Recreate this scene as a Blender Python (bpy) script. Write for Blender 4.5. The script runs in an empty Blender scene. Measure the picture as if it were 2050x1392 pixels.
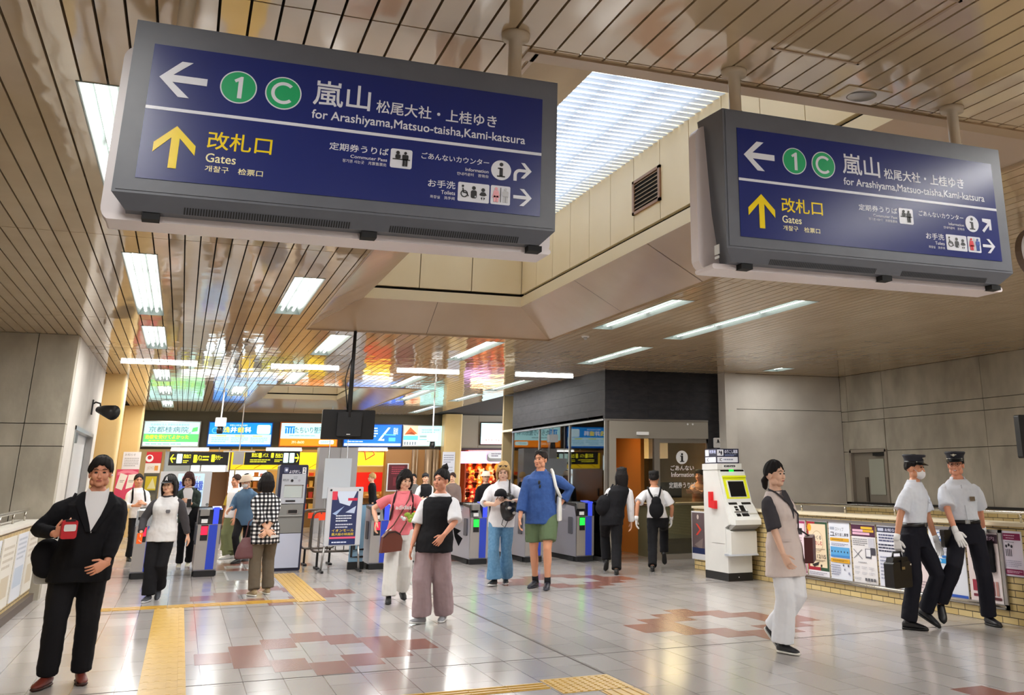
import bpy, math, random
from mathutils import Vector, Matrix, noise
V3 = Vector
PI = math.pi
random.seed(7)
sc = bpy.context.scene
col = sc.collection

# ------------------------------------------------------------ camera
EYE = 1.52
F_PX, PPX, PPY = 2000.59, 1271.06, 325.73
YAW, PITCH, ROLL = 0.410279, 0.303472, -0.0063529
_cy, _sy, _cp, _sp = math.cos(YAW), math.sin(YAW), math.cos(PITCH), math.sin(PITCH)
FWD = V3((_sy*_cp, _cy*_cp, _sp))
_r = V3((_cy, -_sy, 0)); _u = _r.cross(FWD)
RGT = _r*math.cos(ROLL) + _u*math.sin(ROLL)
UPV = -_r*math.sin(ROLL) + _u*math.cos(ROLL)
CAM = V3((0, 0, EYE))
cd = bpy.data.cameras.new('camera')
cam = bpy.data.objects.new('camera', cd)
col.objects.link(cam)
cd.sensor_fit = 'HORIZONTAL'; cd.sensor_width = 36.0
cd.lens = F_PX/2050*36.0
cd.shift_x = -(PPX-1025)/2050
cd.shift_y = -(696-PPY)/2050
cd.clip_start = 0.05; cd.clip_end = 200
cam.matrix_world = Matrix((( RGT.x, UPV.x, -FWD.x, 0), (RGT.y, UPV.y, -FWD.y, 0), (RGT.z, UPV.z, -FWD.z, EYE), (0, 0, 0, 1)))
sc.camera = cam
# ------------------------------------------------------------ world, exposure, render look
wd = bpy.data.worlds.new('daylight'); sc.world = wd; wd.use_nodes = True
bg = wd.node_tree.nodes['Background']
bg.inputs[0].default_value = (0.86, 0.93, 1.0, 1); bg.inputs[1].default_value = 2.8
TUBE = 5.0             # brightness of the fluorescent tubes
LAMP = 39.0            # light thrown down by each square metre of fixture, in watts
sc.view_settings.view_transform = 'Standard'; sc.view_settings.look = 'None'
sc.view_settings.exposure = 0.95; sc.view_settings.gamma = 1.0
sc.view_settings.use_curve_mapping = False
cy = sc.cycles
cy.max_bounces = 6; cy.diffuse_bounces = 4; cy.glossy_bounces = 3; cy.transmission_bounces = 4
cy.transparent_max_bounces = 8; cy.caustics_reflective = False; cy.caustics_refractive = False
cy.sample_clamp_indirect = 4.0; cy.use_denoising = True
cy.use_adaptive_sampling = True; cy.adaptive_threshold = 0.02

# ------------------------------------------------------------ places: a pixel of the photograph met with a plane of the hall
def ray(px, py): return FWD + RGT*((px-PPX)/F_PX) - UPV*((py-PPY)/F_PX)
def onz(px, py, z=0.0):
    d = ray(px, py); return CAM + d*((z-EYE)/d.z)
def ony(px, py, y):
    d = ray(px, py); return CAM + d*(y/d.y)
def onx(px, py, x):
    d = ray(px, py); return CAM + d*(x/d.x)
def boxy(x0, y0, x1, y1, Y):          # left, top, right, bottom pixels -> X0, X1, Z0, Z1 on the plane Y
    a = ony(x0, (y0+y1)/2, Y); b = ony(x1, (y0+y1)/2, Y); m = (x0+x1)/2
    return a.x, b.x, ony(m, y1, Y).z, ony(m, y0, Y).z

# ------------------------------------------------------------ materials
def lin(c):
    return tuple(((v/255/12.92) if v/255 <= 0.04045 else ((v/255+0.055)/1.055)**2.4) for v in c)
_m = {}
def mat(name, rgb=(128, 128, 128), rough=0.6, metal=0.0, emit=0.0, spec=0.5, coat=0.0):
    if name in _m: return _m[name]
    m = bpy.data.materials.new(name); m.use_nodes = True
    b = m.node_tree.nodes['Principled BSDF']; c = lin(rgb)
    b.inputs['Base Color'].default_value = (*c, 1); b.inputs['Roughness'].default_value = rough
    b.inputs['Metallic'].default_value = metal; b.inputs['Specular IOR Level'].default_value = spec
    b.inputs['Coat Weight'].default_value = coat
    if emit:
        b.inputs['Emission Color'].default_value = (*c, 1); b.inputs['Emission Strength'].default_value = emit
    m.diffuse_color = (*c, 1)
    _m[name] = m; return m
def nodes(m): return m.node_tree.nodes, m.node_tree.links, m.node_tree.nodes['Principled BSDF']
def noise_mat(name, c1, c2, scale=4, rough=0.6, bump=0.0, detail=6, spec=0.5, bscale=None, stretch=(1, 1, 1)):
    m = mat(name, c1, rough, spec=spec); n, l, b = nodes(m)
    tc = n.new('ShaderNodeTexCoord'); mp = n.new('ShaderNodeMapping'); mp.inputs['Scale'].default_value = stretch
    l.new(tc.outputs['Object'], mp.inputs[0])
    t = n.new('ShaderNodeTexNoise'); t.inputs['Scale'].default_value = scale; t.inputs['Detail'].default_value = detail
    l.new(mp.outputs[0], t.inputs[0])
    r = n.new('ShaderNodeValToRGB'); r.color_ramp.elements[0].position = 0.35; r.color_ramp.elements[1].position = 0.68
    r.color_ramp.elements[0].color = (*lin(c1), 1); r.color_ramp.elements[1].color = (*lin(c2), 1)
    l.new(t.outputs[0], r.inputs[0]); l.new(r.outputs[0], b.inputs['Base Color'])
    if bump:
        t2 = n.new('ShaderNodeTexNoise'); t2.inputs['Scale'].default_value = bscale or scale*6; l.new(mp.outputs[0], t2.inputs[0])
        bp = n.new('ShaderNodeBump'); bp.inputs['Strength'].default_value = bump; bp.inputs['Distance'].default_value = 0.02
        l.new(t2.outputs[0], bp.inputs['Height']); l.new(bp.outputs[0], b.inputs['Normal'])
    return m

# ceiling: glossy enamelled aluminium strips, gently dented
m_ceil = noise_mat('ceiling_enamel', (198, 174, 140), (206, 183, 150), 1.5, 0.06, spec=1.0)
n, l, b = nodes(m_ceil); b.inputs['IOR'].default_value = 1.85
tc = n.new('ShaderNodeTexCoord'); mp = n.new('ShaderNodeMapping'); mp.inputs['Scale'].default_value = (1.6, 1.0, 1)
l.new(tc.outputs['Object'], mp.inputs[0])
t = n.new('ShaderNodeTexNoise'); t.inputs['Scale'].default_value = 1.7; t.inputs['Detail'].default_value = 2.0
l.new(mp.outputs[0], t.inputs[0])
bp = n.new('ShaderNodeBump'); bp.inputs['Strength'].default_value = 0.24; bp.inputs['Distance'].default_value = 0.02
l.new(t.outputs[0], bp.inputs['Height']); l.new(bp.outputs[0], b.inputs['Normal'])
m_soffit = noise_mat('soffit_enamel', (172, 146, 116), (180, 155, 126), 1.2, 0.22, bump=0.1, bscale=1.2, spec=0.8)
m_dark = mat('void_dark', (14, 12, 10), 0.9)
m_gap = mat('gap_dark', (34, 26, 18), 0.9)
m_well = noise_mat('well_panel', (232, 210, 166), (238, 218, 178), 1.0, 0.5)
m_trim = mat('well_trim', (232, 214, 176), 0.45)
m_conc = noise_mat('concrete', (158, 151, 137), (188, 181, 165), 2.2, 0.85, bump=0.15, detail=8, stretch=(1, 1, 0.6))
m_concw = noise_mat('painted_concrete', (196, 190, 182), (212, 207, 198), 1.4, 0.75, bump=0.08)
m_white = mat('white_paint', (226, 226, 226), 0.45)
m_tube = mat('tube_light', (250, 249, 244), 0.4, emit=TUBE)
m_refl = mat('reflector_grey', (136, 148, 145), 0.35)
m_steel = mat('brushed_steel', (170, 168, 166), 0.3, 0.9)
m_chrome = mat('polished_steel', (205, 200, 190), 0.2, 1.0)
m_black = mat('black_plastic', (18, 18, 20), 0.4)
m_rubber = mat('black_rubber', (24, 24, 26), 0.8)
m_darkpanel = noise_mat('dark_cladding', (38, 38, 42), (50, 49, 52), 5, 0.6, bump=0.12, spec=.2, stretch=(1, 1, 3))
m_cream = noise_mat('cream_column', (214, 182, 122), (222, 192, 134), 1.5, 0.35, spec=0.5)
m_glass = bpy.data.materials.new('shop_glass'); m_glass.use_nodes = True
n = m_glass.node_tree.nodes; l = m_glass.node_tree.links; n.remove(n['Principled BSDF'])
gt = n.new('ShaderNodeBsdfTransparent'); gt.inputs[0].default_value = (0.90, 0.93, 0.91, 1)
gg = n.new('ShaderNodeBsdfGlossy'); gg.inputs['Roughness'].default_value = 0.02
fr = n.new('ShaderNodeFresnel'); fr.inputs[0].default_value = 1.75
mx = n.new('ShaderNodeMixShader'); l.new(fr.outputs[0], mx.inputs[0]); l.new(gt.outputs[0], mx.inputs[1]); l.new(gg.outputs[0], mx.inputs[2])
l.new(mx.outputs[0], n['Material Output'].inputs[0])

def brick_mat(name, axis, c1, c2, mortar, bw=0.23, bh=0.068):
    m = mat(name, c1, 0.45); n, l, b = nodes(m)
    tc = n.new('ShaderNodeTexCoord'); sp = n.new('ShaderNodeSeparateXYZ'); cb = n.new('ShaderNodeCombineXYZ')
    l.new(tc.outputs['Object'], sp.inputs[0]); l.new(sp.outputs[axis], cb.inputs[0]); l.new(sp.outputs[2], cb.inputs[1])
    t = n.new('ShaderNodeTexBrick'); l.new(cb.outputs[0], t.inputs[0])
    t.inputs['Color1'].default_value = (*lin(c1), 1); t.inputs['Color2'].default_value = (*lin(c2), 1); t.inputs['Mortar'].default_value = (*lin(mortar), 1)
    t.inputs['Scale'].default_value = 1.0; t.inputs['Mortar Size'].default_value = 0.005; t.inputs['Bias'].default_value = -0.2
    t.inputs['Brick Width'].default_value = bw; t.inputs['Row Height'].default_value = bh
    l.new(t.outputs[0], b.inputs['Base Color'])
    bp = n.new('ShaderNodeBump'); bp.inputs['Strength'].default_value = 0.6; bp.inputs['Distance'].default_value = 0.006; bp.invert = True
    l.new(t.outputs['Fac'], bp.inputs['Height']); l.new(bp.outputs[0], b.inputs['Normal'])
    return m
m_brick = brick_mat('glazed_brick_side', 1, (206, 180, 120), (222, 200, 146), (70, 56, 36))
m_brickf = brick_mat('glazed_brick_front', 0, (206, 180, 120), (222, 200, 146), (70, 56, 36))

# floor: speckled grey slabs, 30 cm wide, laid in staggered rows
m_floor = mat('floor_slabs', (172, 166, 164), 0.2, spec=0.55); n, l, b = nodes(m_floor)
tc = n.new('ShaderNodeTexCoord'); mp = n.new('ShaderNodeMapping'); l.new(tc.outputs['Object'], mp.inputs[0])
mp.inputs['Rotation'].default_value = (0, 0, PI/2); mp.inputs['Location'].default_value = (0.09, 0.28, 0)
t = n.new('ShaderNodeTexBrick'); l.new(mp.outputs[0], t.inputs[0])
t.inputs['Color1'].default_value = (*lin((178, 173, 170)), 1); t.inputs['Color2'].default_value = (*lin((164, 159, 156)), 1)
t.inputs['Mortar'].default_value = (*lin((120, 113, 110)), 1)
t.inputs['Scale'].default_value = 1; t.inputs['Brick Width'].default_value = 0.719; t.inputs['Row Height'].default_value = 0.3; t.inputs['Mortar Size'].default_value = 0.004
t.offset = 0.5
nz = n.new('ShaderNodeTexNoise'); nz.inputs['Scale'].default_value = 240; nz.inputs['Detail'].default_value = 2; l.new(tc.outputs['Object'], nz.inputs[0])
nl = n.new('ShaderNodeTexNoise'); nl.inputs['Scale'].default_value = 0.7; l.new(tc.outputs['Object'], nl.inputs[0])
mm = n.new('ShaderNodeMix'); mm.data_type = 'RGBA'; mm.blend_type = 'OVERLAY'; mm.inputs[0].default_value = 0.35
l.new(t.outputs[0], mm.inputs[6]); l.new(nz.outputs[1], mm.inputs[7])
l.new(mm.outputs[2], b.inputs['Base Color'])
mr = n.new('ShaderNodeMapRange'); mr.inputs[3].default_value = 0.10; mr.inputs[4].default_value = 0.24; l.new(nl.outputs[0], mr.inputs[0]); l.new(mr.outputs[0], b.inputs['Roughness'])
m_floor_red = noise_mat('floor_red_slab', (128, 84, 74), (140, 96, 84), 60, 0.22)
m_tactile = noise_mat('tactile_yellow', (190, 150, 58), (204, 166, 74), 12, 0.35)
m_joint = mat('floor_joint', (70, 62, 58), 0.8)

# ------------------------------------------------------------ mesh helpers
class MB:
    def __init__(s): s.v = []; s.f = []; s.m = []
    def add(s, vs, fs, mi=0):
        o = len(s.v); s.v += [tuple(p) for p in vs]; s.f += [[i+o for i in f] for f in fs]; s.m += [mi]*len(fs); return s
    def box(s, x0, x1, y0, y1, z0, z1, mi=0):
        return s.add([(x0, y0, z0), (x1, y0, z0), (x1, y1, z0), (x0, y1, z0), (x0, y0, z1), (x1, y0, z1), (x1, y1, z1), (x0, y1, z1)],
                     [(0, 3, 2, 1), (4, 5, 6, 7), (0, 1, 5, 4), (1, 2, 6, 5), (2, 3, 7, 6), (3, 0, 4, 7)], mi)
    def prism(s, poly, a, b, mi=0, axis='y'):       # poly in (x,z) pulled along y, or (y,z) along x, or (x,y) along z
        n = len(poly); ar = sum(poly[i][0]*poly[(i+1) % n][1]-poly[(i+1) % n][0]*poly[i][1] for i in range(n))
        if ar < 0: poly = poly[::-1]
        P = {'y': lambda p, t: (p[0], t, p[1]), 'x': lambda p, t: (t, p[0], p[1]), 'z': lambda p, t: (p[0], p[1], t)}[axis]
        vs = [P(p, a) for p in poly] + [P(p, b) for p in poly]
        fs = [list(range(n)), list(range(2*n-1, n-1, -1))] + [[i, i+n, (i+1) % n+n, (i+1) % n] for i in range(n)]
        if (axis == 'y') == (a > b): fs = [f[::-1] for f in fs]
        if axis == 'x' : fs = [f[::-1] for f in fs] if a < b else fs
        if axis == 'z': fs = [f[::-1] for f in fs] if a < b else fs
        return s.add(vs, fs, mi)
    def rrect(s, x0, x1, z0, z1, y0, y1, r, mi=0, k=5):
        return s.prism(rrpoly(x0, x1, z0, z1, r, k), y0, y1, mi)
    def disc(s, cx, cz, r, y0, y1, mi=0, k=28, rz=None):
        return s.prism([(cx+r*math.cos(2*PI*i/k), cz+(rz or r)*math.sin(2*PI*i/k)) for i in range(k)], y0, y1, mi)
    def ringd(s, cx, cz, r0, r1, y0, y1, mi=0, k=36):
        vs = []
        for y in (y0, y1):
            for r in (r0, r1): vs += [(cx+r*math.cos(2*PI*i/k), y, cz+r*math.sin(2*PI*i/k)) for i in range(k)]
        fs = []
        for i in range(k):
            j = (i+1) % k
            fs += [(i, j, k+j, k+i), (2*k+j, 2*k+i, 3*k+i, 3*k+j), (k+i, k+j, 3*k+j, 3*k+i), (j, i, 2*k+i, 2*k+j)]
        return s.add(vs, fs, mi)
    def loft(s, rings, mi=0, seg=14):               # ring = (centre, side, other, r_side, r_other)
        vs = []
        for c, u, w, a, b in rings:
            vs += [V3(c)+u*(a*math.cos(2*PI*i/seg))+w*(b*math.sin(2*PI*i/seg)) for i in range(seg)]
        fs = []
        for k in range(len(rings)-1):
            for i in range(seg):
                j = (i+1) % seg; fs.append((k*seg+i, k*seg+j, (k+1)*seg+j, (k+1)*seg+i))
        fs.append(list(range(seg))[::-1]); e = (len(rings)-1)*seg; fs.append([e+i for i in range(seg)])
        return s.add(vs, fs, mi)
    def tube(s, pts, r, seg=8, mi=0, closed=False):
        pts = [V3(p) for p in pts]; n = len(pts); rr = r if isinstance(r, (list, tuple)) else [r]*n
        u = None; rings = []
        for i, p in enumerate(pts):
            a = pts[(i-1) % n] if (closed or i) else p; b2 = pts[(i+1) % n] if (closed or i < n-1) else p
            d = (b2-a).normalized()
            if u is None: u = d.orthogonal().normalized()
            u = (u-d*u.dot(d)); u = u.normalized() if u.length > 1e-6 else d.orthogonal().normalized()
            rings.append((p, u, d.cross(u), rr[i], rr[i]))
        if closed: rings.append(rings[0])
        return s.loft(rings, mi, seg)
    def ell(s, c, r, seg=14, rn=9, mi=0, rot=None):
        c = V3(c); r = (r, r, r) if isinstance(r, (int, float)) else r; vs = []
        for i in range(1, rn):
            ph = PI*i/rn
            for j in range(seg):
                a = 2*PI*j/seg; vs.append(V3((r[0]*math.sin(ph)*math.cos(a), r[1]*math.sin(ph)*math.sin(a), r[2]*math.cos(ph))))
        vs += [V3((0, 0, r[2])), V3((0, 0, -r[2]))]
        if rot: vs = [rot @ p for p in vs]
        fs = []
        for i in range(rn-2):
            for j in range(seg): k = (j+1) % seg; fs.append((i*seg+j, (i+1)*seg+j, (i+1)*seg+k, i*seg+k))
        t, bt = len(vs)-2, len(vs)-1
        for j in range(seg): k = (j+1) % seg; fs += [(t, j, k), (bt, (rn-2)*seg+k, (rn-2)*seg+j)]
        return s.add([c+p for p in vs], fs, mi)
    def lathe(s, c, prof, seg=20, mi=0):            # prof: (radius, z) from the bottom up
        X, Y = V3((1, 0, 0)), V3((0, 1, 0))
        return s.loft([(V3(c)+V3((0, 0, z)), X, Y, max(r, 1e-4), max(r, 1e-4)) for r, z in prof], mi, seg)
    def mesh(s, name, mats, smooth=False):
        me = bpy.data.meshes.new(name); me.from_pydata(s.v, [], s.f)
        for m in mats: me.materials.append(m)
        if len(mats) > 1: me.polygons.foreach_set('material_index', s.m)
        if smooth: me.polygons.foreach_set('use_smooth', [True]*len(me.polygons))
        me.validate(); me.update(); return me
    def build(s, name, mats, parent=None, smooth=False):
        mats = mats if isinstance(mats, (list, tuple)) else [mats]
        o = bpy.data.objects.new(name, s.mesh(name, mats, smooth)); col.objects.link(o)
        if parent: o.parent = parent
        return o
def rrpoly(x0, x1, z0, z1, r, k=5):
    p = []
    for cx, cz, a in ((x1-r, z1-r, 0), (x0+r, z1-r, 90), (x0+r, z0+r, 180), (x1-r, z0+r, 270)):
        p += [(cx+r*math.cos(math.radians(a+90*i/k)), cz+r*math.sin(math.radians(a+90*i/k))) for i in range(k+1)]
    return p
def tag(o, label, cat, group=None, kind=None):
    o['label'] = label; o['category'] = cat
    if group: o['group'] = group
    o['kind'] = kind or 'thing'
    return o
def thing(name, label, cat, loc=(0, 0, 0), rz=0.0, group=None):
    o = bpy.data.objects.new(name, None); col.objects.link(o); o.empty_display_size = 0.1
    o.location = loc; o.rotation_euler = (0, 0, rz); return tag(o, label, cat, group)
def struct(name, mb, mats, parent=None, smooth=False, label=None, cat=None):
    o = mb.build(name, mats, parent, smooth); o['kind'] = 'structure'
    if label: o['label'] = label
    if cat: o['category'] = cat
    return o
def sub(name, mb, mats, parent, smooth=False): return mb.build(name, mats, parent, smooth)

# lettering: outlines of the built-in font, fitted into a box and laid on a surface that faces -y
_tx = {}
def glyphs(s, bold):
    k = (s, bold)
    if k not in _tx:
        cu = bpy.data.curves.new('t', 'FONT'); cu.body = s; cu.resolution_u = 3; cu.offset = bold
        o = bpy.data.objects.new('t', cu); col.objects.link(o)
        me = bpy.data.meshes.new_from_object(o.evaluated_get(bpy.context.evaluated_depsgraph_get()))
        vs = [v.co.copy() for v in me.vertices]; fs = [list(p.vertices) for p in me.polygons]
        bpy.data.objects.remove(o); bpy.data.curves.remove(cu); bpy.data.meshes.remove(me)
        x0 = min(v.x for v in vs); x1 = max(v.x for v in vs); y0 = min(v.y for v in vs); y1 = max(v.y for v in vs)
        _tx[k] = ([((v.x-x0)/(x1-x0), (v.y-y0)/(y1-y0)) for v in vs], fs, (x1-x0)/(y1-y0))
    return _tx[k]
def text(mb, s, x0, x1, z0, z1, y, mi=0, bold=0.0):
    vs, fs, _ = glyphs(s, 0.0); d = bold*.9*(z1-z0)       # heavier strokes: the outline laid down again, shifted a hair
    for k, (a, b) in enumerate(((0, 0),) if not bold else ((-d, -d), (d, -d), (-d, d), (d, d), (0, 0))):
        mb.add([(x0+u*(x1-x0)+a, y-k*.0001, z0+w*(z1-z0)+b) for u, w in vs], fs, mi)
def textc(mb, s, cx, cz, h, y, mi=0, bold=0.0, maxw=None):     # centred, natural width
    w = glyphs(s, 0.0)[2]*h
    if maxw: w = min(w, maxw)
    text(mb, s, cx-w/2, cx+w/2, cz-h/2, cz+h/2, y, mi, bold)
ARROW = [(0, .5), (.43, 1), (.66, 1), (.28, .6), (1, .6), (1, .4), (.28, .4), (.66, 0), (.43, 0)]
def arrow(mb, x0, x1, z0, z1, y, d='l', mi=0, t=0.002):
    f = {'l': lambda u, w: (u, w), 'r': lambda u, w: (1-u, w), 'u': lambda u, w: (w, 1-u)}[d]
    mb.prism([(x0+f(u, w)[0]*(x1-x0), z0+f(u, w)[1]*(z1-z0)) for u, w in ARROW], y, y-t, mi)
def figure(mb, cx, z0, z1, y, mi, kind='man'):                  # pictogram of a standing person
    h = z1-z0; w = h*.2
    mb.disc(cx, z1-h*.1, h*.095, y, y-.002, mi, 14)
    if kind == 'woman': mb.prism([(cx-w*.75, z1-h*.22), (cx+w*.75, z1-h*.22), (cx+w*1.25, z0+h*.3), (cx-w*1.25, z0+h*.3)], y, y-.002, mi)
    else: mb.rrect(cx-w, cx+w, z0+h*.4, z1-h*.22, y, y-.002, w*.35, mi, 3)
    for s in (-1, 1): mb.box(cx+s*w*.45-w*.35, cx+s*w*.45+w*.35, y-.002, y, z0, z0+h*.42, mi)
def counter_icon(mb, x0, x1, z0, z1, y, mi):                    # clerk and customer across a counter
    w, h = x1-x0, z1-z0
    figure(mb, x0+w*.68, z0+h*.12, z0+h*.88, y, mi)
    mb.disc(x0+w*.33, z0+h*.80, w*.085, y, y-.002, mi, 14); mb.rrect(x0+w*.22, x0+w*.46, z0+h*.5, z0+h*.7, y, y-.002, w*.05, mi, 3)
    mb.box(x0+w*.1, x0+w*.9, y-.002, y, z0+h*.44, z0+h*.48, mi)
# ============================================================ THE HALL
ZC = 3.47
# ---------------- floor
fl = MB(); fl.box(-8, 13.5, -7, 44, -0.2, 0.0)
floor = struct('floor', fl, m_floor)
red = MB(); PX0, PYD = 0.28, 5.03
CELLS = [(0, 10.13, 10.72), (1, 9.94, 11.06), (2, 10.87, 11.41), (2, 9.77, 10.34), (3, 11.22, 11.76), (3, 9.16, 10.16),
         (4, 11.02, 11.55), (4, 9.95, 10.52), (5, 10.22, 11.36), (6, 10.56, 11.04)]
# (rows measured against the slab joints)
CELLS = []
for c, (tx, ty), (bx, by) in [(0, (421.9, 1308.9), (425.7, 1330.4)), (1, (489, 1293.6), (506.9, 1336.8)), (2, (552.5, 1279.9), (566.5, 1298.7)),
        (2, (575.3, 1320.5), (590.6, 1343.4)), (3, (608.3, 1267.8), (623.6, 1285)), (3, (654, 1325.6), (675.6, 1349.5)), (4, (676.8, 1271.6), (692, 1289.3)),
        (4, (714.9, 1309.9), (737.7, 1332.2)), (5, (747.9, 1275.4), (796, 1315.5)), (6, (821.4, 1281), (849.3, 1299.5))]:
    CELLS.append((c, max(onz(bx, by).y, 9.16), onz(tx, ty).y))
for ox, oy in ((0, 0), (4.2, 0), (0, PYD), (4.2, PYD), (4.2, -PYD), (8.4, 0), (0, 2*PYD), (4.2, 2*PYD)):
    for c, y0, y1 in CELLS:
        x = PX0+ox+.3*c
        if x+.3 < 8.1: red.box(x+.002, x+.298, y0+oy, y1+oy, -0.01, 0.0012)
struct('floor_red_slabs', red, m_floor_red, floor)
jt = MB()
for k in range(-2, 5): jt.box(-1.62, 8.18, 9.157+k*PYD-.006, 9.157+k*PYD+.006, -.01, .0016)
jt.box(3.285, 3.303, -6, 34, -.01, .0016)
struct('floor_joint', jt, m_joint, floor)

# tactile guide paths: yellow tiles with raised bars or dots
def tactile(name, label, x0, x1, y0, y1, bars='y', group='yellow tactile guide paths'):
    t = thing(name, label, 'tactile paving', ((x0+x1)/2, (y0+y1)/2, 0), 0, group)
    hx, hy = (x1-x0)/2, (y1-y0)/2
    mb = MB(); L = (2*hy if bars == 'y' else 2*hx); nt = max(1, round(L/.3)); st = L/nt
    for k in range(nt):
        a, e = -L/2+k*st+.002, -L/2+(k+1)*st-.002
        (mb.box(-hx, hx, a, e, -.01, .003) if bars != 'x' else mb.box(a, e, -hy, hy, -.01, .003))
    sub('tile_base', mb, m_tactile, t)
    rb = MB()
    if bars == 'dot':
        for i in range(int(2*hx/.06)):
            for j in range(int(2*hy/.06)): rb.lathe((-hx+.03+i*.06, -hy+.03+j*.06, .003), [(.014, 0), (.011, .005)], 8)
    else:
        w = hx if bars == 'y' else hy; nb = max(2, round(2*w/.075))
        for i in range(nb):
            c = -w+(i+.5)*2*w/nb
            for k in range(nt):
                a, e = -L/2+k*st+.004, -L/2+(k+1)*st-.004
                (rb.box(c-.017, c+.017, a, e, .003, .008) if bars == 'y' else rb.box(a, e, c-.017, c+.017, .003, .008))
    sub('bar_pattern' if bars != 'dot' else 'dot_pattern', rb, m_tactile, t)
    return t
tactile('tactile_strip', 'yellow tactile strip running from the foreground beside the man in the suit', -.12, .21, 5.0, 14.45)
tactile('tactile_strip', 'yellow tactile strip running crosswise under the woman in the checked shirt', -.9, 1.55, 14.5, 14.8, 'x')
tactile('tactile_strip', 'yellow tactile strip leading up to the numbered intercom machine', 1.55, 1.9, 14.45, 18.7)
tactile('tactile_strip', 'narrow yellow tactile strip crossing the nearest floor at the bottom edge', .6, 2.72, 7.88, 8.12, 'x')
tactile('tactile_block', 'yellow dotted tactile block where two foreground strips meet', 2.74, 3.3, 7.66, 8.24, 'dot')
tactile('tactile_strip', 'short yellow tactile strip leaving the dotted block toward the viewer', 3.02, 3.3, 4.6, 7.64)

t = thing('floor_plate', 'dark grey steel rimmed floor plate between a ticket gate and the intercom machine', 'floor plate', (1.08, 18.7, 0)); sub('plate', MB().box(-.22, .22, -.8, .8, -.01, .003), mat('plate_grey', (96, 94, 94), .35), t); sub('rim', MB().box(.22, .25, -.83, .83, -.01, .004).box(-.25, -.22, -.83, .83, -.01, .004).box(-.22, .22, -.83, -.8, -.01, .004).box(-.22, .22, .8, .83, -.01, .004), m_steel, t)
# ---------------- light fixtures (recessed troughs) - places in the ceiling
FIX = [(-.73, -.43, 5.5, 8.1, 2), (-.73, -.43, 9.93, 13.83, 3), (-.73, -.43, 14.89, 17.55, 2), (-.73, -.43, 20.95, 23.6, 2), (-.73, -.43, 24.87, 27.6, 2), (-.73, -.43, 29.6, 32.4, 2),
       (.82, 1.13, 10.58, 13.15, 2), (1.72, 2.03, 14.9, 17.55, 2), (1.73, 2.04, 20.7, 23.5, 2), (.83, 1.13, 24.4, 27.2, 2),
       (4.0, 4.3, 14.87, 17.55, 2), (4.08, 4.38, 20.65, 23.6, 2), (6.38, 6.68, 20.85, 23.75, 2), (6.38, 6.68, 24.75, 27.5, 2), (5.0, 5.3, 24.0, 27.6, 2), (6.38, 6.68, 29.5, 33, 2),
       (4.99, 5.29, 10.42, 13.0, 2), (6.36, 6.68, 9.92, 13.63, 3), (6.36, 6.68, 14.66, 17.35, 2), (10.25, 10.6, 16.7, 17.35, 1),
       (1.0, 1.3, -4.5, -1.9, 2), (4.0, 4.3, -4.5, -1.9, 2), (2.4, 2.7, -.6, 2.0, 2), (4.6, 4.9, .8, 3.4, 2), (-.73, -.43, .3, 2.9, 2), (8.0, 8.3, 1.0, 3.6, 2), (9.9, 10.2, 8.0, 9.2, 1), (6.4, 6.7, 1.6, 5.2, 3), (8.5, 8.8, 3.8, 6.6, 2)]  # all out of view; last two troughs added to brighten the right side
LABF = {0: 'bright recessed light trough half hidden behind the larger hanging sign', 1: 'long recessed light trough with three tube pairs left of the hanging monitor',
        2: 'recessed light trough just above the bare crosswise tube at far left', 6: 'recessed light trough below the bottom edge of the larger hanging sign',
        7: 'recessed light trough beside the ceiling rod of the hanging monitor', 10: 'recessed light trough below the far edge of the skylight opening',
        16: 'slim recessed light right beside the sloping skylight surround', 17: 'longest slim recessed light below the smaller hanging sign',
        18: 'slim recessed light in front of the dark clad booth', 19: 'small ceiling light above the pale concrete corner wall'}
LABFAR = ['first', 'second', 'third', 'fourth', 'fifth', 'sixth', 'seventh', 'eighth', 'ninth', 'tenth', 'eleventh']
# ---------------- ceiling of enamelled strips, cut round the openings
W1 = (1.33, 4.86, 4.25, 14.45); W2 = (1.33, 4.86, 23.8, 34.0)
CUT = [W1, W2, (7.27, 13.5, 18.2, 45), (-8, -1.55, 16.25, 45)] + [f[:4] for f in FIX]
SLOTS = [4.2, 9.23, 14.28, 17.6, 20.7, 24.2, 29.2, 34.2]
ce = MB()
def cut(rects, c):
    out = []
    for x0, x1, y0, y1 in rects:
        if c[0] >= x1 or c[1] <= x0 or c[2] >= y1 or c[3] <= y0: out.append((x0, x1, y0, y1)); continue
        if y0 < c[2]: out.append((x0, x1, y0, c[2]))
        if y1 > c[3]: out.append((x0, x1, c[3], y1))
        a, e = max(y0, c[2]), min(y1, c[3])
        if x0 < c[0]: out.append((x0, c[0], a, e))
        if x1 > c[1]: out.append((c[1], x1, a, e))
    return out
YS = [-6.9, -.83] + SLOTS + [44]
x = -8.0+.046
rnd = random.Random(3)
while x < 13.4:
    for k in range(len(YS)-1):
        wide = .02 if YS[k] in (17.6, 20.7) else .006
        w2 = .02 if YS[k+1] in (17.6, 20.7) else .006
        rs = [(x+.006, x+.119, YS[k]+wide, YS[k+1]-w2)]
        for c in CUT: rs = cut(rs, c)
        t = rnd.uniform(-.0007, .0007)
        for a, e, p, q in rs:
            if e-a < .004 or q-p < .01: continue
            z0, z1 = ZC-t, ZC+t
            ce.add([(a, p, z0), (e, p, z1), (e, q, z1), (a, q, z0), (a, p, ZC+.03), (e, p, ZC+.03), (e, q, ZC+.03), (a, q, ZC+.03)],
                   [(0, 3, 2, 1), (0, 1, 5, 4), (1, 2, 6, 5), (2, 3, 7, 6), (3, 0, 4, 7)])
    x += .125
ceiling = struct('ceiling', ce, m_ceil)
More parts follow.
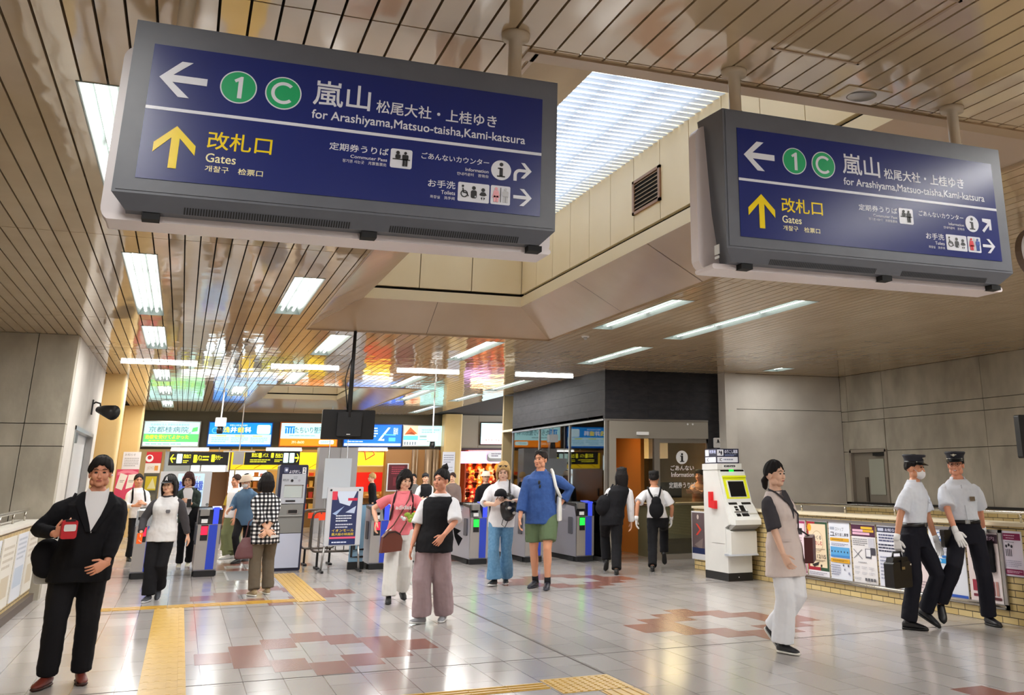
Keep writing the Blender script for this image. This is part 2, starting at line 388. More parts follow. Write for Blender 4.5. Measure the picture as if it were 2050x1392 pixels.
cb = MB()                                            # dark-coloured slab standing in for shade in the strip gaps; blocks light
rs = [(-8, 13.5, -7, 44)]
for c in CUT[:2]+[f[:4] for f in FIX]: rs = cut(rs, c)
for a, e, p, q in rs: cb.box(a, e, p, q, ZC+.035, ZC+.16)
struct('ceiling_dark_slab', cb, m_gap, ceiling)

# access hatch and smoke detector plate in the near ceiling, far right
hc = MB(); h0, h1, hy0, hy1 = 2.36, 2.86, 3.02, 3.78
for a in ((h0, h1, hy0, hy0+.015), (h0, h1, hy1-.015, hy1), (h0, h0+.015, hy0, hy1), (h1-.015, h1, hy0, hy1)): hc.box(a[0], a[1], a[2], a[3], ZC-.006, ZC+.01)
tag(hc.build('access_hatch', m_soffit), 'square access hatch frame flush in the near strip ceiling', 'hatch', kind='structure')
p = onz(1720, 193, ZC)
t = thing('ceiling_speaker', 'small round ceiling speaker by the near edge of the skylight opening', 'speaker', (p.x, p.y-.02, ZC))
sub('plate', MB().box(-.15, .13, -.1, .1, -.006, .0), m_ceil, t)
sub('grille', MB().lathe((0, 0, -.012), [(.07, 0), (.085, .008)], 24), m_steel, t, True)
for px, py, lb in ((493, 686, 'round smoke detector on the strip ceiling left of the monitor rod'), (1172, 673, 'round smoke detector at the far corner of the skylight surround')):
    p = onz(px, py, ZC); t = thing('smoke_detector', lb, 'smoke detector', (p.x, p.y, ZC), group='ceiling detectors')
    sub('base', MB().lathe((0, 0, -.02), [(.055, 0), (.06, .02)], 18), m_white, t, True)
    sub('sensor', MB().lathe((0, 0, -.05), [(.022, 0), (.03, .03)], 14), m_steel, t, True)

# ---------------- skylight wells: sloping soffit, panelled walls, louvres open to the sky
def well(W, name, vent):
    x0, x1, y0, y1 = W; d, zi, zt = .66, 3.84, 4.87
    a0, a1, b0, b1 = x0+d, x1-d, y0+d, y1-d
    so = MB()
    so.add([(x0, y0, ZC), (x1, y0, ZC), (x1, y1, ZC), (x0, y1, ZC), (a0, b0, zi), (a1, b0, zi), (a1, b1, zi), (a0, b1, zi)],
           [(0, 1, 5, 4), (1, 2, 6, 5), (2, 3, 7, 6), (3, 0, 4, 7)])
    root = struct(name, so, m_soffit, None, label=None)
    lip = MB()
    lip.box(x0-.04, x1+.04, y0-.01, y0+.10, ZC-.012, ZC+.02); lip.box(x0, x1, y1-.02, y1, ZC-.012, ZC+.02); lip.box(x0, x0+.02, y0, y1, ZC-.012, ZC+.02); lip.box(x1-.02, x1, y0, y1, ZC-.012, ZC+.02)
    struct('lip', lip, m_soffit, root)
    sm = MB()
    for k in range(1, 4):
        y = b0+(b1-b0)*k/4
        sm.add([(a1, y-.004, zi-.002), (a1, y+.004, zi-.002), (x1, y+.004, ZC-.002), (x1, y-.004, ZC-.002)], [(0, 1, 2, 3)])
    xm = (x0+x1)/2-.1
    sm.add([(xm-.003, b1, zi-.002), (xm+.003, b1, zi-.002), (xm+.003, y1, ZC-.002), (xm-.003, y1, ZC-.002)], [(0, 1, 2, 3)])
    struct('soffit_seam', sm, m_gap, root)
    tr = MB()
    for (p, q, r, s_) in ((a0-.08, a1+.08, b1, b1+.08), (a0-.08, a1+.08, b0-.08, b0), (a1, a1+.08, b0, b1), (a0-.08, a0, b0, b1)): tr.box(p, q, r, s_, zi, zi+.145)
    struct('trim_band', tr, m_trim, root)
    gp = MB(); e = .05
    for (p, q, r, s_) in ((a0-e, a1+e, b1+e, b1+e+.05), (a0-e, a1+e, b0-e-.05, b0-e), (a1+e, a1+e+.05, b0, b1), (a0-e-.05, a0-e, b0, b1)): gp.box(p, q, r, s_, zi+.14, zi+.19)
    struct('shadow_gap', gp, m_dark, root)
    wl = MB(); n = 13; h = (b1-b0)/n; zz = zi+.185; zu = zt+.5
    for k in range(n):
        wl.box(a1, a1+.06, b0+k*h+.006, b0+(k+1)*h-.006, zz, zu); wl.box(a0-.06, a0, b0+k*h+.006, b0+(k+1)*h-.006, zz, zu)
    m = 3; h = (a1-a0)/m
    for k in range(m):
        wl.box(a0+k*h+.006, a0+(k+1)*h-.006, b1, b1+.06, zz, zu); wl.box(a0+k*h+.006, a0+(k+1)*h-.006, b0-.06, b0, zz, zu)
    struct('wall_panel', wl, m_well, root)
    bk = MB()
    for (p, q, r, s_) in ((a1+.06, a1+.2, b0-.2, b1+.2), (a0-.2, a0-.06, b0-.2, b1+.2), (a0-.2, a1+.2, b1+.06, b1+.2), (a0-.2, a1+.2, b0-.2, b0-.06)): bk.box(p, q, r, s_, zi+.15, zu+.05)
    struct('backing', bk, m_well, root)
    lv = MB(); y = b0+.02; i = 0
    while y < b1:
        g = .012 if (i % 4) else .02
        lv.add([(a0, y, zt), (a1, y, zt), (a1, y+.125-g, zt+.02), (a0, y+.125-g, zt+.02), (a0, y, zt+.012), (a1, y, zt+.012), (a1, y+.125-g, zt+.032), (a0, y+.125-g, zt+.032)],
               [(0, 3, 2, 1), (4, 5, 6, 7), (0, 1, 5, 4), (2, 3, 7, 6)]); y += .125; i += 1
    lo = struct('skylight_louvre', lv, m_louvre, root)
    be = MB()
    for fx in (.12, .3, .52, .74, .93): be.box(a0+(a1-a0)*fx-.02, a0+(a1-a0)*fx+.02, b0, b1, zt+.06, zt+.16)
    struct('skylight_beam', be, m_white, root)
    if vent:
        v = thing('air_vent', 'square louvred air vent in the pale skylight wall', 'vent', (a1, 9.34, 4.41)); vw, vh = .36, .19
        f = MB(); f.box(-.02, .0, -vw, vw, vh-.03, vh); f.box(-.02, 0, -vw, vw, -vh, -vh+.03); f.box(-.02, 0, -vw, -vw+.05, -vh, vh); f.box(-.02, 0, vw-.05, vw, -vh, vh)
        sub('frame', f, m_wood, v); sub('back', MB().box(-.006, -.001, -vw+.05, vw-.05, -vh+.03, vh-.03), m_dark, v)
        s_ = MB()
        for k in range(7):
            z = -vh+.05+k*.045; s_.add([(-.02, -vw+.05, z), (-.02, vw-.05, z), (-.006, vw-.05, z+.022), (-.006, -vw+.05, z+.022)], [(0, 1, 2, 3)])
        sub('slats', s_, m_soffit, v)
    return root
m_wood = mat('vent_frame', (150, 108, 76), 0.5)
m_louvre = mat('louvre_white', (236, 240, 246), 0.5); n, l, b = nodes(m_louvre)
tr_ = n.new('ShaderNodeBsdfTranslucent'); tr_.inputs[0].default_value = (.62, .66, .72, 1); ms_ = n.new('ShaderNodeMixShader'); ms_.inputs[0].default_value = .55
l.new(b.outputs[0], ms_.inputs[1]); l.new(tr_.outputs[0], ms_.inputs[2]); l.new(ms_.outputs[0], n['Material Output'].inputs[0])
well(W1, 'ceiling_skylight_near', True)
well(W2, 'ceiling_skylight_far', False)
for W in (W1, W2):                                   # sky portals over the louvres
    ld = bpy.data.lights.new('sky_opening', 'AREA'); ld.shape = 'RECTANGLE'; ld.size = W[1]-W[0]-1.3; ld.size_y = W[3]-W[2]-1.3
    ld.cycles.is_portal = True
    lo = bpy.data.objects.new('sky_opening', ld); col.objects.link(lo); lo.location = ((W[0]+W[1])/2, (W[2]+W[3])/2, 5.3)

# ---------------- light fixtures
def fixture(i, x0, x1, y0, y1, n):
    lb = LABF.get(i)
    if lb is None:
        lb = None
    t = thing('ceiling_light', lb or 'recessed fluorescent light trough farther back in the strip ceiling', 'ceiling light', ((x0+x1)/2, (y0+y1)/2, ZC), group='recessed ceiling lights')
    w, h = (x1-x0)/2, (y1-y0)/2
    hs = MB(); d = .085
    hs.box(-w, w, -h, h, d, d+.01); hs.box(-w, -w+.008, -h, h, -.004, d); hs.box(w-.008, w, -h, h, -.004, d); hs.box(-w, w, -h, -h+.008, -.004, d); hs.box(-w, w, h-.008, h, -.004, d)
    sub('housing', hs, m_refl, t)
    rf = MB()
    for s in (-1, 1): rf.prism([(s*(w-.01), 0.0), (s*(w-.01), d), (s*(w-.05), d)], -h+.01, h-.01)
    rf.prism([(-.02, d), (.02, d), (0, .02)], -h+.01, h-.01)
    sub('reflector', rf, m_refl, t)
    ld = bpy.data.lights.new('lamp', 'AREA'); ld.shape = 'RECTANGLE'; ld.size = 2*w-.02; ld.size_y = 2*h-.02; ld.energy = LAMP*4*w*h; ld.color = (1.0, .985, .955)
    lo = bpy.data.objects.new('lamp', ld); col.objects.link(lo); lo.parent = t; lo.location = (0, 0, -.008)
    L = 2*h/n
    for k in range(n):
        for s in (-1, 1):
            a, e = -h+k*L+.05, -h+(k+1)*L-.05
            sub('tube', MB().tube([(s*w*.42, a, .045), (s*w*.42, e, .045)], .0165, 8), m_tube, t, True)
    return t
fx = [fixture(i, *f) for i, f in enumerate(FIX)]
for i, lb in {3: 'recessed light trough above the green hospital lightbox, nearest of that row', 4: 'recessed light trough above the green hospital lightbox, second of that row',
              5: 'recessed light trough above the green hospital lightbox, farthest of that row', 8: 'recessed light trough right before the far skylight opening',
              9: 'recessed light trough above the blue dental lightbox', 11: 'recessed light trough above the bare tube right of the monitor rod',
              12: 'recessed light trough just left of the dark clad booth', 13: 'recessed light trough farther back along the dark clad booth',
              14: 'recessed light trough above the restaurant lightbox', 15: 'recessed light trough in front of the cream column on the right'}.items(): fx[i]['label'] = lb
# bare crosswise tubes and the dark slots
LN = ['bare tube light hung crosswise at far left above the gates', 'bare tube light hung crosswise just left of the monitor rod', 'bare tube light hung crosswise right of the monitor rod', 'bare tube light hung crosswise beside the dark clad booth']
for (a, e), lb in zip(((-1.21, .045), (1.25, 2.49), (3.53, 4.77), (5.88, 7.14)), LN):
    t = thing('tube_light', lb, 'tube light', ((a+e)/2, 19.62, ZC), group='bare crosswise tubes')
    sub('batten', MB().box(-(e-a)/2, (e-a)/2, -.03, .03, -.006, 0), m_white, t)
    sub('tube', MB().tube([(-(e-a)/2+.02, 0, -.024), ((e-a)/2-.02, 0, -.024)], .019, 10), m_tube, t, True)

# ---------------- walls
w = MB()                                             # right concrete wall in cast panels, door opening left out
def panels(mb, axis, pos, th, ys, zs, hole=None, g=.005):
    for i in range(len(ys)-1):
        for j in range(len(zs)-1):
            if hole and (ys[i], ys[i+1]) == hole[0] and zs[j] >= hole[1] and zs[j+1] <= hole[2]: continue
            a = (ys[i]+g, ys[i+1]-g, zs[j]+g, zs[j+1]-g)
            mb.box(pos, pos+th, a[0], a[1], a[2], a[3]) if axis == 'x' else mb.box(a[0], a[1], pos, pos+th, a[2], a[3])
DY0, DY1 = 16.55, 17.75
panels(w, 'x', 12.48, .2, [-7, -3.6, -1.1, 1.4, 3.9, 6.4, 8.9, 11.3, 13.77, DY0, DY1, 17.98], [.98, 1.95, 2.55, 2.75, 3.47], ((DY0, DY1), .9, 1.96))
wr = struct('wall_right', w, m_conc)
struct('backing', MB().box(12.66, 12.8, -7, 18.3, -1.5, 3.6), m_gap, wr)
struct('wall_right_brick', MB().box(12.45, 12.66, -7, 17.98, -1.5, .93), m_brick)
struct('trim_1', MB().box(12.42, 12.7, -7, DY1, .93, .985), m_black)
d = thing('door_1', 'grey steel door with frosted window high in the right concrete wall', 'door', (12.5, 0, 0)); d['kind'] = 'structure'
sub('leaf', MB().box(.03, .08, DY0, DY1, .985, 1.95), mat('door_grey', (136, 128, 116), .5), d)
f = MB(); f.box(-.05, .1, DY0-.02, DY0+.05, .985, 1.98); f.box(-.05, .1, DY1-.05, DY1+.02, .985, 1.98); f.box(-.05, .1, DY0, DY1, 1.93, 1.985)
sub('frame', f, mat('door_frame', (150, 140, 128), .5), d)
sub('window_pane', MB().box(.015, .03, 16.72, 17.2, 1.13, 1.80), mat('frosted_pane', (168, 170, 156), .3), d)
sub('closer', MB().box(-.03, .03, 16.62, 17.0, 1.86, 1.92), m_black, d)
sub('lintel_panel', MB().box(-.035, .0, DY0, DY1, 2.0, 2.53), m_conc, d)
sub('handle_plate', MB().box(.0, .03, 17.26, 17.34, 1.0, 1.46), mat('handle_plate', (84, 76, 66), .5), d)
w = MB(); panels(w, 'y', 17.98, .2, [9.97, 12.48], [-1.5, 2.77, 3.47])
wb = struct('wall_back', w, m_concw)
struct('backing', MB().box(9.9, 12.8, 18.15, 18.3, -1.5, 3.6), m_gap, wb)
struct('wall_pillar', MB().box(9.72, 9.97, 17.93, 18.3, 0, 3.47), m_concw)
# left side: concrete end wall, white return with a door, cream columns
w = MB(); panels(w, 'y', 16.2, .25, [-8, -5.6, -3.1, -2.05, -1.55], [-1.5, .6, 1.95, 2.25, 3.47]); struct('wall_left', w, m_conc)
struct('wall_left_void', MB().box(-8, -1.57, 16.38, 16.44, -1.5, 3.47), m_gap)
w = MB(); w.box(-1.7, -1.552, 16.44, 17.6, 0, 3.47); w.box(-1.7, -1.552, 17.6, 21.0, 2.27, 3.47); w.box(-1.7, -1.552, 21.0, 21.8, 0, 3.47)
struct('wall_left_return', w, m_concw)
d = thing('door_2', 'white door set in the pale side wall left of the cream column', 'door', (-1.6, 19.3, 0)); d['kind'] = 'structure'
sub('leaf', MB().box(-.09, -.05, -1.66, 1.66, 0, 2.24), m_white, d)
f = MB(); f.box(-.04, .06, -1.70, -1.62, 0, 2.29); f.box(-.04, .06, 1.62, 1.70, 0, 2.29); f.box(-.04, .06, -1.7, 1.7, 2.23, 2.29); sub('frame', f, m_steel, d)
sub('closer_box', MB().box(-.04, .05, -1.6, -1.1, 2.05, 2.2), m_black, d)
struct('wall_left_far', MB().box(-2.1, -1.72, 21.8, 35, 0, 3.47), m_cream)
struct('wall_near', MB().box(-8, 13.5, -7.1, -7, -1.5, 4), m_concw)
struct('wall_left_outer', MB().box(-8.1, -8, -7, 16.2, -1.5, 4), m_conc)
for nm, (x0, x1, y0, y1) in (('column', (-1.66, -1.2, 22.2, 22.9)), ('column', (-1.70, -1.17, 31.9, 32.5)), ('column', (7.66, 8.24, 33.2, 33.7))):
    struct(nm, MB().prism(rrpoly(x0, x1, y0, y1, .06), 0, ZC, axis='z'), m_cream, None, False)
# parapets along the two stairwells
def parapet(name, x0, x1, y0, y1, mcap):
    struct(name, MB().box(x0, x1, y0, y1, 0, .975), m_brick)
    struct(name+'_end', MB().box(x0-.001, x1+.001, y1, y1+.012, 0, .975), m_brickf)
    struct('trim_'+name, MB().box(x0-.03, x1+.03, y0, y1+.03, .975, 1.012), mcap)
m_cap = mat('parapet_cap', (226, 214, 184), .4)
parapet('parapet_right', 8.18, 8.42, -3, 16.35, m_cap)
parapet('parapet_left', -1.92, -1.66, -3, 16.1, mat('parapet_cap_white', (220, 216, 206), .4))
struct('baseboard_left', MB().box(-1.66, -1.60, -3, 16.1, 0, .10), mat('skirting_dark', (84, 70, 58), .5))
struct('wall_stair_left', MB().box(-4.6, -4.4, -3, 16.2, -1.5, .95), m_brick)
struct('trim_2', MB().box(-4.65, -4.35, -3, 16.2, .95, 1.0), m_black)
def handrail(name, label, x, y0, y1, z, n, base):
    t = thing(name, label, 'handrail', (x, (y0+y1)/2, base)); h = (y1-y0)/2
    sub('rail', MB().tube([(0, -h, z-base), (0, h, z-base)], .022, 12), m_chrome, t, True)
    for k in range(n):
        y = -h+.3+(2*h-.6)*k/(n-1); sub('post', MB().tube([(0, y, 0), (0, y, z-base)], .012, 8), m_chrome, t, True)
handrail('handrail', 'polished steel handrail on the brick parapet behind the two officers', 8.3, 2, 13.4, 1.115, 11, 1.012)
handrail('handrail', 'polished steel handrail on the parapet behind the man in the suit', -1.79, 4, 15.9, 1.14, 12, 1.012)
handrail('handrail', 'steel handrail across the far side of the left stairwell', -4.5, 2, 15.5, 1.25, 14, 1.0)

# ---------------- information booth: dark cladding over glass
BX, BY0, BY1 = 7.27, 18.22, 24.3
clad = MB()
for j in range(5):
    z0, z1 = 2.555+j*.183+.0012, 2.555+(j+1)*.183-.0012
    k = 0; y = BY0-(.45 if j % 2 else 0)
    while y < BY1:
        a, e = max(y, BY0)+.0012, min(y+.9, BY1)-.0012
        if e > a: clad.box(BX, BX+.03, a, e, z0, z1)
        y += .9
    x = BX-(.4 if j % 2 else 0)
    while x < 9.72:
        a, e = max(x, BX)+.0012, min(x+.9, 9.72)-.0012
        if e > a: clad.box(a, e, BY0-.0, BY0+.03, z0, z1)
        x += .9
clad.box(9.47, 9.72, BY0, BY0+.03, 0, 2.553)
booth = struct('wall_booth', clad, m_darkpanel)
struct('backing', MB().box(BX+.03, 9.72, BY0+.03, BY0+.2, 2.55, 3.47).box(BX+.03, BX+.2, BY0+.2, BY1, 2.55, 3.47).box(9.5, 9.72, BY0+.03, BY0+.2, 0, 2.55), m_dark, booth)
struct('ceiling_booth', MB().box(BX, 13.4, BY0+.1, 25.2, 2.57, 2.62), mat('booth_ceiling', (206, 196, 176), .7))
struct('trim_3', MB().box(BX-.015, 9.47, BY0-.015, BY0+.05, 2.525, 2.555).box(BX-.015, BX+.05, BY0, BY1, 2.525, 2.555), m_steel)
gl = MB(); gl.box(BX+.02, BX+.03, BY0+.1, BY1, .08, 2.525)
struct('window_1', gl, m_glass)
mu = MB()
for y in (BY0, 20.2, 22.2, BY1-.05): mu.box(BX, BX+.05, y, y+.05, 0, 2.53)
mu.box(BX, BX+.05, BY0, BY1, 0, .08); struct('window_frame', mu, m_steel, bpy.data.objects['window_1'])
# front: grey head panel, open door, glazed right side
m_head = mat('door_head', (150, 144, 134), .45, .3)
hd = MB(); hd.box(7.5, 9.47, BY0, BY0+.12, 2.2, 2.525); hd.box(7.36, 7.5, BY0, BY0+.12, 0, 2.525); fr_ = struct('door_3', hd, m_head)
struct('sensor', MB().rrect(7.92, 8.16, 2.26, 2.32, BY0-.05, BY0, .01), m_white, fr_)
for xx in (9.02, 9.13): struct('downlight', MB().disc(xx, 2.475, .018, BY0-.006, BY0), m_white, fr_)
gl = MB(); gl.box(8.42, 9.47, BY0+.05, BY0+.06, .0, 2.2); struct('door_pane', gl, m_glass, fr_)
gl = MB(); gl.box(8.30, 8.42, BY0+.02, BY0+.1, 0, 2.2); gl.box(8.42, 9.47, BY0+.03, BY0+.08, 2.12, 2.2); gl.box(8.42, 9.47, BY0+.03, BY0+.08, .0, .1); gl.box(9.44, 9.47, BY0+.03, BY0+.08, 0, 2.2)
struct('door_frame', gl, m_steel, fr_)
tx = MB(); Y = BY0+.046
p = boxy(1355.5, 904, 1379, 928, BY0); tx.disc((p[0]+p[1])/2, (p[2]+p[3])/2, (p[1]-p[0])/2, Y, Y-.003, 0)
R_ = (p[1]-p[0])/2; tx.disc((p[0]+p[1])/2, p[3]-R_*.42, R_*.17, Y-.004, Y-.007, 1); xm = (p[0]+p[1])/2; zm = (p[2]+p[3])/2
tx.box(xm-R_*.16, xm+R_*.16, Y-.007, Y-.004, zm-R_*.55, zm+R_*.25, 1); tx.box(xm-R_*.32, xm, Y-.007, Y-.004, zm+R_*.13, zm+R_*.25, 1); tx.box(xm-R_*.36, xm+R_*.36, Y-.007, Y-.004, zm-R_*.66, zm-R_*.54, 1)
for s, bx in (('ごあんない', (1344.6, 932, 1391, 942)), ('Information', (1346, 946, 1391, 955)), ('定期券うりば', (1341.5, 966, 1394, 977.5))):
    p = boxy(*bx, BY0); text(tx, s, p[0], p[1], p[2], p[3], Y-.004, 0, .012)
struct('door_lettering', tx, [m_white, m_black], fr_)
# inside the booth
m_orange = mat('orange_wall', (204, 128, 52), .6)
struct('wall_booth_inner', MB().box(7.4, 8.75, 21.2, 21.3, 0, 2.57).box(8.7, 8.78, 19.8, 21.2, 0, 2.57), m_orange)
struct('wall_booth_back', MB().box(7.3, 13.4, 25.2, 25.3, 0, 3.47), mat('booth_back', (150, 134, 100), .7))
struct('wall_booth_right', MB().box(11.3, 11.4, 18.4, 25.2, 0, 2.6), mat('booth_side', (120, 104, 78), .7))
struct('baseboard_booth', MB().box(8.42, 9.47, BY0+.4, BY0+.44, 0, .35), mat('booth_skirt', (40, 44, 36), .6))
t = thing('ceiling_panel_light', 'glowing ceiling panel inside the information booth', 'ceiling light', (9.6, 20.4, 2.56))
sub('frame', MB().box(-.42, .42, -.42, .42, -.02, 0), m_white, t); sub('diffuser', MB().box(-.4, .4, -.4, .4, -.026, -.02), mat('warm_diffuser', (255, 224, 170), .5, emit=22), t)
t = thing('ceiling_panel_light', 'warm ceiling lamp over the orange booth entrance', 'ceiling light', (8.0, 19.9, 2.56))
sub('frame', MB().lathe((0, 0, -.02), [(.13, 0), (.14, .02)], 20), m_white, t); sub('diffuser', MB().lathe((0, 0, -.028), [(.11, 0), (.12, .008)], 20), mat('amber_diffuser', (255, 196, 110), .5, emit=26), t)
t = thing('wall_poster', 'dark framed notice on the orange wall inside the booth doorway', 'poster', (7.98, 21.19, 1.95))
sub('frame', MB().box(-.19, .19, -.03, 0, -.3, .3), m_black, t); pp = MB(); pp.box(-.13, .02, -.036, -.03, 0, .13); pp.box(.04, .15, -.036, -.03, .08, .2); pp.box(.04, .15, -.036, -.03, -.06, .05); sub('notes', pp, m_white, t)
t = thing('service_counter', 'grey service counter behind the booth glass', 'counter', (9.2, 19.0, 0))
sub('body', MB().box(-.7, 1.2, 0, .5, 0, .95), mat('counter_body', (124, 122, 96), .5), t); sub('top', MB().box(-.75, 1.25, -.06, .55, .95, .99), m_steel, t)
t = thing('monitor', 'black counter monitor seen through the booth glass', 'monitor', (9.02, 19.1, .99))
sub('stand', MB().box(-.03, .03, .0, .04, 0, .12).box(-.1, .1, -.05, .1, 0, .015), m_black, t); sub('screen', MB().rrect(-.26, .26, .1, .4, -.02, .02, .01), m_black, t)
t = thing('wall_cabinet', 'pale lit cabinet high inside the booth', 'cabinet', (9.5, 22.4, 2.1))
sub('body', MB().box(-.8, .55, 0, .35, -.2, .25), mat('lit_cabinet', (236, 228, 190), .6), t); sub('side_box', MB().box(.65, 1.05, 0, .35, -.2, .25), m_white, t)
# things standing behind the side glass
t = thing('key_cabinet', 'whitish metal cabinet with hanging tools behind the side glass', 'cabinet', (8.9, 24.6, 0))
sub('plinth', MB().box(-.8, .6, .03, .38, 0, .6), m_dark, t); sub('body', MB().box(-.85, .65, 0, .4, .6, 1.9), mat('cabinet_grey', (176, 176, 158), .5), t); hk = MB()
for k, (a, e) in enumerate(((-.5, 1.5), (-.2, 1.45), (.05, 1.5), (.25, 1.4), (.33, 1.42), (-.3, 1.15), (.1, 1.1))): hk.tube([(a, -.02, e), (a+.01, -.03, e-.12)], .03, 6)
sub('hung_tools', hk, mat('tool_dark', (120, 60, 50), .6), t)
t = thing('notice_board', 'white notice board behind the side glass above the tourist in blue', 'board', (8.3, 25.19, 2.24))
sub('board', MB().box(-.75, .55, -.03, 0, -.28, .22), m_white, t); pp = MB()
for k in range(6): pp.box(-.65, -.25, -.034, -.03, .12-k*.06, .14-k*.06)
sub('print', pp, mat('print_grey', (120, 130, 140), .7), t)
struct('wall_booth_strip', MB().box(8.92, 9.12, 23.0, 23.1, .5, 2.5), mat('wood_strip', (180, 128, 70), .5))
# ============================================================ printed sheets: rectangles, discs and lettering in thin layers
_cm = {}
def ink(c, e=0.0):
    k = (c, e)
    if k not in _cm:
        h = c.lstrip('#'); rgb = tuple(int(h[i:i+2], 16) for i in (0, 2, 4))
        _cm[k] = mat(('lit_' if e else 'ink_')+h, rgb, 0.45, emit=e)
    return _cm[k]
class Sheet:
    def __init__(s, w, h, e=0.0, z=0.0): s.w, s.h, s.e, s.z0 = w, h, e, z; s.mb = MB(); s.mats = []; s.y = -.001
    def mi(s, c):
        m = ink(c, s.e)
        if m not in s.mats: s.mats.append(m)
        return s.mats.index(m)
    def X(s, u): return -s.w/2+u*s.w
    def Z(s, v): return s.z0+v*s.h
    def st(s): s.y -= .0006
    def r(s, u0, u1, v0, v1, c, rad=0):
        s.st(); a = (s.X(u0), s.X(u1), s.Z(v0), s.Z(v1))
        p = rrpoly(*a, rad) if rad else [(a[0], a[2]), (a[1], a[2]), (a[1], a[3]), (a[0], a[3])]
        s.mb.add([(x, s.y, z) for x, z in p], [list(range(len(p)))], s.mi(c)); return s
    def poly(s, pts, c):
        s.st(); s.mb.add([(s.X(u), s.y, s.Z(v)) for u, v in pts], [list(range(len(pts)))], s.mi(c)); return s
    def d(s, u, v, r, c, k=24):
        s.st(); s.mb.add([(s.X(u)+r*s.h*math.cos(2*PI*i/k), s.y, s.Z(v)+r*s.h*math.sin(2*PI*i/k)) for i in range(k)], [list(range(k))], s.mi(c)); return s
    def t(s, txt, u0, u1, v0, v1, c, b=0.0):
        s.st(); text(s.mb, txt, s.X(u0), s.X(u1), s.Z(v0), s.Z(v1), s.y, s.mi(c), b); return s
    def lines(s, u0, u1, v0, v1, n, c, f=.45):
        s.st(); q = random.Random(int(u0*997+v0*331)+n)
        for k in range(n):
            z = v1-(k+.5)*(v1-v0)/n; hh = f*(v1-v0)/n/2; u = u0
            while u < u1-.01:
                e = min(u1, u+q.uniform(.05, .16)*(u1-u0)+.01)
                s.mb.add([(s.X(a), s.y, s.Z(b)) for a, b in ((u, z-hh), (e, z-hh), (e, z+hh), (u, z+hh))], [(0, 1, 2, 3)], s.mi(c)); u = e+.012*(u1-u0)+.004
                if k == n-1 and u > u0+.7*(u1-u0): break
        return s
    def build(s, parent, name='print'): return s.mb.build(name, s.mats, parent)

# ============================================================ the two hanging direction signs
m_case = noise_mat('sign_case', (92, 95, 104), (98, 101, 110), 8, 0.38, spec=0.5)
m_blue = mat('sign_blue', (26, 40, 112), 0.24, spec=0.4)
m_lw = mat('sign_white', (226, 228, 238), 0.24, spec=.4); m_ly = mat('sign_yellow', (246, 216, 22), 0.24, spec=.4); m_lg = mat('sign_green', (20, 166, 104), 0.3)
m_lyw = mat('sign_paleyellow', (248, 240, 190), 0.24, spec=.4); m_lk = mat('sign_black', (24, 24, 30), .4); m_lr = mat('sign_red', (214, 30, 50), .4); m_lp = mat('sign_faded_pink', (240, 170, 180), .4)
m_lf = mat('sign_faded_grey', (196, 198, 204), .4); m_lbl = mat('sign_figure_blue', (30, 70, 160), .4)
m_tray = mat('sign_tray', (234, 224, 226), 0.3); m_post = mat('post_cream', (214, 198, 176), 0.3)
SY = 3.945                                             # the plane of both faces
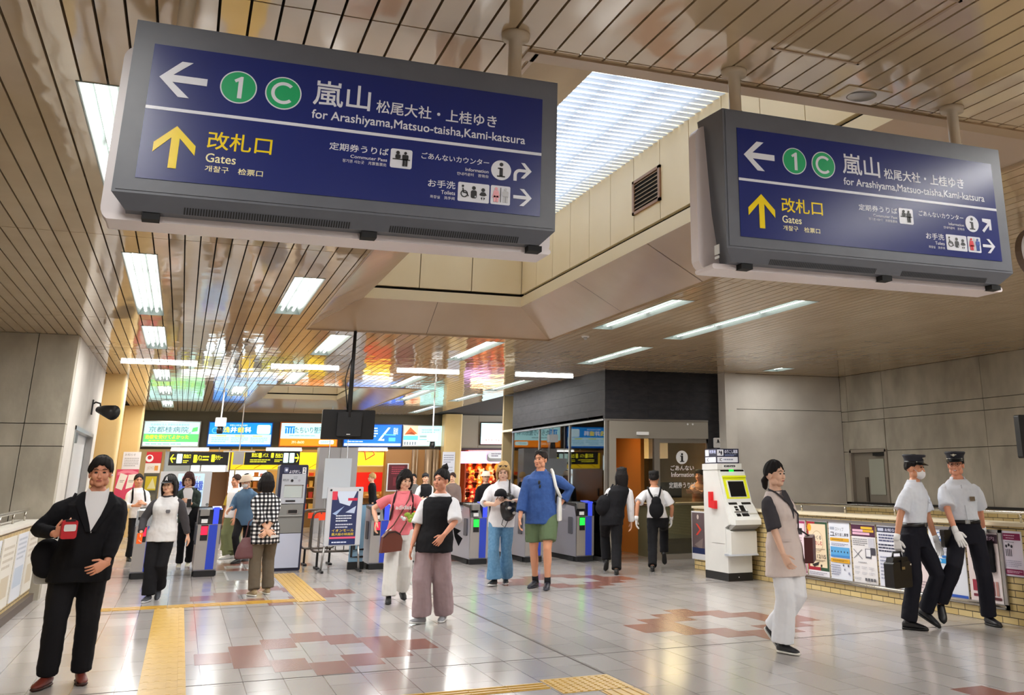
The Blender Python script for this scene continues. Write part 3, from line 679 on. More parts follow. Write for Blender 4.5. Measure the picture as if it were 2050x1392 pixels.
def sign(dx, label, right):
    cx = .495+dx
    t = thing('direction_sign', label, 'sign', (cx, SY+.15, ZC), group='blue hanging direction signs')
    def loc(v): return v.x-.495
    hw = .847; y0 = -.15; Z0 = ZC
    case = MB()
    prof = [(y0, 2.515), (y0, 3.195), (y0+.265, 3.21), (y0+.165, 2.46), (y0+.055, 2.462)]
    prof = [(a, z-Z0) for a, z in prof]
    # the lower front corners are clipped at 45 degrees
    n = len(prof); vs = []
    for s in (-1, 1):
        for a, z in prof: vs.append((s*(hw-(.05 if z < 2.5-Z0 else 0.0)), a, z))
    case.add(vs, [list(range(n)), list(range(2*n-1, n-1, -1))]+[[i, (i+1) % n, (i+1) % n+n, i+n] for i in range(n)])
    sub('case', case, m_case, t)
    fr = MB(); fr.box(-hw+.012, hw-.012, y0-.004, y0, 2.525-Z0, 3.187-Z0); sub('front_frame', fr, m_case, t)
    tray = MB(); tray.rrect(-hw-.045, hw+.045, 2.445-Z0, 3.17-Z0, y0+.20, y0+.275, .06, 0, 6); tray.rrect(-hw-.02, hw+.02, 2.437-Z0, 2.462-Z0, y0+.11, y0+.29, .012); sub('tray', tray, m_tray, t)
    pan = MB(); pan.box(-.776, .776, y0-.0075, y0-.004, 2.572-Z0, 3.104-Z0); sub('panel', pan, m_blue, t)
    for a, e in ((-.6, -.0), (.16, .70)):
        k = a; vm = MB()
        while k < e: vm.add([(k, y0+.030, 2.484-Z0), (k+.005, y0+.030, 2.484-Z0), (k+.005, y0+.052, 2.462-Z0), (k, y0+.052, 2.462-Z0)], [(0, 1, 2, 3)]); k += .0095
        sub('vent_slots', vm, m_black, t)
    for lx in (-.71, .085, .86-.08):
        la = MB(); la.box(lx-.03, lx+.03, y0+.06, y0+.12, 2.436-Z0, 2.46-Z0).box(lx-.018, lx+.018, y0+.055, y0+.1, 2.462-Z0, 2.482-Z0).tube([(lx-.012, y0+.06, 2.468-Z0), (lx, y0+.048, 2.487-Z0), (lx+.012, y0+.06, 2.468-Z0)], .005, 6); sub('latch', la, m_rubber, t)
    bx = MB()
    if right: bx.box(-hw-.004, -hw, y0+.07, y0+.115, 2.5-Z0, 2.545-Z0).box(-hw-.004, -hw, y0+.075, y0+.115, 2.48-Z0, 2.492-Z0); sub('side_sticker', bx, m_white, t)
    for px in (-.69, .69):
        po = MB(); po.lathe((px, .0, 3.2-Z0), [(.034, 0), (.036, .0), (.036, .05), (.031, .055), (.031, .235), (.062, .24), (.066, .262), (.066, .27)], 24); sub('post', po, m_post, t, True)
        for s in (-.1, .07): sub('bolt', MB().lathe((px+s*1.0, -.07, 3.2-Z0), [(.008, 0), (.008, .018)], 8), m_black, t)
    # lettering, read off the photographed panel
    L = MB(); mats = [m_lw, m_ly, m_lg, m_lyw, m_lk, m_lr, m_lp, m_lf, m_lbl]; yy = y0-.0085
    def P(l, r, tp, bt):
        return loc(ony(*l, SY)), loc(ony(*r, SY)), ony(*bt, SY).z-Z0, ony(*tp, SY).z-Z0
    def T(s, l, r, tp, bt, mi, bold): text(L, s, *P(l, r, tp, bt), yy, mi, bold)
    arrow(L, *P((319, 155), (415, 167), (383, 128), (373, 198)), yy, 'l', 0)
    for l, r, tp, bt, s in (((440, 175), (514, 182), (480, 143), (474, 210), '1'), ((530, 188), (603, 194), (570, 156), (563, 221), 'C')):
        a, e, z0, z1 = P(l, r, tp, bt); c = ((a+e)/2, (z0+z1)/2); rr = (e-a)/2
        L.disc(c[0], c[1], rr, yy, yy-.001, 0, 40); L.disc(c[0], c[1], rr*.93, yy-.001, yy-.002, 2, 40)
        if s == '1':
            L.prism([(c[0]-.018, c[1]+.028), (c[0]+.006, c[1]+.044), (c[0]+.014, c[1]+.044), (c[0]+.014, c[1]-.046), (c[0]-.002, c[1]-.046), (c[0]-.002, c[1]+.024), (c[0]-.012, c[1]+.018)], yy-.002, yy-.003, 0)
        else:
            k = 22; pin = []; r1, r0 = .046, .033
            for q, rad in ((1, r1), (-1, r0)):
                for i in range(k+1): g = math.radians(45+270*(i if q == 1 else k-i)/k); pin.append((c[0]+rad*math.cos(g), c[1]+rad*math.sin(g)))
            L.prism(pin, yy-.002, yy-.003, 0)
    T('嵐山', (628, 190), (741, 200), (632, 161), (738, 224), 0, .012)
    T('松尾大社・上桂ゆき', (753, 217), (993, 247), (759, 202), (865, 241), 0, .012)
    T('for Arashiyama,Matsuo-taisha,Kami-katsura', (624, 228), (1050, 282), (627, 220), (724, 255), 0, .012)
    a = P((291, 213), (1087, 313), (291, 212), (291, 218.5)); L.box(-.776, .776, yy-.001, yy, a[2]+.002, a[3]+.002, 0)
    arrow(L, *P((306, 297), (390, 307), (353, 254), (342, 338)), yy, 'u', 1)
    T('改札口', (416, 281), (544, 294), (428, 264.5), (530, 311), 1, .012)
    T('Gates', (412, 316), (472, 322), (418, 308), (431, 327), 3, .012)
    T('개찰구　检票口', (410, 339), (526, 347), (415, 332), (517, 355), 3, .012)
    T('定期券うりば', (659, 294), (777, 307), (665, 286), (772, 313), 0, .012)
    T('Commuter Pass', (701, 314), (774, 323), (703, 311), (772, 325), 0, .012)
    T('정기권 사는곳　月票售票处', (685, 323), (773, 332), (687, 319), (772, 335), 0, .005)
    a = P((780.5, 319), (824, 320.5), (783, 298), (821.5, 340.5)); L.prism(rrpoly(*a, .008), yy, yy-.001, 0); counter_icon(L, *a, yy-.002, 4)
    T('ごあんないカウンター', (843, 314), (978, 329), (845, 306), (973, 333), 0, .012)
    T('Information', (931, 339), (977, 347), (932, 337), (973, 348), 0, .012)
    T('안내카운터　咨询台', (914, 349), (977, 354), (916, 345), (976, 358), 0, .005)
    a = P((982, 342), (1022, 343), (1002, 322.5), (1002, 362)); c = ((a[0]+a[1])/2, (a[2]+a[3])/2); R = (a[1]-a[0])/2
    L.disc(c[0], c[1], R, yy, yy-.001, 0, 32); L.disc(c[0], c[1]+R*.58, R*.19, yy-.001, yy-.002, 4, 16)
    for q in ((-.17, .17, -.62, .22), (-.34, .0, .1, .24), (-.4, .4, -.7, -.56)): L.box(c[0]+q[0]*R, c[0]+q[1]*R, yy-.002, yy-.001, c[1]+q[2]*R, c[1]+q[3]*R, 4)
    a = P((1027, 345), (1063, 344), (1045, 328), (1030, 363)); w, h = a[1]-a[0], a[3]-a[2]
    if right:
        u = lambda p: (a[0]+w*p[0], a[2]+h*p[1])
        L.prism([u(p) for p in ((.12, .12), (.62, .62), (.62-.42, .72), (.2, .92), (.92, .92), (.92, .2), (.72, .2), (.74, .5), (.26, 0.0))], yy, yy-.001, 0)
    else:
        pts = []
        for i in range(9): g = math.radians(180-90*i/8); pts.append((a[0]+w*.36+w*.36*math.cos(g), a[2]+h*.30+h*.36*math.sin(g)))
        inn = []
        for i in range(9): g = math.radians(90+90*i/8); inn.append((a[0]+w*.36+w*.18*math.cos(g), a[2]+h*.30+h*.20*math.sin(g)))
        L.prism([(a[0], a[2])]+pts+[(a[0]+w*.74, a[2]+h*.66), (a[0]+w*.74, a[2]+h*.50)]+inn+[(a[0]+w*.18, a[2])], yy, yy-.001, 0)
        L.prism([(a[1], a[2]+h*.58), (a[0]+w*.60, a[3]), (a[0]+w*.40, a[3]), (a[0]+w*.76, a[2]+h*.58), (a[0]+w*.40, a[2]+h*.16), (a[0]+w*.60, a[2]+h*.16)], yy-.001, yy-.002, 0)
    T('お手洗', (856, 369), (910.5, 373), (860, 360), (908.5, 380), 0, .012)
    T('Toilets', (882, 386), (910, 389), (884, 382), (908, 392), 0, .012)
    T('화장실　洗手间', (860, 395), (909, 399), (861, 391), (908, 402), 0, .005)
    a = P((915.5, 386), (978, 392), (918, 365), (976, 409)); L.prism(rrpoly(*a, .006), yy, yy-.001, 0); w, h = a[1]-a[0], a[3]-a[2]; Y2 = yy-.002
    L.ringd(a[0]+w*.2, a[2]+h*.4, h*.14, h*.19, Y2-.001, Y2, 4, 18); L.disc(a[0]+w*.15, a[2]+h*.8, h*.06, Y2, Y2-.001, 4, 12); L.prism([(a[0]+w*.13, a[2]+h*.7), (a[0]+w*.17, a[2]+h*.7), (a[0]+w*.19, a[2]+h*.5), (a[0]+w*.29, a[2]+h*.47), (a[0]+w*.35, a[2]+h*.3), (a[0]+w*.32, a[2]+h*.28), (a[0]+w*.27, a[2]+h*.42), (a[0]+w*.15, a[2]+h*.45)], Y2, Y2-.001, 4)
    L.disc(a[0]+w*.5, a[2]+h*.74, h*.1, Y2, Y2-.001, 4, 14); L.rrect(a[0]+w*.41, a[0]+w*.6, a[2]+h*.2, a[2]+h*.62, Y2, Y2-.001, h*.1, 4, 4); L.box(a[0]+w*.53, a[0]+w*.58, Y2-.002, Y2-.001, a[2]+h*.27, a[2]+h*.31, 0); L.box(a[0]+w*.547, a[0]+w*.563, Y2-.002, Y2-.001, a[2]+h*.24, a[2]+h*.34, 0)
    L.disc(a[0]+w*.8, a[2]+h*.68, h*.1, Y2, Y2-.001, 4, 14); L.prism([(a[0]+w*.74, a[2]+h*.56), (a[0]+w*.86, a[2]+h*.56), (a[0]+w*.92, a[2]+h*.42), (a[0]+w*.85, a[2]+h*.36), (a[0]+w*.75, a[2]+h*.36), (a[0]+w*.68, a[2]+h*.42)], Y2, Y2-.001, 4)
    for s in (-1, 1): L.prism([(a[0]+w*(.8+s*.02), a[2]+h*.3), (a[0]+w*(.8+s*.07), a[2]+h*.26), (a[0]+w*(.8+s*.03), a[2]+h*.14)], Y2, Y2-.001, 4)
    a = P((981, 391), (1020, 394), (983, 371.6), (1019, 413)); L.prism(rrpoly(*a, .006), yy, yy-.001, 0); w, h = a[1]-a[0], a[3]-a[2]
    figure(L, a[0]+w*.27, a[2]+h*.12, a[2]+h*.9, Y2, 5 if right else 6, 'woman'); L.box(a[0]+w*.49, a[0]+w*.52, Y2-.001, Y2, a[2]+h*.12, a[2]+h*.9, 4 if not right else 7); figure(L, a[0]+w*.75, a[2]+h*.12, a[2]+h*.9, Y2, 8 if right else 7)
    arrow(L, *P((1026, 394), (1063, 399), (1045, 380), (1045, 414)), yy, 'r', 0)
    sub('lettering', L, mats, t)
sign(0, 'larger blue hanging direction sign with a bent white arrow beside the information symbol', False)
sign(2.525, 'blue hanging direction sign on the right with a diagonal white arrow beside the information symbol', True)
# round brown fitting hanging beyond the right sign
t = thing('hanging_disc', 'brown round disc hanging at the right edge behind the smaller blue sign', 'disc', tuple(ony(2080, 508, 5.75)))
sub('disc', MB().disc(0, 0, .2, -.03, .03, 0, 40), mat('disc_brown', (120, 96, 76), .35), t); sub('rim', MB().ringd(0, 0, .19, .208, -.035, .035, 0, 40), mat('disc_rim', (100, 80, 64), .4), t)
sub('rod', MB().tube([(0, 0, .2), (0, 0, ZC-ony(2080, 508, 5.75).z)], .014, 8), m_post, t, True)
t = thing('wall_monitor', 'black monitor back at the right edge beside the concrete wall', 'monitor', (ony(2037, 870, 8.2).x+.25, 8.2, ony(2040, 874, 8.2).z))
sub('screen', MB().rrect(-.24, .26, -.215, .215, -.03, .04, .02), m_black, t); sub('arm', MB().tube([(.1, .03, 0), (.24, .1, .1), (.24, .1, ZC-ony(2040, 874, 8.2).z)], .02, 8), m_black, t, True)

# ============================================================ advertising light boxes over the far shops
E1 = .68
def lightbox(name, label, px, Y, fn, frame=None):
    x0, x1, z0, z1 = boxy(*px, Y); w, h = x1-x0, z1-z0
    t = thing(name, label, 'light box', ((x0+x1)/2, Y, z0), group='advertising light boxes')
    sub('frame', MB().box(-w/2-.03, w/2+.03, 0, .14, -.03, h+.03), frame or m_steel, t)
    s = Sheet(w, h, E1); fn(s); s.build(t, 'lit_face'); return t
AY = 34.0
def ad1(s):
    s.r(0, 1, .5, 1, '#b8ecec').r(0, 1, .16, .5, '#5cc46c').r(0, 1, 0, .16, '#c8f0e0').t('社会福祉法人 京都社会事業財団', .1, .8, .84, .93, '#6a8a90').t('京都桂病院', .08, .8, .56, .80, '#4c6a74', .01)
    s.t('治療を受けてよかった', .03, .82, .29, .46, '#f0f020', .015).lines(.1, .75, .18, .26, 1, '#c8f040').lines(.05, .9, .03, .12, 1, '#7aa8a0').poly([(.86, .58), (.97, .62), (.97, .8), (.88, .76)], '#5cc46c').poly([(.8, .5), (.86, .52), (.84, .6)], '#7cc48c')
def ad2(s):
    s.r(0, 1, .5, 1, '#1488e0').r(0, 1, .07, .5, '#b8e0f4').r(0, 1, 0, .07, '#1468c8').r(.76, .98, .52, .92, '#cfeefa', .05).t('医療法人社団 歯科診療所', .32, .6, .86, .93, '#e8f4ff')
    for k, c in enumerate('浅井歯科'): s.t(c, .22+k*.115, .32+k*.115, .58, .82, ('#f4f4f4', '#f4f4f4', '#f8e020', '#f4f4f4')[k] if k else '#f8e020', .03)
    s.d(.09, .66, .13, '#58b8f4').d(.09, .66, .09, '#1488e0')
    for k in range(3): s.r(.12+k*.29, .28+k*.29, .41, .45, '#b8c84a').lines(.05+k*.31, .32+k*.31, .14, .38, 3, '#88b8d0')
def ad3(s):
    s.r(0, 1, .32, 1, '#b8f0f4').r(0, 1, 0, .32, '#f0861a').r(.68, .95, .08, .26, '#d8f4f0', .04).t('たちいり整形外科', .24, .92, .56, .84, '#4a6a70', .012).lines(.15, .7, .40, .5, 1, '#8ab0b4').t('391-8600', .2, .42, .1, .22, '#fbe8c0')
    for k in range(4): s.r(.07+.045*k, .10+.045*k, .54, .84-.06*(k in (0, 3)), '#1878c8')
    s.r(.06, .24, .80, .86, '#1878c8').lines(.72, .9, .12, .22, 2, '#48b0d0')
def ad4(s):
    s.r(0, 1, .12, 1, '#0c68e0').r(0, 1, 0, .12, '#d4ecf8').poly([(.60, .3), (.64, .3), (.80, .88), (.76, .88)], '#e8f8ff').poly([(.66, .52), (.90, .5), (.90, .54), (.66, .56)], '#58c8f0').t('阪急桂', .86, .94, .55, .88, '#e8f4ff').lines(.05, .45, .16, .24, 1, '#e8f4ff').lines(.42, .58, .4, .9, 4, '#d8ecff').poly([(.58, .26), (.7, .24), (.7, .34)], '#e8f8ff')
    s.r(.78, .9, .22, .4, '#4ab8e8')
def ad5(s):
    s.r(0, .36, .5, 1, '#e8c8a0').poly([(.02, .55), (.16, .92), (.34, .6)], '#c85a2a').poly([(.04, .58), (.2, .7), (.3, .55)], '#8a3a1a').r(0, .36, .28, .5, '#58c0e0').r(0, .36, 0, .28, '#e8ecec').r(.36, 1, 0, 1, '#b4f0ec').lines(.45, .9, .62, .86, 2, '#88a8b0').r(.4, .58, .42, .52, '#88a0a0').r(.62, .82, .42, .52, '#a8c070').r(.4, .85, .3, .33, '#5a9ab8')
    for k in range(5): s.r(.02+k*.065, .06+k*.065, .04, .2, '#707880')
def ad6(s):
    s.r(0, 1, 0, 1, '#cdf4f2').poly([(.56, .4), (.8, .4), (.74, .7), (.66, .86), (.60, .7)], '#e8f6f8').d(.67, .8, .1, '#58646a').poly([(.52, .42), (.6, .55), (.62, .42)], '#6aa8d0').poly([(.64, .42), (.7, .6), (.72, .44)], '#28303a').t('社会福祉法人', .22, .48, .62, .7, '#b8d0d4').t('採用説明', .24, .5, .5, .6, '#b8ccd0').t('4月 採用募集', .08, .92, .14, .26, '#d87a70', .01).r(.0, 1, 0, .04, '#e8a0a0')
lightbox('advertising_light_box', 'green and white hospital advertising light box at far left', (288, 845, 398, 893), AY, ad1)
lightbox('advertising_light_box', 'blue dental clinic light box second from the left', (418, 847, 543, 893), AY, ad2, mat('frame_blue', (20, 80, 180), .4))
lightbox('advertising_light_box', 'white and orange clinic light box half hidden by the monitor', (562, 848, 675, 893), AY, ad3, mat('frame_orange', (220, 110, 30), .4))
lightbox('advertising_light_box', 'deep blue map light box right of the hanging monitor', (690, 851, 803, 893), AY, ad4, mat('frame_blue', (20, 80, 180), .4))
lightbox('advertising_light_box', 'restaurant light box with a dish photo left of the cream column', (808, 853, 887, 893), AY, ad5)
lightbox('advertising_light_box', 'pale light box with a standing figure right of the cream column', (963, 848, 1045, 890), AY, ad6, m_black)
# header wall over the shops and what lies below it
m_header = mat('header_olive', (92, 86, 70), .6)
a = boxy(275, 897, 885, 840, AY)
struct('wall_header', MB().box(-1.7, 7.8, AY+.15, AY+.4, 2.36, ZC+.02), m_header)
struct('wall_header_right', MB().box(7.8, 9.0, AY+.05, AY+.4, 2.42, ZC+.02).box(9.01, 10.8, AY+.05, AY+.4, 2.42, ZC+.02).box(10.81, 13.4, AY+.05, AY+.4, 2.42, ZC+.02), mat('header_beige', (168, 156, 138), .5))
struct('trim_4', MB().box(7.7, 13.4, AY-.0, AY+.05, 2.36, 2.42), mat('trim_dark_purple', (70, 54, 60), .5))
def back_tube(px, lb):
    x0, x1, z0, z1 = boxy(*px, 33.7); t = thing('tube_light', lb, 'tube light', ((x0+x1)/2, 33.7, (z0+z1)/2), group='tubes under the shop header')
    w = (x1-x0)/2; sub('batten', MB().box(-w, w, .03, .30, .02, .08), m_white, t); sub('tube', MB().tube([(-w, 0, 0), (w, 0, 0)], .02, 8), m_tube, t, True)
back_tube((342, 900, 418, 903), 'white tube under the header above the left black exit sign')
back_tube((533, 900, 604, 903), 'white tube under the header above the right black exit sign')
back_tube((716, 900, 776, 903), 'white tube under the header above the yellow shop front')
# black and yellow exit signs
def exitsign(label, px, right):
    x0, x1, z0, z1 = boxy(*px, 33.0); w, h = x1-x0, z1-z0
    t = thing('exit_sign', label, 'sign', ((x0+x1)/2, 33.0, z0), group='black and yellow exit signs')
    sub('box', MB().box(-w/2, w/2, 0, .12, 0, h), m_black, t)
    for s in (-1, 1): sub('bracket', MB().box(s*w*.35-.015, s*w*.35+.015, .12, 1.16, h-.06, h-.03).box(s*w*.35-.015, s*w*.35+.015, 1.13, 1.16, h-.06, 2.42-z0), m_steel, t)
    s = Sheet(w, h, .7); g = '#e8e428'
    if not right:
        s.t('西出口', .24, .36, .52, .82, g, .01).lines(.24, .34, .15, .4, 2, g).r(.13, .22, .15, .85, '#b8e0d8', .02).r(.41, .47, .2, .78, g, .02).t('バス', .48, .55, .35, .75, g, .01).lines(.56, .67, .3, .75, 2, g).r(.71, .77, .25, .8, g, .02).t('タクシー', .78, .9, .4, .75, g, .01)
        arrow(s.mb, s.X(.02), s.X(.11), s.Z(.2), s.Z(.8), s.y, 'l', s.mi(g))
    else:
        s.t('東出口', .12, .24, .55, .85, g, .01).r(.25, .3, .5, .85, g, .02).t('バス', .32, .42, .55, .82, g, .01).lines(.1, .46, .15, .42, 2, g).r(.47, .52, .5, .85, g, .02).t('西出口', .55, .68, .5, .82, g, .01).lines(.54, .68, .18, .4, 2, g).r(.7, .79, .15, .85, '#c0e4dc', .02).r(.81, .9, .15, .85, '#c0e4dc', .02)
        arrow(s.mb, s.X(.91), s.X(.99), s.Z(.2), s.Z(.8), s.y, 'r', s.mi(g))
    s.build(t, 'lettering')
exitsign('black hanging exit sign with a yellow arrow pointing left', (338, 905, 457, 932), False)
exitsign('black hanging exit sign with a yellow arrow pointing right', (490, 903, 600, 931), True)
# shop back walls, bright window, door
struct('wall_far', MB().box(-2, -.55, 36.5, 36.6, 0, 3.5).box(2.6, 13.4, 36.5, 36.6, 0, 3.5).box(-.55, 2.6, 36.5, 36.6, 0, 1.0).box(-.55, 2.6, 36.5, 36.6, 2.3, 3.5), mat('shop_wall', (214, 186, 130), .6))
wn = MB(); wn.box(-.55, 2.6, 36.5, 36.54, .95, 1.0); wn.box(-.55, 2.6, 36.5, 36.54, 2.25, 2.3)
for xx in (-.55, .5, 1.55, 2.55): wn.box(xx, xx+.05, 36.5, 36.54, 1.0, 2.3)
w2 = struct('window_2', wn, m_steel); struct('window_pane', MB().box(-.5, 2.55, 36.55, 36.56, 1.0, 2.25), m_glass, w2)
def sidebox(name, label, cat, px, Y, depth, m, z0=None, extra=None, group=None):
    x0, x1, a, z1 = boxy(*px, Y); z0 = a if z0 is None else z0
    t = thing(name, label, cat, ((x0+x1)/2, Y, z0), group=group); sub('body', MB().box(-(x1-x0)/2, (x1-x0)/2, 0, depth, 0, z1-z0), m, t)
    if extra:
        s = Sheet(x1-x0, z1-z0); s.y = -.002; extra(s); s.build(t, 'face')
    return t
def atm(s): s.r(0, 1, .86, 1, '#d8182a').d(.22, .92, .045, '#ffffff').d(.22, .93, .025, '#d8182a').r(0, 1, .74, .86, '#f4ece4').t('JOYO', .15, .6, .775, .82, '#c8a890').r(.62, .85, .77, .83, '#f0a040').r(.1, .9, .5, .72, '#4a4a3c').r(.14, .86, .53, .70, '#d8c020').poly([(.3, .55), (.6, .68), (.85, .55)], '#e8e0a8').r(.1, .9, .1, .48, '#6a665a').r(.5, .8, .32, .4, '#f8fcfc').lines(.15, .85, .43, .48, 1, '#b0a040')
sidebox('cash_machine', 'cash machine under a red header with a white mark beside the poster column', 'machine', (284, 905, 315, 1060), 33.2, .6, mat('atm_grey', (90, 88, 78), .5), 0, atm)
t = thing('glass_partition', 'tall white glass partition lit from behind left of the exit sign', 'partition', (-.15, 34.5, 0)); sub('pane', MB().box(-.35, .35, 0, .05, 0, 2.3), mat('milk_glass', (236, 246, 250), .3), t); sub('frame', MB().box(-.38, -.35, -.02, .07, 0, 2.35).box(.35, .38, -.02, .07, 0, 2.35), m_steel, t)
def adpanel(s):
    s.r(.34, .86, .36, .97, '#bfe0f4', .02).t('桂駅からすぐ', .42, .78, .88, .94, '#e08aa8').t('資格の学校', .38, .62, .74, .87, '#3a5ad0', .02).t('体験', .68, .84, .74, .87, '#3a5ad0', .02).r(.4, .84, .58, .72, '#88b0e0').r(.46, .8, .4, .55, '#6a8ac0').lines(.4, .8, .36, .4, 1, '#ffffff').d(.97, .55, .02, '#606468')
sidebox('display_board', 'tall grey display panel with a blue poster behind the woman with glasses', 'panel', (312, 944, 416, 1105), 27.0, .35, mat('panel_grey', (176, 180, 188), .4, .2), 0, adpanel)
t = sidebox('wooden_door', 'brown wooden door beyond the gates left of the yellow shop front', 'door', (415, 945, 450, 1080), 33.8, .08, mat('door_brown', (128, 88, 48), .5), 0); sub('handle', MB().box(.28, .33, -.06, 0, .85, 1.1), m_black, t)
struct('wall_shop_divider', MB().box(*boxy(456.5, 905, 459, 1000, 33.6)[:2], 33.5, 36.5, 0, 2.36), mat('divider_brown', (140, 92, 52), .5))
# yellow bakery
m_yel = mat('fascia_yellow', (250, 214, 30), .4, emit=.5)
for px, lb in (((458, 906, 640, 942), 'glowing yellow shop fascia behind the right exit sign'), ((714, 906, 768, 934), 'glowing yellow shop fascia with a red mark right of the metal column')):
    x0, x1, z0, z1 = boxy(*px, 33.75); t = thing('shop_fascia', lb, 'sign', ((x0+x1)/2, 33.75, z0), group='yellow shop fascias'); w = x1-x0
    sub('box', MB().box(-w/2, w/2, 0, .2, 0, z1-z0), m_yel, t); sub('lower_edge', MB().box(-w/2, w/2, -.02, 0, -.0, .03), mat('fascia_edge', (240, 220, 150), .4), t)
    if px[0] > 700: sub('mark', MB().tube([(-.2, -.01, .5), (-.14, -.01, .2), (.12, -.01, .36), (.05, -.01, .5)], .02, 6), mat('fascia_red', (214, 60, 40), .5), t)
    else:
        sm = MB()
        for k in range(5): sm.tube([(-w/2+.2+k*w/5, -.01, .05), (-w/2+.45+k*w/5, -.01, .2)], .008, 5)
        sub('line_pattern', sm, mat('fascia_line', (190, 150, 20), .5), t)
rr = random.Random(5)
def shelf_unit(px, Y, lb, n, cols, grp, item, lbi, back):
    x0, x1, z0, z1 = boxy(*px, Y); w = x1-x0
    t = thing('display_shelf', lb, 'shelf', ((x0+x1)/2, Y, 0), group='shop display shelves'); hs = [.55+.34*k for k in range(n)]
    sub('frame', MB().box(-w/2, -w/2+.04, 0, .45, 0, z1).box(w/2-.04, w/2, 0, .45, 0, z1).box(-w/2, w/2, .42, .45, 0, z1), back, t)
    for h in hs: sub('shelf_board', MB().box(-w/2, w/2, 0, .45, h-.03, h), mat('shelf_wood', (196, 150, 90), .5), t)
    i = 0
    for h in hs:
        x = -w/2+.1
        while x < w/2-.12:
            a = rr.uniform(.09, .15); hh = rr.uniform(.08, .2); c = cols[i % len(cols)]; i += 1
            mb = MB()
            if item == 'snack_box': mb.box(-a/2, a/2, 0, .16, 0, hh)
            else: mb.ell((0, .1, hh*.45), (a*.55, .1, hh*.45), 10, 6)
            o = mb.build(item, ink(c), None, item != 'snack_box'); o.location = ((x0+x1)/2+x+a/2, Y+.05, h); tag(o, lbi, 'goods', grp); x += a+rr.uniform(.02, .06)
sub_w = mat('shelf_back', (206, 170, 110), .6)
shelf_unit((602, 945, 636, 1020), 35.2, 'warm lit shelf of packed goods just right of the intercom machine', 4, ['#d8602a', '#e8c060', '#f0e8d0', '#c83c28', '#e89a3c'], 'packed goods on the shop shelves', 'snack_box', 'small coloured packet on the shelf right of the intercom machine', sub_w)
shelf_unit((498, 962, 545, 1020), 35.2, 'warm lit shelf of packed goods behind the person in the bucket hat', 4, ['#e8a0b0', '#e8c060', '#f0d8a0', '#d88a3c'], 'goods behind the bucket hat', 'snack_box', 'small coloured packet on the shelf behind the bucket hat', sub_w)
shelf_unit((716, 985, 770, 1030), 35.4, 'low counter of baked goods under the red panel', 2, ['#d89a50', '#e8c080', '#c87838', '#f0e0b0'], 'baked goods under the red panel', 'bread_roll', 'small baked roll on the counter under the red panel', sub_w)
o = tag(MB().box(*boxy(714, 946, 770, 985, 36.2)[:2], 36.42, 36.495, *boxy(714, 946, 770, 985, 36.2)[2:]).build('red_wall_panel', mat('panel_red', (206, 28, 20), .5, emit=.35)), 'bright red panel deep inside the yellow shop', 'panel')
for x0, x1, y in ((2.9, 6.3, 35.0), (.2, 2.4, 35.4)):
    t = thing('shop_lamp', 'warm ceiling lamp deep inside the shop %s' % ('behind the metal column' if x0 > 1 else 'behind the left exit sign'), 'ceiling light', ((x0+x1)/2, y, 2.75)); w = (x1-x0)/2
    sub('housing', MB().box(-w, w, -.2, .2, .0, .08), m_white, t); sub('diffuser', MB().box(-w+.05, w-.05, -.15, .15, -.02, 0), mat('shop_lamp', (255, 214, 150), .5, emit=9), t)
struct('ceiling_shop', MB().box(-2, 13.4, AY+.4, 36.5, 2.86, 2.9), mat('shop_ceiling', (220, 200, 160), .7))
# metal column with hung white board
x0, x1, _, _ = boxy(636, 900, 714, 1000, 31.6)
struct('column_metal', MB().box(x0, x1, 31.6, 32.2, 0, 2.36).box(x0+.3, x0+.34, 31.57, 31.6, 0, 2.36).box(x1-.5, x1-.46, 31.57, 31.6, 0, 2.36), mat('column_silver', (172, 170, 172), .45, .3))
x0, x1, z0, z1 = boxy(648, 918, 702, 998, 30.5); t = thing('white_board', 'plain white board hung in front of the metal column', 'board', ((x0+x1)/2, 30.5, z0)); w = (x1-x0)/2
sub('board', MB().box(-w, w, 0, .05, 0, z1-z0), mat('board_pale', (200, 208, 218), .35), t)
for s in (-.75, .6): sub('hanger', MB().tube([(s*w, .02, z1-z0), (s*w, .02, ZC-z0)], .012, 6), m_steel, t)
for s in (-.8, .8): sub('leg', MB().tube([(s*w, .02, 0), (s*w, .02, -z0)], .016, 6), m_steel, t)
# brown wall with red framed poster, pipes
struct('wall_brown', MB().box(*boxy(770, 906, 866, 1000, 33.7)[:2], 33.7, 34.1, 0, 2.36), mat('wall_brown', (166, 118, 66), .6))
x0, x1, z0, z1 = boxy(775, 928, 818, 984, 33.6); t = thing('framed_poster', 'dark red framed poster on the brown wall behind the woman in pink', 'poster', ((x0+x1)/2, 33.66, z0)); w = x1-x0
sub('frame', MB().box(-w/2, w/2, 0, .04, 0, z1-z0), m_white, t); s = Sheet(w, z1-z0); s.r(.06, .94, .04, .96, '#5a1420').lines(.2, .8, .6, .9, 4, '#a84050').r(.3, .7, .2, .5, '#7a2430'); s.build(t)
for px, r in ((826, .05), (833, .03), (856, .12), (868, .06), (874, .05)):
    p = ony(px, 950, 33.5); tag(MB().tube([(p.x, 33.5, 0), (p.x, 33.5, 2.36)], r, 12).build('wall_pipe', mat('pipe_brown', (150, 124, 96), .4, .3), None, True), 'vertical metal pipe on the brown wall left of the cream column' if px < 850 else 'bundled metal pipe beside the cream column', 'pipe', 'pipes by the cream column')
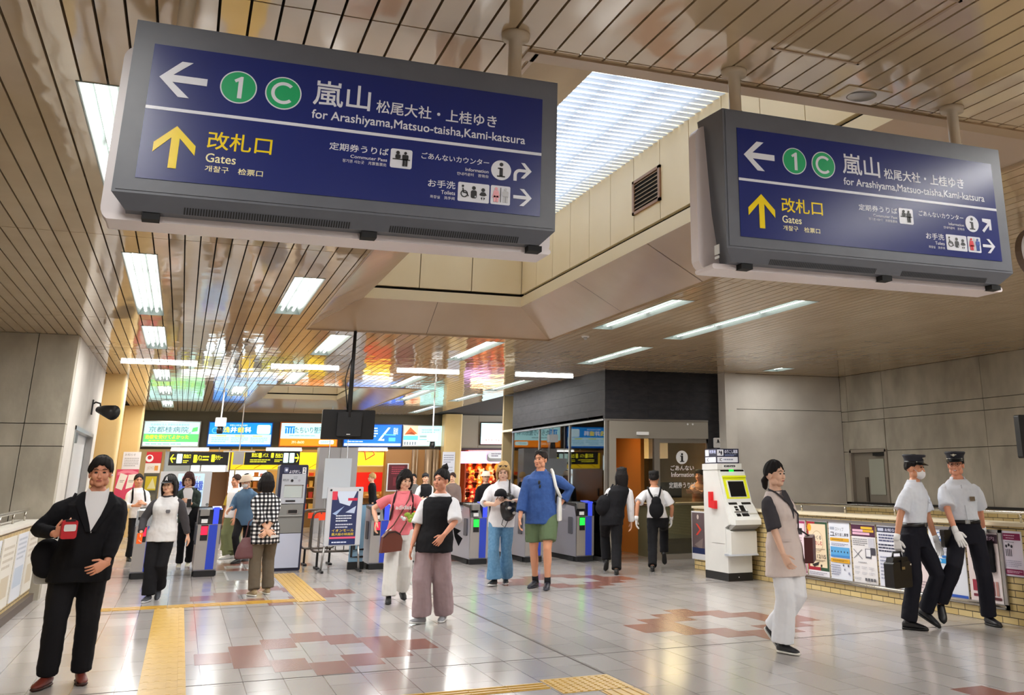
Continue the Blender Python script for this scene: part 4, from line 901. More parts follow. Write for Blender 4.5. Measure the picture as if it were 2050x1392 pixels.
# pink lit shop of toys
x0, x1, z0, z1 = boxy(922, 904, 1012, 928, 33.9); t = thing('shop_fascia', 'pink glowing shop fascia with a rounded white plate', 'sign', ((x0+x1)/2, 33.9, z0)); w = x1-x0
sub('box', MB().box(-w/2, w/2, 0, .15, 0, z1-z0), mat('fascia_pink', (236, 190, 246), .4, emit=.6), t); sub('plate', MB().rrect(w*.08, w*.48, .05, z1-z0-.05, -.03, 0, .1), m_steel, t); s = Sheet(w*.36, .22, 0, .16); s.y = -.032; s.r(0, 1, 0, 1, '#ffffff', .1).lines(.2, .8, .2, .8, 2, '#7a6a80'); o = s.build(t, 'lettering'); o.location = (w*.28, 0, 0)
xa, xb = boxy(930, 950, 1046, 950, 34.3)[:2]
struct('shop_niche', MB().box(xa, xb, 36.0, 36.1, 0, 2.4).box(xa-.05, xa, 34.1, 36, 0, 2.4).box(xb, xb+.05, 34.1, 36, 0, 2.4), mat('niche_back', (170, 70, 30), .7))
t = thing('shop_lamp', 'warm lamp strip over the wall of plush toys', 'ceiling light', ((xa+xb)/2, 34.35, 2.32)); w = (xb-xa)/2-.1
sub('housing', MB().box(-w, w, -.08, .08, 0, .06), m_white, t); sub('diffuser', MB().box(-w, w, -.07, .07, -.02, 0), mat('amber_strip', (255, 200, 120), .5, emit=42), t)
TC = [('#f0a030', '#f8e0b0'), ('#e85820', '#f8c060'), ('#d82818', '#f8d8b0'), ('#f8c858', '#a84818'), ('#f8f0d8', '#e88828'), ('#8a2a14', '#f0a860')]
protos = []
for c1, c2 in TC:
    o = MB().ell((0, 0, .11), (.115, .09, .11), 10, 7).ell((-.09, -.05, .05), .05, 8, 5).ell((.09, -.05, .05), .05, 8, 5).build('plush_toy', ink(c1), None, True)
    protos.append((o, sub('head', MB().ell((0, -.02, .26), (.1, .09, .09), 10, 7).ell((-.075, 0, .34), .035, 8, 5).ell((.075, 0, .34), .035, 8, 5), ink(c1), o, True), sub('muzzle', MB().ell((0, -.1, .24), (.05, .04, .04), 8, 6).ell((0, -.075, .1), (.07, .03, .07), 8, 6), ink(c2), o, True)))
first = [True]*len(TC); kx = 0; z = .42
while z < 2.1:
    x = xa+.16+(.08 if int(z*10) % 2 else 0)
    while x < xb-.1:
        k = rr.randrange(len(TC)); P_ = protos[k]; sc_ = rr.uniform(1.0, 1.2)
        if first[k]: o = P_[0]; first[k] = False
        else:
            o = P_[0].copy(); col.objects.link(o)
            for ch in P_[1:]: c_ = ch.copy(); col.objects.link(c_); c_.parent = o
        o.location = (x, 35.3+.35*(z-.4)+rr.uniform(0, .04), z); o.scale = (sc_,)*3; o.rotation_euler = (0, 0, rr.uniform(-.5, .5))
        tag(o, 'small orange or red plush toy heaped in the glowing shop beyond the gates', 'plush toy', 'plush toys in the orange shop'); x += rr.uniform(.33, .37)
    t = tag(MB().box(xa, xb, 35.15+.35*(z-.4), 35.9, z-.03, z-.003).build('toy_shelf', ink('#8a3a18')), 'plank shelf under a row of plush toys in the glowing shop', 'shelf', 'toy shelves'); z += .315
# posters on the cream columns
x0, x1, z0, z1 = boxy(245, 905, 281, 942, 31.85); t = thing('wall_notice', 'white printed notice at the top of the left poster column', 'notice', ((x0+x1)/2, 31.89, z0)); s = Sheet(x1-x0, z1-z0); s.r(0, 1, 0, 1, '#e4e4ec').t('お知らせ', .1, .7, .78, .92, '#7a7a88').lines(.1, .9, .2, .7, 5, '#a8a8b4'); s.build(t)
x0, x1, z0, z1 = boxy(230, 940, 274, 1000, 31.8); t = thing('wall_poster', 'pink poster with two tilted white cards on the left poster column', 'poster', ((x0+x1)/2, 31.86, z0)); s = Sheet(x1-x0, z1-z0); s.r(0, 1, 0, 1, '#d8446a').poly([(.05, .9), (.3, .97), (.7, .97), (.98, .9), (.98, .8), (.5, .88), (.05, .8)], '#e888a0').poly([(.04, .38), (.34, .3), (.52, .8), (.18, .88)], '#f0ece8').poly([(.5, .34), (.8, .4), (.92, .84), (.56, .82)], '#f0ece8').lines(.2, .4, .55, .65, 2, '#808080').lines(.6, .84, .55, .65, 2, '#808080'); s.build(t)
x0, x1, z0, z1 = boxy(886, 905, 911, 962, 33.1); t = thing('wall_notice', 'white paper notice on the cream column above the woman with the bun', 'notice', ((x0+x1)/2, 33.16, z0)); s = Sheet(x1-x0, z1-z0); s.r(0, 1, 0, 1, '#dcdce4').lines(.1, .9, .6, .92, 4, '#9a9aa8').lines(.15, .85, .1, .5, 4, '#b4b4c0'); s.build(t)
# hanging camera rods
for (px, py0, py1, lb) in ((865, 800, 893, 'white surveillance camera on a thin rod in front of the restaurant light box'), (440, 780, 862, 'white surveillance camera on a thin rod in front of the dental light box')):
    p = ony(px, py1, 26); t = thing('surveillance_camera', lb, 'camera', (p.x, 26, ZC), group='cameras on rods')
    z = ony(px, py1-20, 26).z-ZC; sub('rod', MB().tube([(0, 0, 0), (0, 0, z)], .016, 8), m_white, t, True); sub('housing', MB().rrect(-.12, .12, z-.14, z+.06, -.1, .1, .02), m_white, t); sub('lens', MB().lathe((0, -.02, z-.3), [(.06, 0), (.075, .06), (.06, .16)], 14), m_black, t, True)
p = ony(478, 915, 30); t = thing('ceiling_speaker_box', 'small white box on a bracket left of the right exit sign', 'speaker', (p.x, 30, p.z)); sub('body', MB().box(-.13, .13, -.12, .2, -.2, .12), m_steel, t); sub('bracket', MB().box(-.4, .4, -.02, .02, .12, .16).tube([(0, .0, .14), (0, .0, ZC-p.z)], .014, 6), m_white, t)
# monitor hanging from the ceiling, seen from behind
t = thing('hanging_monitor', 'black monitor on a long ceiling rod seen from behind', 'monitor', (2.0, 14.45, 2.2))
sub('back_shell', MB().rrect(-.345, .355, -.19, .2, 0, .06, .015), m_black, t); sub('mount_box', MB().rrect(-.15, .17, -.15, .17, -.05, 0, .02), mat('mount_black', (26, 26, 28), .5), t)
sub('rod', MB().tube([(.0, -.02, .1), (0, -.02, .75), (0, -.02, ZC-2.2)], [.035, .03, .022], 10), m_black, t, True); sub('cable', MB().tube([(-.03, -.03, .2), (-.09, -.04, .6), (-.06, -.03, .75), (-.02, -.03, .9)], .008, 6), m_black, t, True)
sub('maker_plate', MB().box(-.02, .03, -.055, -.05, -.13, -.12), m_white, t)
# horn lamp on the side wall
t = thing('wall_spotlight', 'black cone spotlight on the pale side wall at left', 'spotlight', (-1.55, 19.9, 2.62))
sub('bracket', MB().tube([(.0, 0, .12), (.05, -.02, .16), (.12, 0, .14), (.14, -.05, .06)], .014, 6), m_black, t, True); sub('back_plate', MB().box(0, .02, -.06, .06, -.05, .2), m_black, t)
sub('horn', MB().tube([(.10, 0, .04), (.2, -.12, .02), (.36, -.36, -.03)], [.05, .085, .125], 16), m_black, t, True)
# ============================================================ ticket gates
m_gate = mat('gate_lilac', (172, 172, 186), .32, .35); m_gate2 = mat('gate_steel', (186, 182, 180), .28, .7); m_gblue = mat('gate_blue', (44, 70, 190), .3)
m_gtop = mat('gate_top_black', (26, 24, 28), .25); m_led_g = mat('led_green', (20, 240, 50), .4, emit=1.3); m_led_r = mat('led_red', (255, 20, 50), .4, emit=1.2); m_read = mat('reader_blue', (60, 80, 230), .3, emit=.2)
def gate(label, x0, x1, y, led, L=1.75, front='blue'):
    t = thing('ticket_gate', label, 'ticket gate', ((x0+x1)/2, y, 0), group='row of ticket gates'); w = (x1-x0)/2
    b = MB(); b.prism([(.02, .09), (.0, .80), (.10, .98), (.55, 1.0), (.68, .90), (L-.68, .90), (L-.55, 1.0), (L-.1, .98), (L, .80), (L-.02, .09)], -w, w, axis='x'); sub('body', b, m_gate, t)
    sub('kick_base', MB().box(-w+.015, w-.015, .0, L, 0, .09), m_rubber, t)
    tp = MB().prism([(-.015, .80), (.07, 1.02), (.56, 1.045), (.6, 1.0), (.09, .97), (.02, .8)], -w-.012, w+.012, axis='x'); sub('top_cover', tp, m_gtop, t); tp = MB().prism([(L+.015, .80), (L-.07, 1.02), (L-.56, 1.045), (L-.6, 1.0), (L-.09, .97), (L-.02, .8)], -w-.012, w+.012, axis='x'); sub('top_cover', tp, m_gtop, t)
    fp = MB(); fp.box(-w+.0, w-.0, -.012, .03, .11, .80); sub('front_panel', fp, m_gate2, t)
    sub('blue_stripe', MB().box(.0, w-.045, -.018, -.012, .11, .79), m_gblue, t)
    sub('card_reader', MB().prism([(.02, 1.03), (.34, 1.055), (.34, 1.07), (.02, 1.045)], w*.15, w*.95, axis='x').box(w*.25, w*.75, -.03, -.02, .80, 1.06), m_read, t)
    sub('ticket_slot', MB().box(-w*.9, -w*.1, -.035, .1, .93, 1.03).box(-w*.7, -w*.3, -.04, -.035, .96, 1.0), m_steel, t)
    sub('display', MB().box(-w+.05, -w*.08, -.02, -.012, .55, .79), m_black, t)
    sub('signal_lamp', MB().box(-w+.055, -w*.12, -.024, -.02, .64, .77), m_led_g if led == 'g' else m_led_r, t)
    sub('plate_number', MB().box(-w*.75, -w*.2, -.026, -.02, .82, .88), m_white, t)
    for s in (-1, 1):
        sub('door_flap', MB().prism(rrpoly(.2, .42, .48, .78, .03), s*(w+.0), s*(w+.022), axis='x'), mat('flap_grey', (84, 84, 94), .5), t); sub('door_flap', MB().prism(rrpoly(L-.42, L-.2, .48, .78, .03), s*w, s*(w+.022), axis='x'), mat('flap_grey'), t)
        sub('seam', MB().box(s*w-.002, s*w+.002, .05, L-.05, .69, .696), m_steel, t)
        sub('foot', MB().box(s*w-.01, s*w+.01, .15, .45, .0, .07), m_rubber, t)
    return t
gate('ticket gate with a bright front half hidden by the woman in the dark cap', -.58, -.22, 18.75, 'r')
gate('ticket gate with a red lamp and blue stripe left of the intercom machine', .335, .68, 18.72, 'r')
gate('ticket gate half hidden behind the woman in pink', 3.12, 3.46, 18.78, 'r')
gate('ticket gate with a bright green lamp beside the blonde woman', 4.93, 5.27, 18.95, 'g')
gate('ticket gate hidden behind the legs of the tourist couple', 5.98, 6.32, 18.95, 'g')
gate('ticket gate at the right end of the row next to the information booth', 6.86, 7.2, 18.6, 'g')
# blue acrylic screen beside the gate behind the woman in pink
t = thing('acrylic_screen', 'pale blue see-through screen with a bent tube frame behind the woman in pink', 'screen', (2.95, 19.0, 0))
m_acr = bpy.data.materials.new('acrylic_blue'); m_acr.use_nodes = True; n = m_acr.node_tree.nodes; l = m_acr.node_tree.links; bb = n['Principled BSDF']; bb.inputs['Base Color'].default_value = (*lin((150, 196, 226)), 1); bb.inputs['Roughness'].default_value = .15; bb.inputs['Alpha'].default_value = .72
sub('pane', MB().box(-.14, .10, .0, .015, .12, 1.05), m_acr, t); sub('frame', MB().tube([(-.1, -.02, .95), (-.1, -.02, .2), (.1, -.02, .2)], .018, 8).tube([(-.06, -.03, .9), (-.06, -.03, .32), (.1, -.03, .32)], .018, 8), m_black, t, True); sub('base', MB().box(-.15, .12, -.04, .05, 0, .12), m_rubber, t)

# ============================================================ intercom machine
x0, x1 = 1.56, 2.04; Y = 19.2
t = thing('intercom_machine', 'tall grey intercom and fare machine numbered 2 with a dark blue head', 'machine', ((x0+x1)/2, Y, 0)); w = (x1-x0)/2
m_navy = mat('machine_navy', (34, 38, 66), .35); m_silver = mat('machine_silver', (196, 202, 212), .3, .3)
sub('casing', MB().rrect(-w, w, 0, 1.735, .03, .5, .03), m_navy, t); sub('lower_panel', MB().box(-w+.035, w-.035, .0, .03, .05, .60), mat('machine_pale', (190, 196, 216), .4), t)
sub('middle_panel', MB().box(-w+.035, w-.035, -.0, .03, .61, 1.08), mat('machine_grey', (132, 132, 130), .4), t); sub('upper_panel', MB().box(-w+.05, w-.03, -.0, .03, 1.09, 1.58), m_silver, t)
sub('screen', MB().rrect(-w+.1, w-.08, 1.19, 1.38, -.008, 0, .01), mat('screen_pale', (186, 196, 196), .15), t); sub('screen_edge', MB().box(w-.08, w-.065, -.008, 0, 1.18, 1.4).box(-w+.1, w-.065, -.008, 0, 1.38, 1.4), m_steel, t)
sub('speaker_button', MB().disc(-.02, 1.47, .022, -.012, 0), m_black, t); sub('lens', MB().disc(.1, 1.47, .02, -.008, 0), m_gate, t)
sub('coin_tray', MB().rrect(-.05, .12, .92, .99, -.012, 0, .01), m_steel, t); sub('tray_hole', MB().rrect(-.04, .11, .93, .985, -.014, -.012, .008), m_black, t); sub('shelf_lip', MB().box(-w+.05, w-.04, -.03, 0, .88, .905), mat('machine_lip', (150, 150, 148), .4), t)
sub('ticket_slot', MB().box(-.1, .06, -.01, 0, 1.12, 1.145), m_gtop, t)
s = Sheet(2*w, 1.735); s.y = .028; s.t('よびだし', .34, .74, .918, .948, '#e8ecf8', .02).t('インターホン', .32, .76, .888, .910, '#e8ecf8', .02).r(.80, .93, .912, .975, '#f0f0f4').t('2', .83, .9, .922, .966, '#16181c', .01).r(.16, .3, .925, .975, '#6a7090', .01).d(.24, .95, .012, '#e8ecf8'); s.build(t, 'lettering')
s = Sheet(2*w, 1.735); s.t('時計', .14, .36, .84, .865, '#404850').lines(.5, .65, .86, .89, 2, '#9098a4'); s.build(t, 'label_print')

# ============================================================ notice board on a stand, crowd barriers
t = thing('notice_stand', 'silver notice stand with a dark concert poster between barrier and gate', 'notice stand', (2.62, 18.6, 0)); w = .30
sub('frame', MB().rrect(-w, w, .41, 1.36, .0, .03, .02), m_silver, t); sub('face', MB().box(-w+.01, w-.01, -.004, 0, .42, 1.35), mat('stand_face', (198, 200, 206), .4), t)
s = Sheet(.43, .86, 0, .43); s.y = -.006
s.r(0, 1, 0, 1, '#26305c').poly([(.15, 1), (.95, 1), (.7, .72), (.3, .78)], '#c8d4e8').r(.0, .2, .84, 1, '#d83a50').r(.62, .98, .82, .87, '#d02848').poly([(.05, .58), (.5, .72), (.2, .55)], '#9ab0d8').poly([(.55, .6), (.95, .72), (.9, .58)], '#b8c4e0').lines(.2, .8, .42, .56, 3, '#dfe4f0').lines(.2, .85, .3, .4, 2, '#c8cce0').t('イオンモール', .08, .92, .24, .29, '#e8c840', .01).t('最大級の映画館', .08, .92, .17, .22, '#e8c840', .01).r(.0, 1, .11, .145, '#e85a80').r(0, 1, .0, .09, '#1c2c60').lines(.1, .9, .02, .07, 1, '#d8e0f8'); s.build(t, 'poster')
for sx in (-1, 1): sub('leg', MB().tube([(sx*(w-.02), .015, .42), (sx*(w+.01), .015, .03)], .017, 8), m_steel, t, True); sub('foot', MB().box(sx*(w+.01)-.02, sx*(w+.01)+.02, -.22, .24, 0, .035), m_black, t)
for sx in (-.24, .24): sub('clip', MB().disc(sx, 1.31, .018, -.012, -.004), m_black, t)
def barrier(x0, x1, y, lb):
    t = thing('crowd_barrier', lb, 'barrier', ((x0+x1)/2, y, 0), group='steel crowd barriers'); w = (x1-x0)/2
    r = .1; pts = []
    for cx, cz, a0 in ((w-r, .95-r, 0), (-w+r, .95-r, 90), (-w+r, .28+r, 180), (w-r, .28+r, 270)): pts += [(cx+r*math.cos(math.radians(a0+30*i)), 0, cz+r*math.sin(math.radians(a0+30*i))) for i in range(4)]
    m = mat('barrier_steel', (110, 104, 98), .35, .8); sub('frame', MB().tube(pts, .02, 8, 0, True), m, t, True)
    nb = max(2, int(2*w/.14))
    for k in range(1, nb): sub('bar', MB().tube([(-w+2*w*k/nb, 0, .3), (-w+2*w*k/nb, 0, .93)], .008, 6), m, t, True)
    for s in (-.7, .7): sub('foot', MB().tube([(s*w, 0, .28), (s*w, 0, .03)], .02, 8).box(s*w-.03, s*w+.03, -.22, .22, 0, .03), m_rubber, t)
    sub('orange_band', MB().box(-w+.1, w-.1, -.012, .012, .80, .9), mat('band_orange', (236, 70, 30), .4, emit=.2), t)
barrier(2.12, 2.75, 20.3, 'steel crowd barrier with an orange band right of the intercom machine')
barrier(2.2, 3.05, 19.35, 'steel crowd barrier standing behind the notice stand')
barrier(4.0, 4.8, 20.2, 'steel crowd barrier behind the woman in the black vest')

# ============================================================ fare adjustment machine
m_kio = noise_mat('kiosk_grey', (214, 214, 211), (220, 220, 217), 3, .45); m_kio2 = mat('kiosk_pale', (226, 228, 226), .35); m_kye = mat('kiosk_yellow', (232, 238, 40), .35)
X0, X1, KY = 7.66, 8.07, 14.2
t = thing('fare_adjustment_machine', 'grey fare adjustment machine with a yellow edged screen at the end of the brick parapet', 'machine', ((X0+X1)/2, KY, 0)); w = (X1-X0)/2
def px(poly, a, b): return MB().prism(poly, a, b, axis='x')
sub('base', px([(0, 0), (0, .115), (.75, .115), (.75, 0)], -w, w), m_black, t)
sub('body', px([(0, .115), (.0, .40), (.06, .40), (.06, .76), (-.06, .80), (-.06, .82), (.28, 1.62), (.75, 1.62), (.75, .115)], -w, w), m_kio, t)
sub('lower_box', px([(-.10, .38), (-.10, .70), (.06, .74), (.06, .38)], -w+.01, w+.04), m_kio, t); sub('lower_lip', px([(-.13, .36), (-.10, .385), (.06, .385), (.06, .36)], -w-.03, w+.05), m_silver, t)
sub('console', px([(-.22, .80), (-.22, .87), (.05, 1.12), (.09, 1.22), (.26, 1.60), (.29, 1.60), (.12, 1.1), (.0, .80)], -w+.03, w+.06), m_kio2, t)
sub('console_underside', px([(-.22, .80), (0, .80), (0, .70)], -w+.03, w+.06), mat('kiosk_under', (150, 148, 144), .5), t)
sub('head', MB().box(-w-.01, w+.01, .24, .76, 1.60, 1.69), m_kio, t)
# console face: u along x, v up the slope from (.09,1.22) to (.26,1.60)
def cf(u0, u1, v0, v1, m, nm, o=.004, lo=False):
    A, B = ((-.22, .87), (.05, 1.12)) if lo else ((.07, 1.17), (.26, 1.60)); dv = (B[0]-A[0], B[1]-A[1]); ln = math.hypot(*dv); nn = (-dv[1]/ln, dv[0]/ln)
    W = 2*w+.03; a = -w+.03+u0*W; e = -w+.03+u1*W; q = []
    for v, k in ((v0, 0), (v1, 0), (v1, o), (v0, o)): q.append((A[0]+dv[0]*v+nn[0]*k, A[1]+dv[1]*v+nn[1]*k))
    return sub(nm, MB().prism(q, a, e, axis='x'), m, t)
cf(.05, .97, .0, .70, m_kye, 'yellow_surround', .003); cf(.16, .86, .04, .62, mat('kiosk_face', (228, 230, 214), .4), 'screen_surround', .006); cf(.22, .84, .06, .58, mat('kiosk_screen', (20, 22, 24), .12), 'screen', .009)
cf(.04, .97, .93, .985, m_black, 'status_strip', .004); cf(.38, .56, .925, .99, m_led_g, 'status_lamp', .007); cf(.04, .97, .70, .76, m_kye, 'yellow_ledge', .03)
for i, (a, e, v0, v1) in enumerate(((.05, .38, .86, .97), (.56, .92, .86, .97), (.2, .32, .66, .76), (.2, .32, .52, .62), (.40, .58, .48, .80), (.14, .3, .2, .34), (.36, .62, .2, .36))): cf(a, e, v0, v1, m_black, 'slot', .005, True)
cf(.62, .95, .3, .74, m_kio, 'coin_block', .03, True); cf(.1, .66, .4, .44, m_steel, 'tray_edge', .02, True)
q = MB(); text(q, 'のりこし精算機', -w+.1, w-.05, 0, .035, 0, 0, .02); sh = q.build('lettering', m_black, t); sh.location = (0, .2175, 1.475); sh.rotation_euler = (-math.radians(24), 0, 0)
sub('red_holder', px([(.30, 1.02), (.30, 1.14), (.42, 1.14), (.42, 1.27), (.50, 1.27), (.50, 1.04)], -w-.05, -w), mat('holder_red', (216, 20, 26), .4), t)
sub('side_seam', MB().box(-w-.002, -w, .1, .5, .52, .524), m_steel, t); sub('rivet', MB().disc(-.03, .055, .008, -.004, 0), m_white, t)
t2 = thing('machine_sign', 'dark blue header sign standing on the fare adjustment machine', 'sign', ((X0+X1)/2, KY+.3, 1.69)); sub('box', MB().box(-w+.02, w-.0, 0, .42, 0, .225), m_navy, t2)
s = Sheet(2*w-.02, .225); s.y = -.002; s.r(.03, .32, .52, .94, '#e8eaf4', .008).t('のりこし精算', .38, .97, .68, .93, '#e8ecff', .02).lines(.38, .9, .5, .62, 2, '#9aa8d8').r(.03, .97, .08, .44, '#e8eaf4', .008).t('IC', .14, .24, .16, .36, '#202430', .02).lines(.32, .9, .18, .36, 1, '#8890a8'); counter_icon(s.mb, s.X(.05), s.X(.3), s.Z(.54), s.Z(.92), s.y-.001, s.mi('#202438')); s.build(t2, 'lettering')
s = Sheet(.40, .225); s.r(.05, .36, .52, .94, '#e8eaf4', .008).t('精算機', .42, .95, .68, .92, '#c8d0f4', .02).r(.05, .95, .08, .44, '#e8eaf4', .008).t('IC', .2, .34, .16, .36, '#202430', .02); o = s.build(t2, 'side_lettering'); o.rotation_euler = (0, 0, -PI/2); o.location = (-w+.02-.002, .21, 0)
x0, x1, z0, z1 = boxy(1428, 877, 1451, 897, BY0); t3 = thing('counter_sign', 'small white pictogram sign of a counter clerk on the dark cladding', 'sign', ((x0+x1)/2, BY0-.03, z0)); sub('plate', MB().rrect(-(x1-x0)/2, (x1-x0)/2, 0, z1-z0, 0, .03, .02), m_white, t3); q = MB(); counter_icon(q, -(x1-x0)/2+.02, (x1-x0)/2-.02, .03, z1-z0-.02, -.001, 0); sub('pictogram', q, m_lk, t3)
q = thing('header_plate', 'small black printed plate on the head of the fare adjustment machine', 'plate', ((X0+X1)/2, KY+.238, 1.615)); sub('plate', MB().box(-.13, .12, 0, .004, 0, .06), m_white, q); s = Sheet(.2, .03, 0, .02); s.y = -.002; s.r(0, 1, 0, 1, '#202226', .006).t('IC Card', .1, .9, .2, .8, '#e8e8e8', .01); s.build(q, 'lettering')

# ============================================================ posters along the parapets
PXX = 8.18
def wallposter(label, pxa, pxb, fn, z0=.19, z1=.905, X=PXX, group='posters in the parapet frame'):
    ya, yb = onx(pxa, 1100, X).y, onx(pxb, 1120, X).y; w = abs(ya-yb)-.012
    t = thing('wall_poster', label, 'poster', (X-.016, (ya+yb)/2, z0), -PI/2 if X > 0 else PI/2, group); sub('board', MB().box(-w/2, w/2, 0, .012, 0, z1-z0), m_white, t)
    s = Sheet(w, z1-z0); fn(s); s.build(t); return t
W_ = '#eceaf2'
def q0(s): s.r(0, 1, 0, 1, '#f4dfe8').r(0, 1, .02, .06, '#8a1c4a').r(.93, .97, .04, .95, '#a03060').r(0, .97, .93, .97, '#a03060').r(.3, .75, .72, .84, '#241820').lines(.05, .7, .5, .68, 4, '#c8a8b8').lines(.1, .6, .1, .4, 5, '#d0b4c0')
def q1(s):
    s.r(0, 1, 0, 1, W_).poly([(0, .1), (.6, .1), (.4, .98), (0, .98)], '#a8102a').poly([(.6, .1), (1, .1), (1, .98), (.4, .98)], '#22482c').r(.08, .92, .16, .94, '#ecd8b8').d(.13, .87, .07, '#f0b020').d(.5, .62, .2, '#d0b48c').d(.5, .62, .185, '#f0dcc0').t('つくる', .3, .7, .66, .73, '#3a3030', .02).t('たのしむ', .26, .74, .56, .63, '#c02030', .02).lines(.15, .85, .45, .5, 2, '#8a7060').t('9/1 12/15', .12, .88, .32, .39, '#4a3a34', .01).lines(.15, .85, .26, .3, 2, '#806a5a')
    s.poly([(.2, .2), (.55, .26), (.5, .2), (.3, .16)], '#241c1c').d(.65, .19, .025, '#241c1c').lines(.05, .9, .02, .08, 2, '#9a98a8')
def q2(s):
    s.r(0, 1, 0, 1, '#e4e8f4').t('ストップ', .32, .72, .84, .91, '#3a3c50').t('折り返し乗車', .3, .94, .75, .81, '#3a3c50', .01).r(.06, .28, .86, .91, '#a8b0c4', .005).t('ユ', .06, .28, .75, .82, '#202230', .03).r(.05, .95, .66, .72, '#dca41c', .008).lines(.15, .85, .68, .70, 1, '#4a3c10').lines(.1, .9, .58, .63, 2, '#8a90b0').r(.05, .95, .38, .56, '#5aa8e0').r(.05, .95, .38, .42, '#3c88d0')
    for k in range(6): s.d(.12+k*.15, .48, .016, '#12243c')
    s.r(.05, .95, .29, .36, '#dca41c', .008).lines(.15, .85, .31, .34, 2, '#4a3c10').lines(.05, .5, .06, .26, 5, '#9094ac').d(.65, .25, .02, '#2a2c38').d(.88, .25, .022, '#2a2c38').d(.7, .18, .02, '#70748a').d(.9, .12, .025, '#9094ac')
def q3(s):
    s.r(0, 1, 0, 1, '#e8e6e8').r(0, 1, .78, .98, '#4c1a3c').r(.42, .9, .91, .95, '#e8c030', .006).r(.06, .55, .86, .9, '#e8b8d0').r(.5, .95, .86, .9, '#e0b030').r(.06, .78, .81, .85, '#e8b8d0').lines(.05, .66, .62, .75, 4, '#8c8c94').r(.7, .95, .6, .76, '#c8c8d4').r(.56, .8, .42, .58, '#5c5c68').r(.59, .78, .45, .57, '#e4e4ea').r(.78, .98, .48, .6, '#3c3c48').poly([(.05, .4), (.08, .4), (.44, .56), (.41, .56)], '#5c5c68').poly([(.41, .4), (.44, .4), (.08, .56), (.05, .56)], '#5c5c68').lines(.25, .75, .33, .36, 1, '#9a9aa4')
    for k in range(3):
        for j in range(2): s.lines(.08+k*.3, .3+k*.3, .14+j*.09, .19+j*.09, 2, '#c0c0c8')
    for k in range(4): s.r(.5+k*.12, .58+k*.12, .04, .09, '#606068')
    s.lines(.05, .35, .05, .09, 2, '#a0a0a8')
def q4(s): s.r(0, 1, 0, 1, '#e4e6f2').r(0, 1, .88, .97, '#1c2244').r(.05, .3, .9, .95, '#c8cce4').t('お知らせ', .36, .9, .9, .95, '#e4e8ff', .02).lines(.08, .95, .72, .86, 3, '#50567a', .55).lines(.05, .9, .55, .7, 3, '#3a3e58', .5).lines(.08, .8, .1, .5, 7, '#a4a8c0')
def q5(s): s.r(0, 1, 0, 1, '#f0dfe0').lines(.1, .9, .55, .95, 6, '#b8a0a8').r(.1, .5, .2, .35, '#c85a60').lines(.1, .9, .05, .18, 3, '#b8a0a8')
def q6(s): s.r(0, 1, 0, 1, '#e8ecf6').t('ICOCA', .2, .7, .87, .95, '#4a7ac0', .02).r(.3, .7, .8, .85, '#4a7ac0', .01).lines(.2, .8, .75, .78, 2, '#8090b0').r(.2, .32, .64, .73, '#d03040', .01).lines(.36, .62, .63, .73, 4, '#a8a8b8').r(.35, .9, .56, .6, '#2a78c8', .01).r(.2, .92, .48, .55, '#2a9ae0', .01).d(.3, .515, .025, '#bfe4fa').r(.55, .7, .36, .44, '#707480').poly([(.3, .36), (.4, .42), (.42, .4), (.32, .34)], '#9094a0').lines(.3, .8, .28, .32, 1, '#9094a0').d(.45, .22, .02, '#4a4e58').d(.65, .22, .02, '#4a4e58').lines(.3, .7, .12, .18, 2, '#b0b4c0').r(.1, 1, .0, .04, '#2858c0')
def q7(s): s.r(0, 1, 0, 1, '#ecdede').r(.0, 1, .84, .97, '#3c1c30').t('案内', .55, .9, .88, .94, '#d8b8d0', .02).lines(.1, .8, .6, .8, 5, '#c0b8b8').r(.1, .24, .14, .3, '#a02840').r(.1, .5, .06, .1, '#7a1c34', .006).r(.7, .78, .1, .3, '#8a3c40').r(.82, .9, .1, .3, '#c08a80').r(.66, .96, .04, .08, '#5c2028', .006)
def q8(s):
    s.r(0, 1, 0, 1, '#e8e0f0').r(.04, .96, .8, .95, '#8a1450').lines(.1, .9, .88, .92, 1, '#e8c8dc').lines(.2, .8, .83, .86, 1, '#e8c8dc').lines(.15, .7, .74, .77, 1, '#8a8898').r(.04, .96, .04, .16, '#8a1450').lines(.1, .9, .07, .13, 2, '#e8c8dc').lines(.1, .9, .2, .36, 4, '#b8b4cc')
    for k in range(3): s.d(.2+k*.14, .66+.03*(k == 1), .035, '#241c30', 14)
    for k in range(4): s.r(.16+k*.09, .2+k*.09, .44, .6, '#2c2438')
for lb, a, e, f in (('magenta edged poster partly behind the brown shoulder bag', 1590, 1618, q0), ('red and green craft fair poster in the parapet frame', 1619, 1662, q1), ('blue and yellow poster about turning back in the parapet frame', 1663, 1707, q2),
        ('poster with a dark purple head and crossed lines', 1708, 1758, q3), ('white poster with a navy blue head band beside the black briefcase', 1759, 1810, q4), ('pinkish poster half hidden behind the masked officer', 1811, 1861, q5),
        ('pale poster with a bright blue banner between the two officers', 1863, 1936, q6), ('poster with a dark maroon head behind the smiling officer', 1937, 2004, q7)): wallposter(lb, a, e, f)
wallposter('separate maroon banded poster on bare brick at the right edge', 2010, 2052, q8, .48, .93, group='single posters')
ya, yb = onx(1588, 1100, PXX).y, onx(2007, 1120, PXX).y
t = thing('poster_frame', 'long steel frame around the row of parapet posters', 'frame', (PXX-.012, (ya+yb)/2, .19)); L = abs(ya-yb)/2; f = MB()
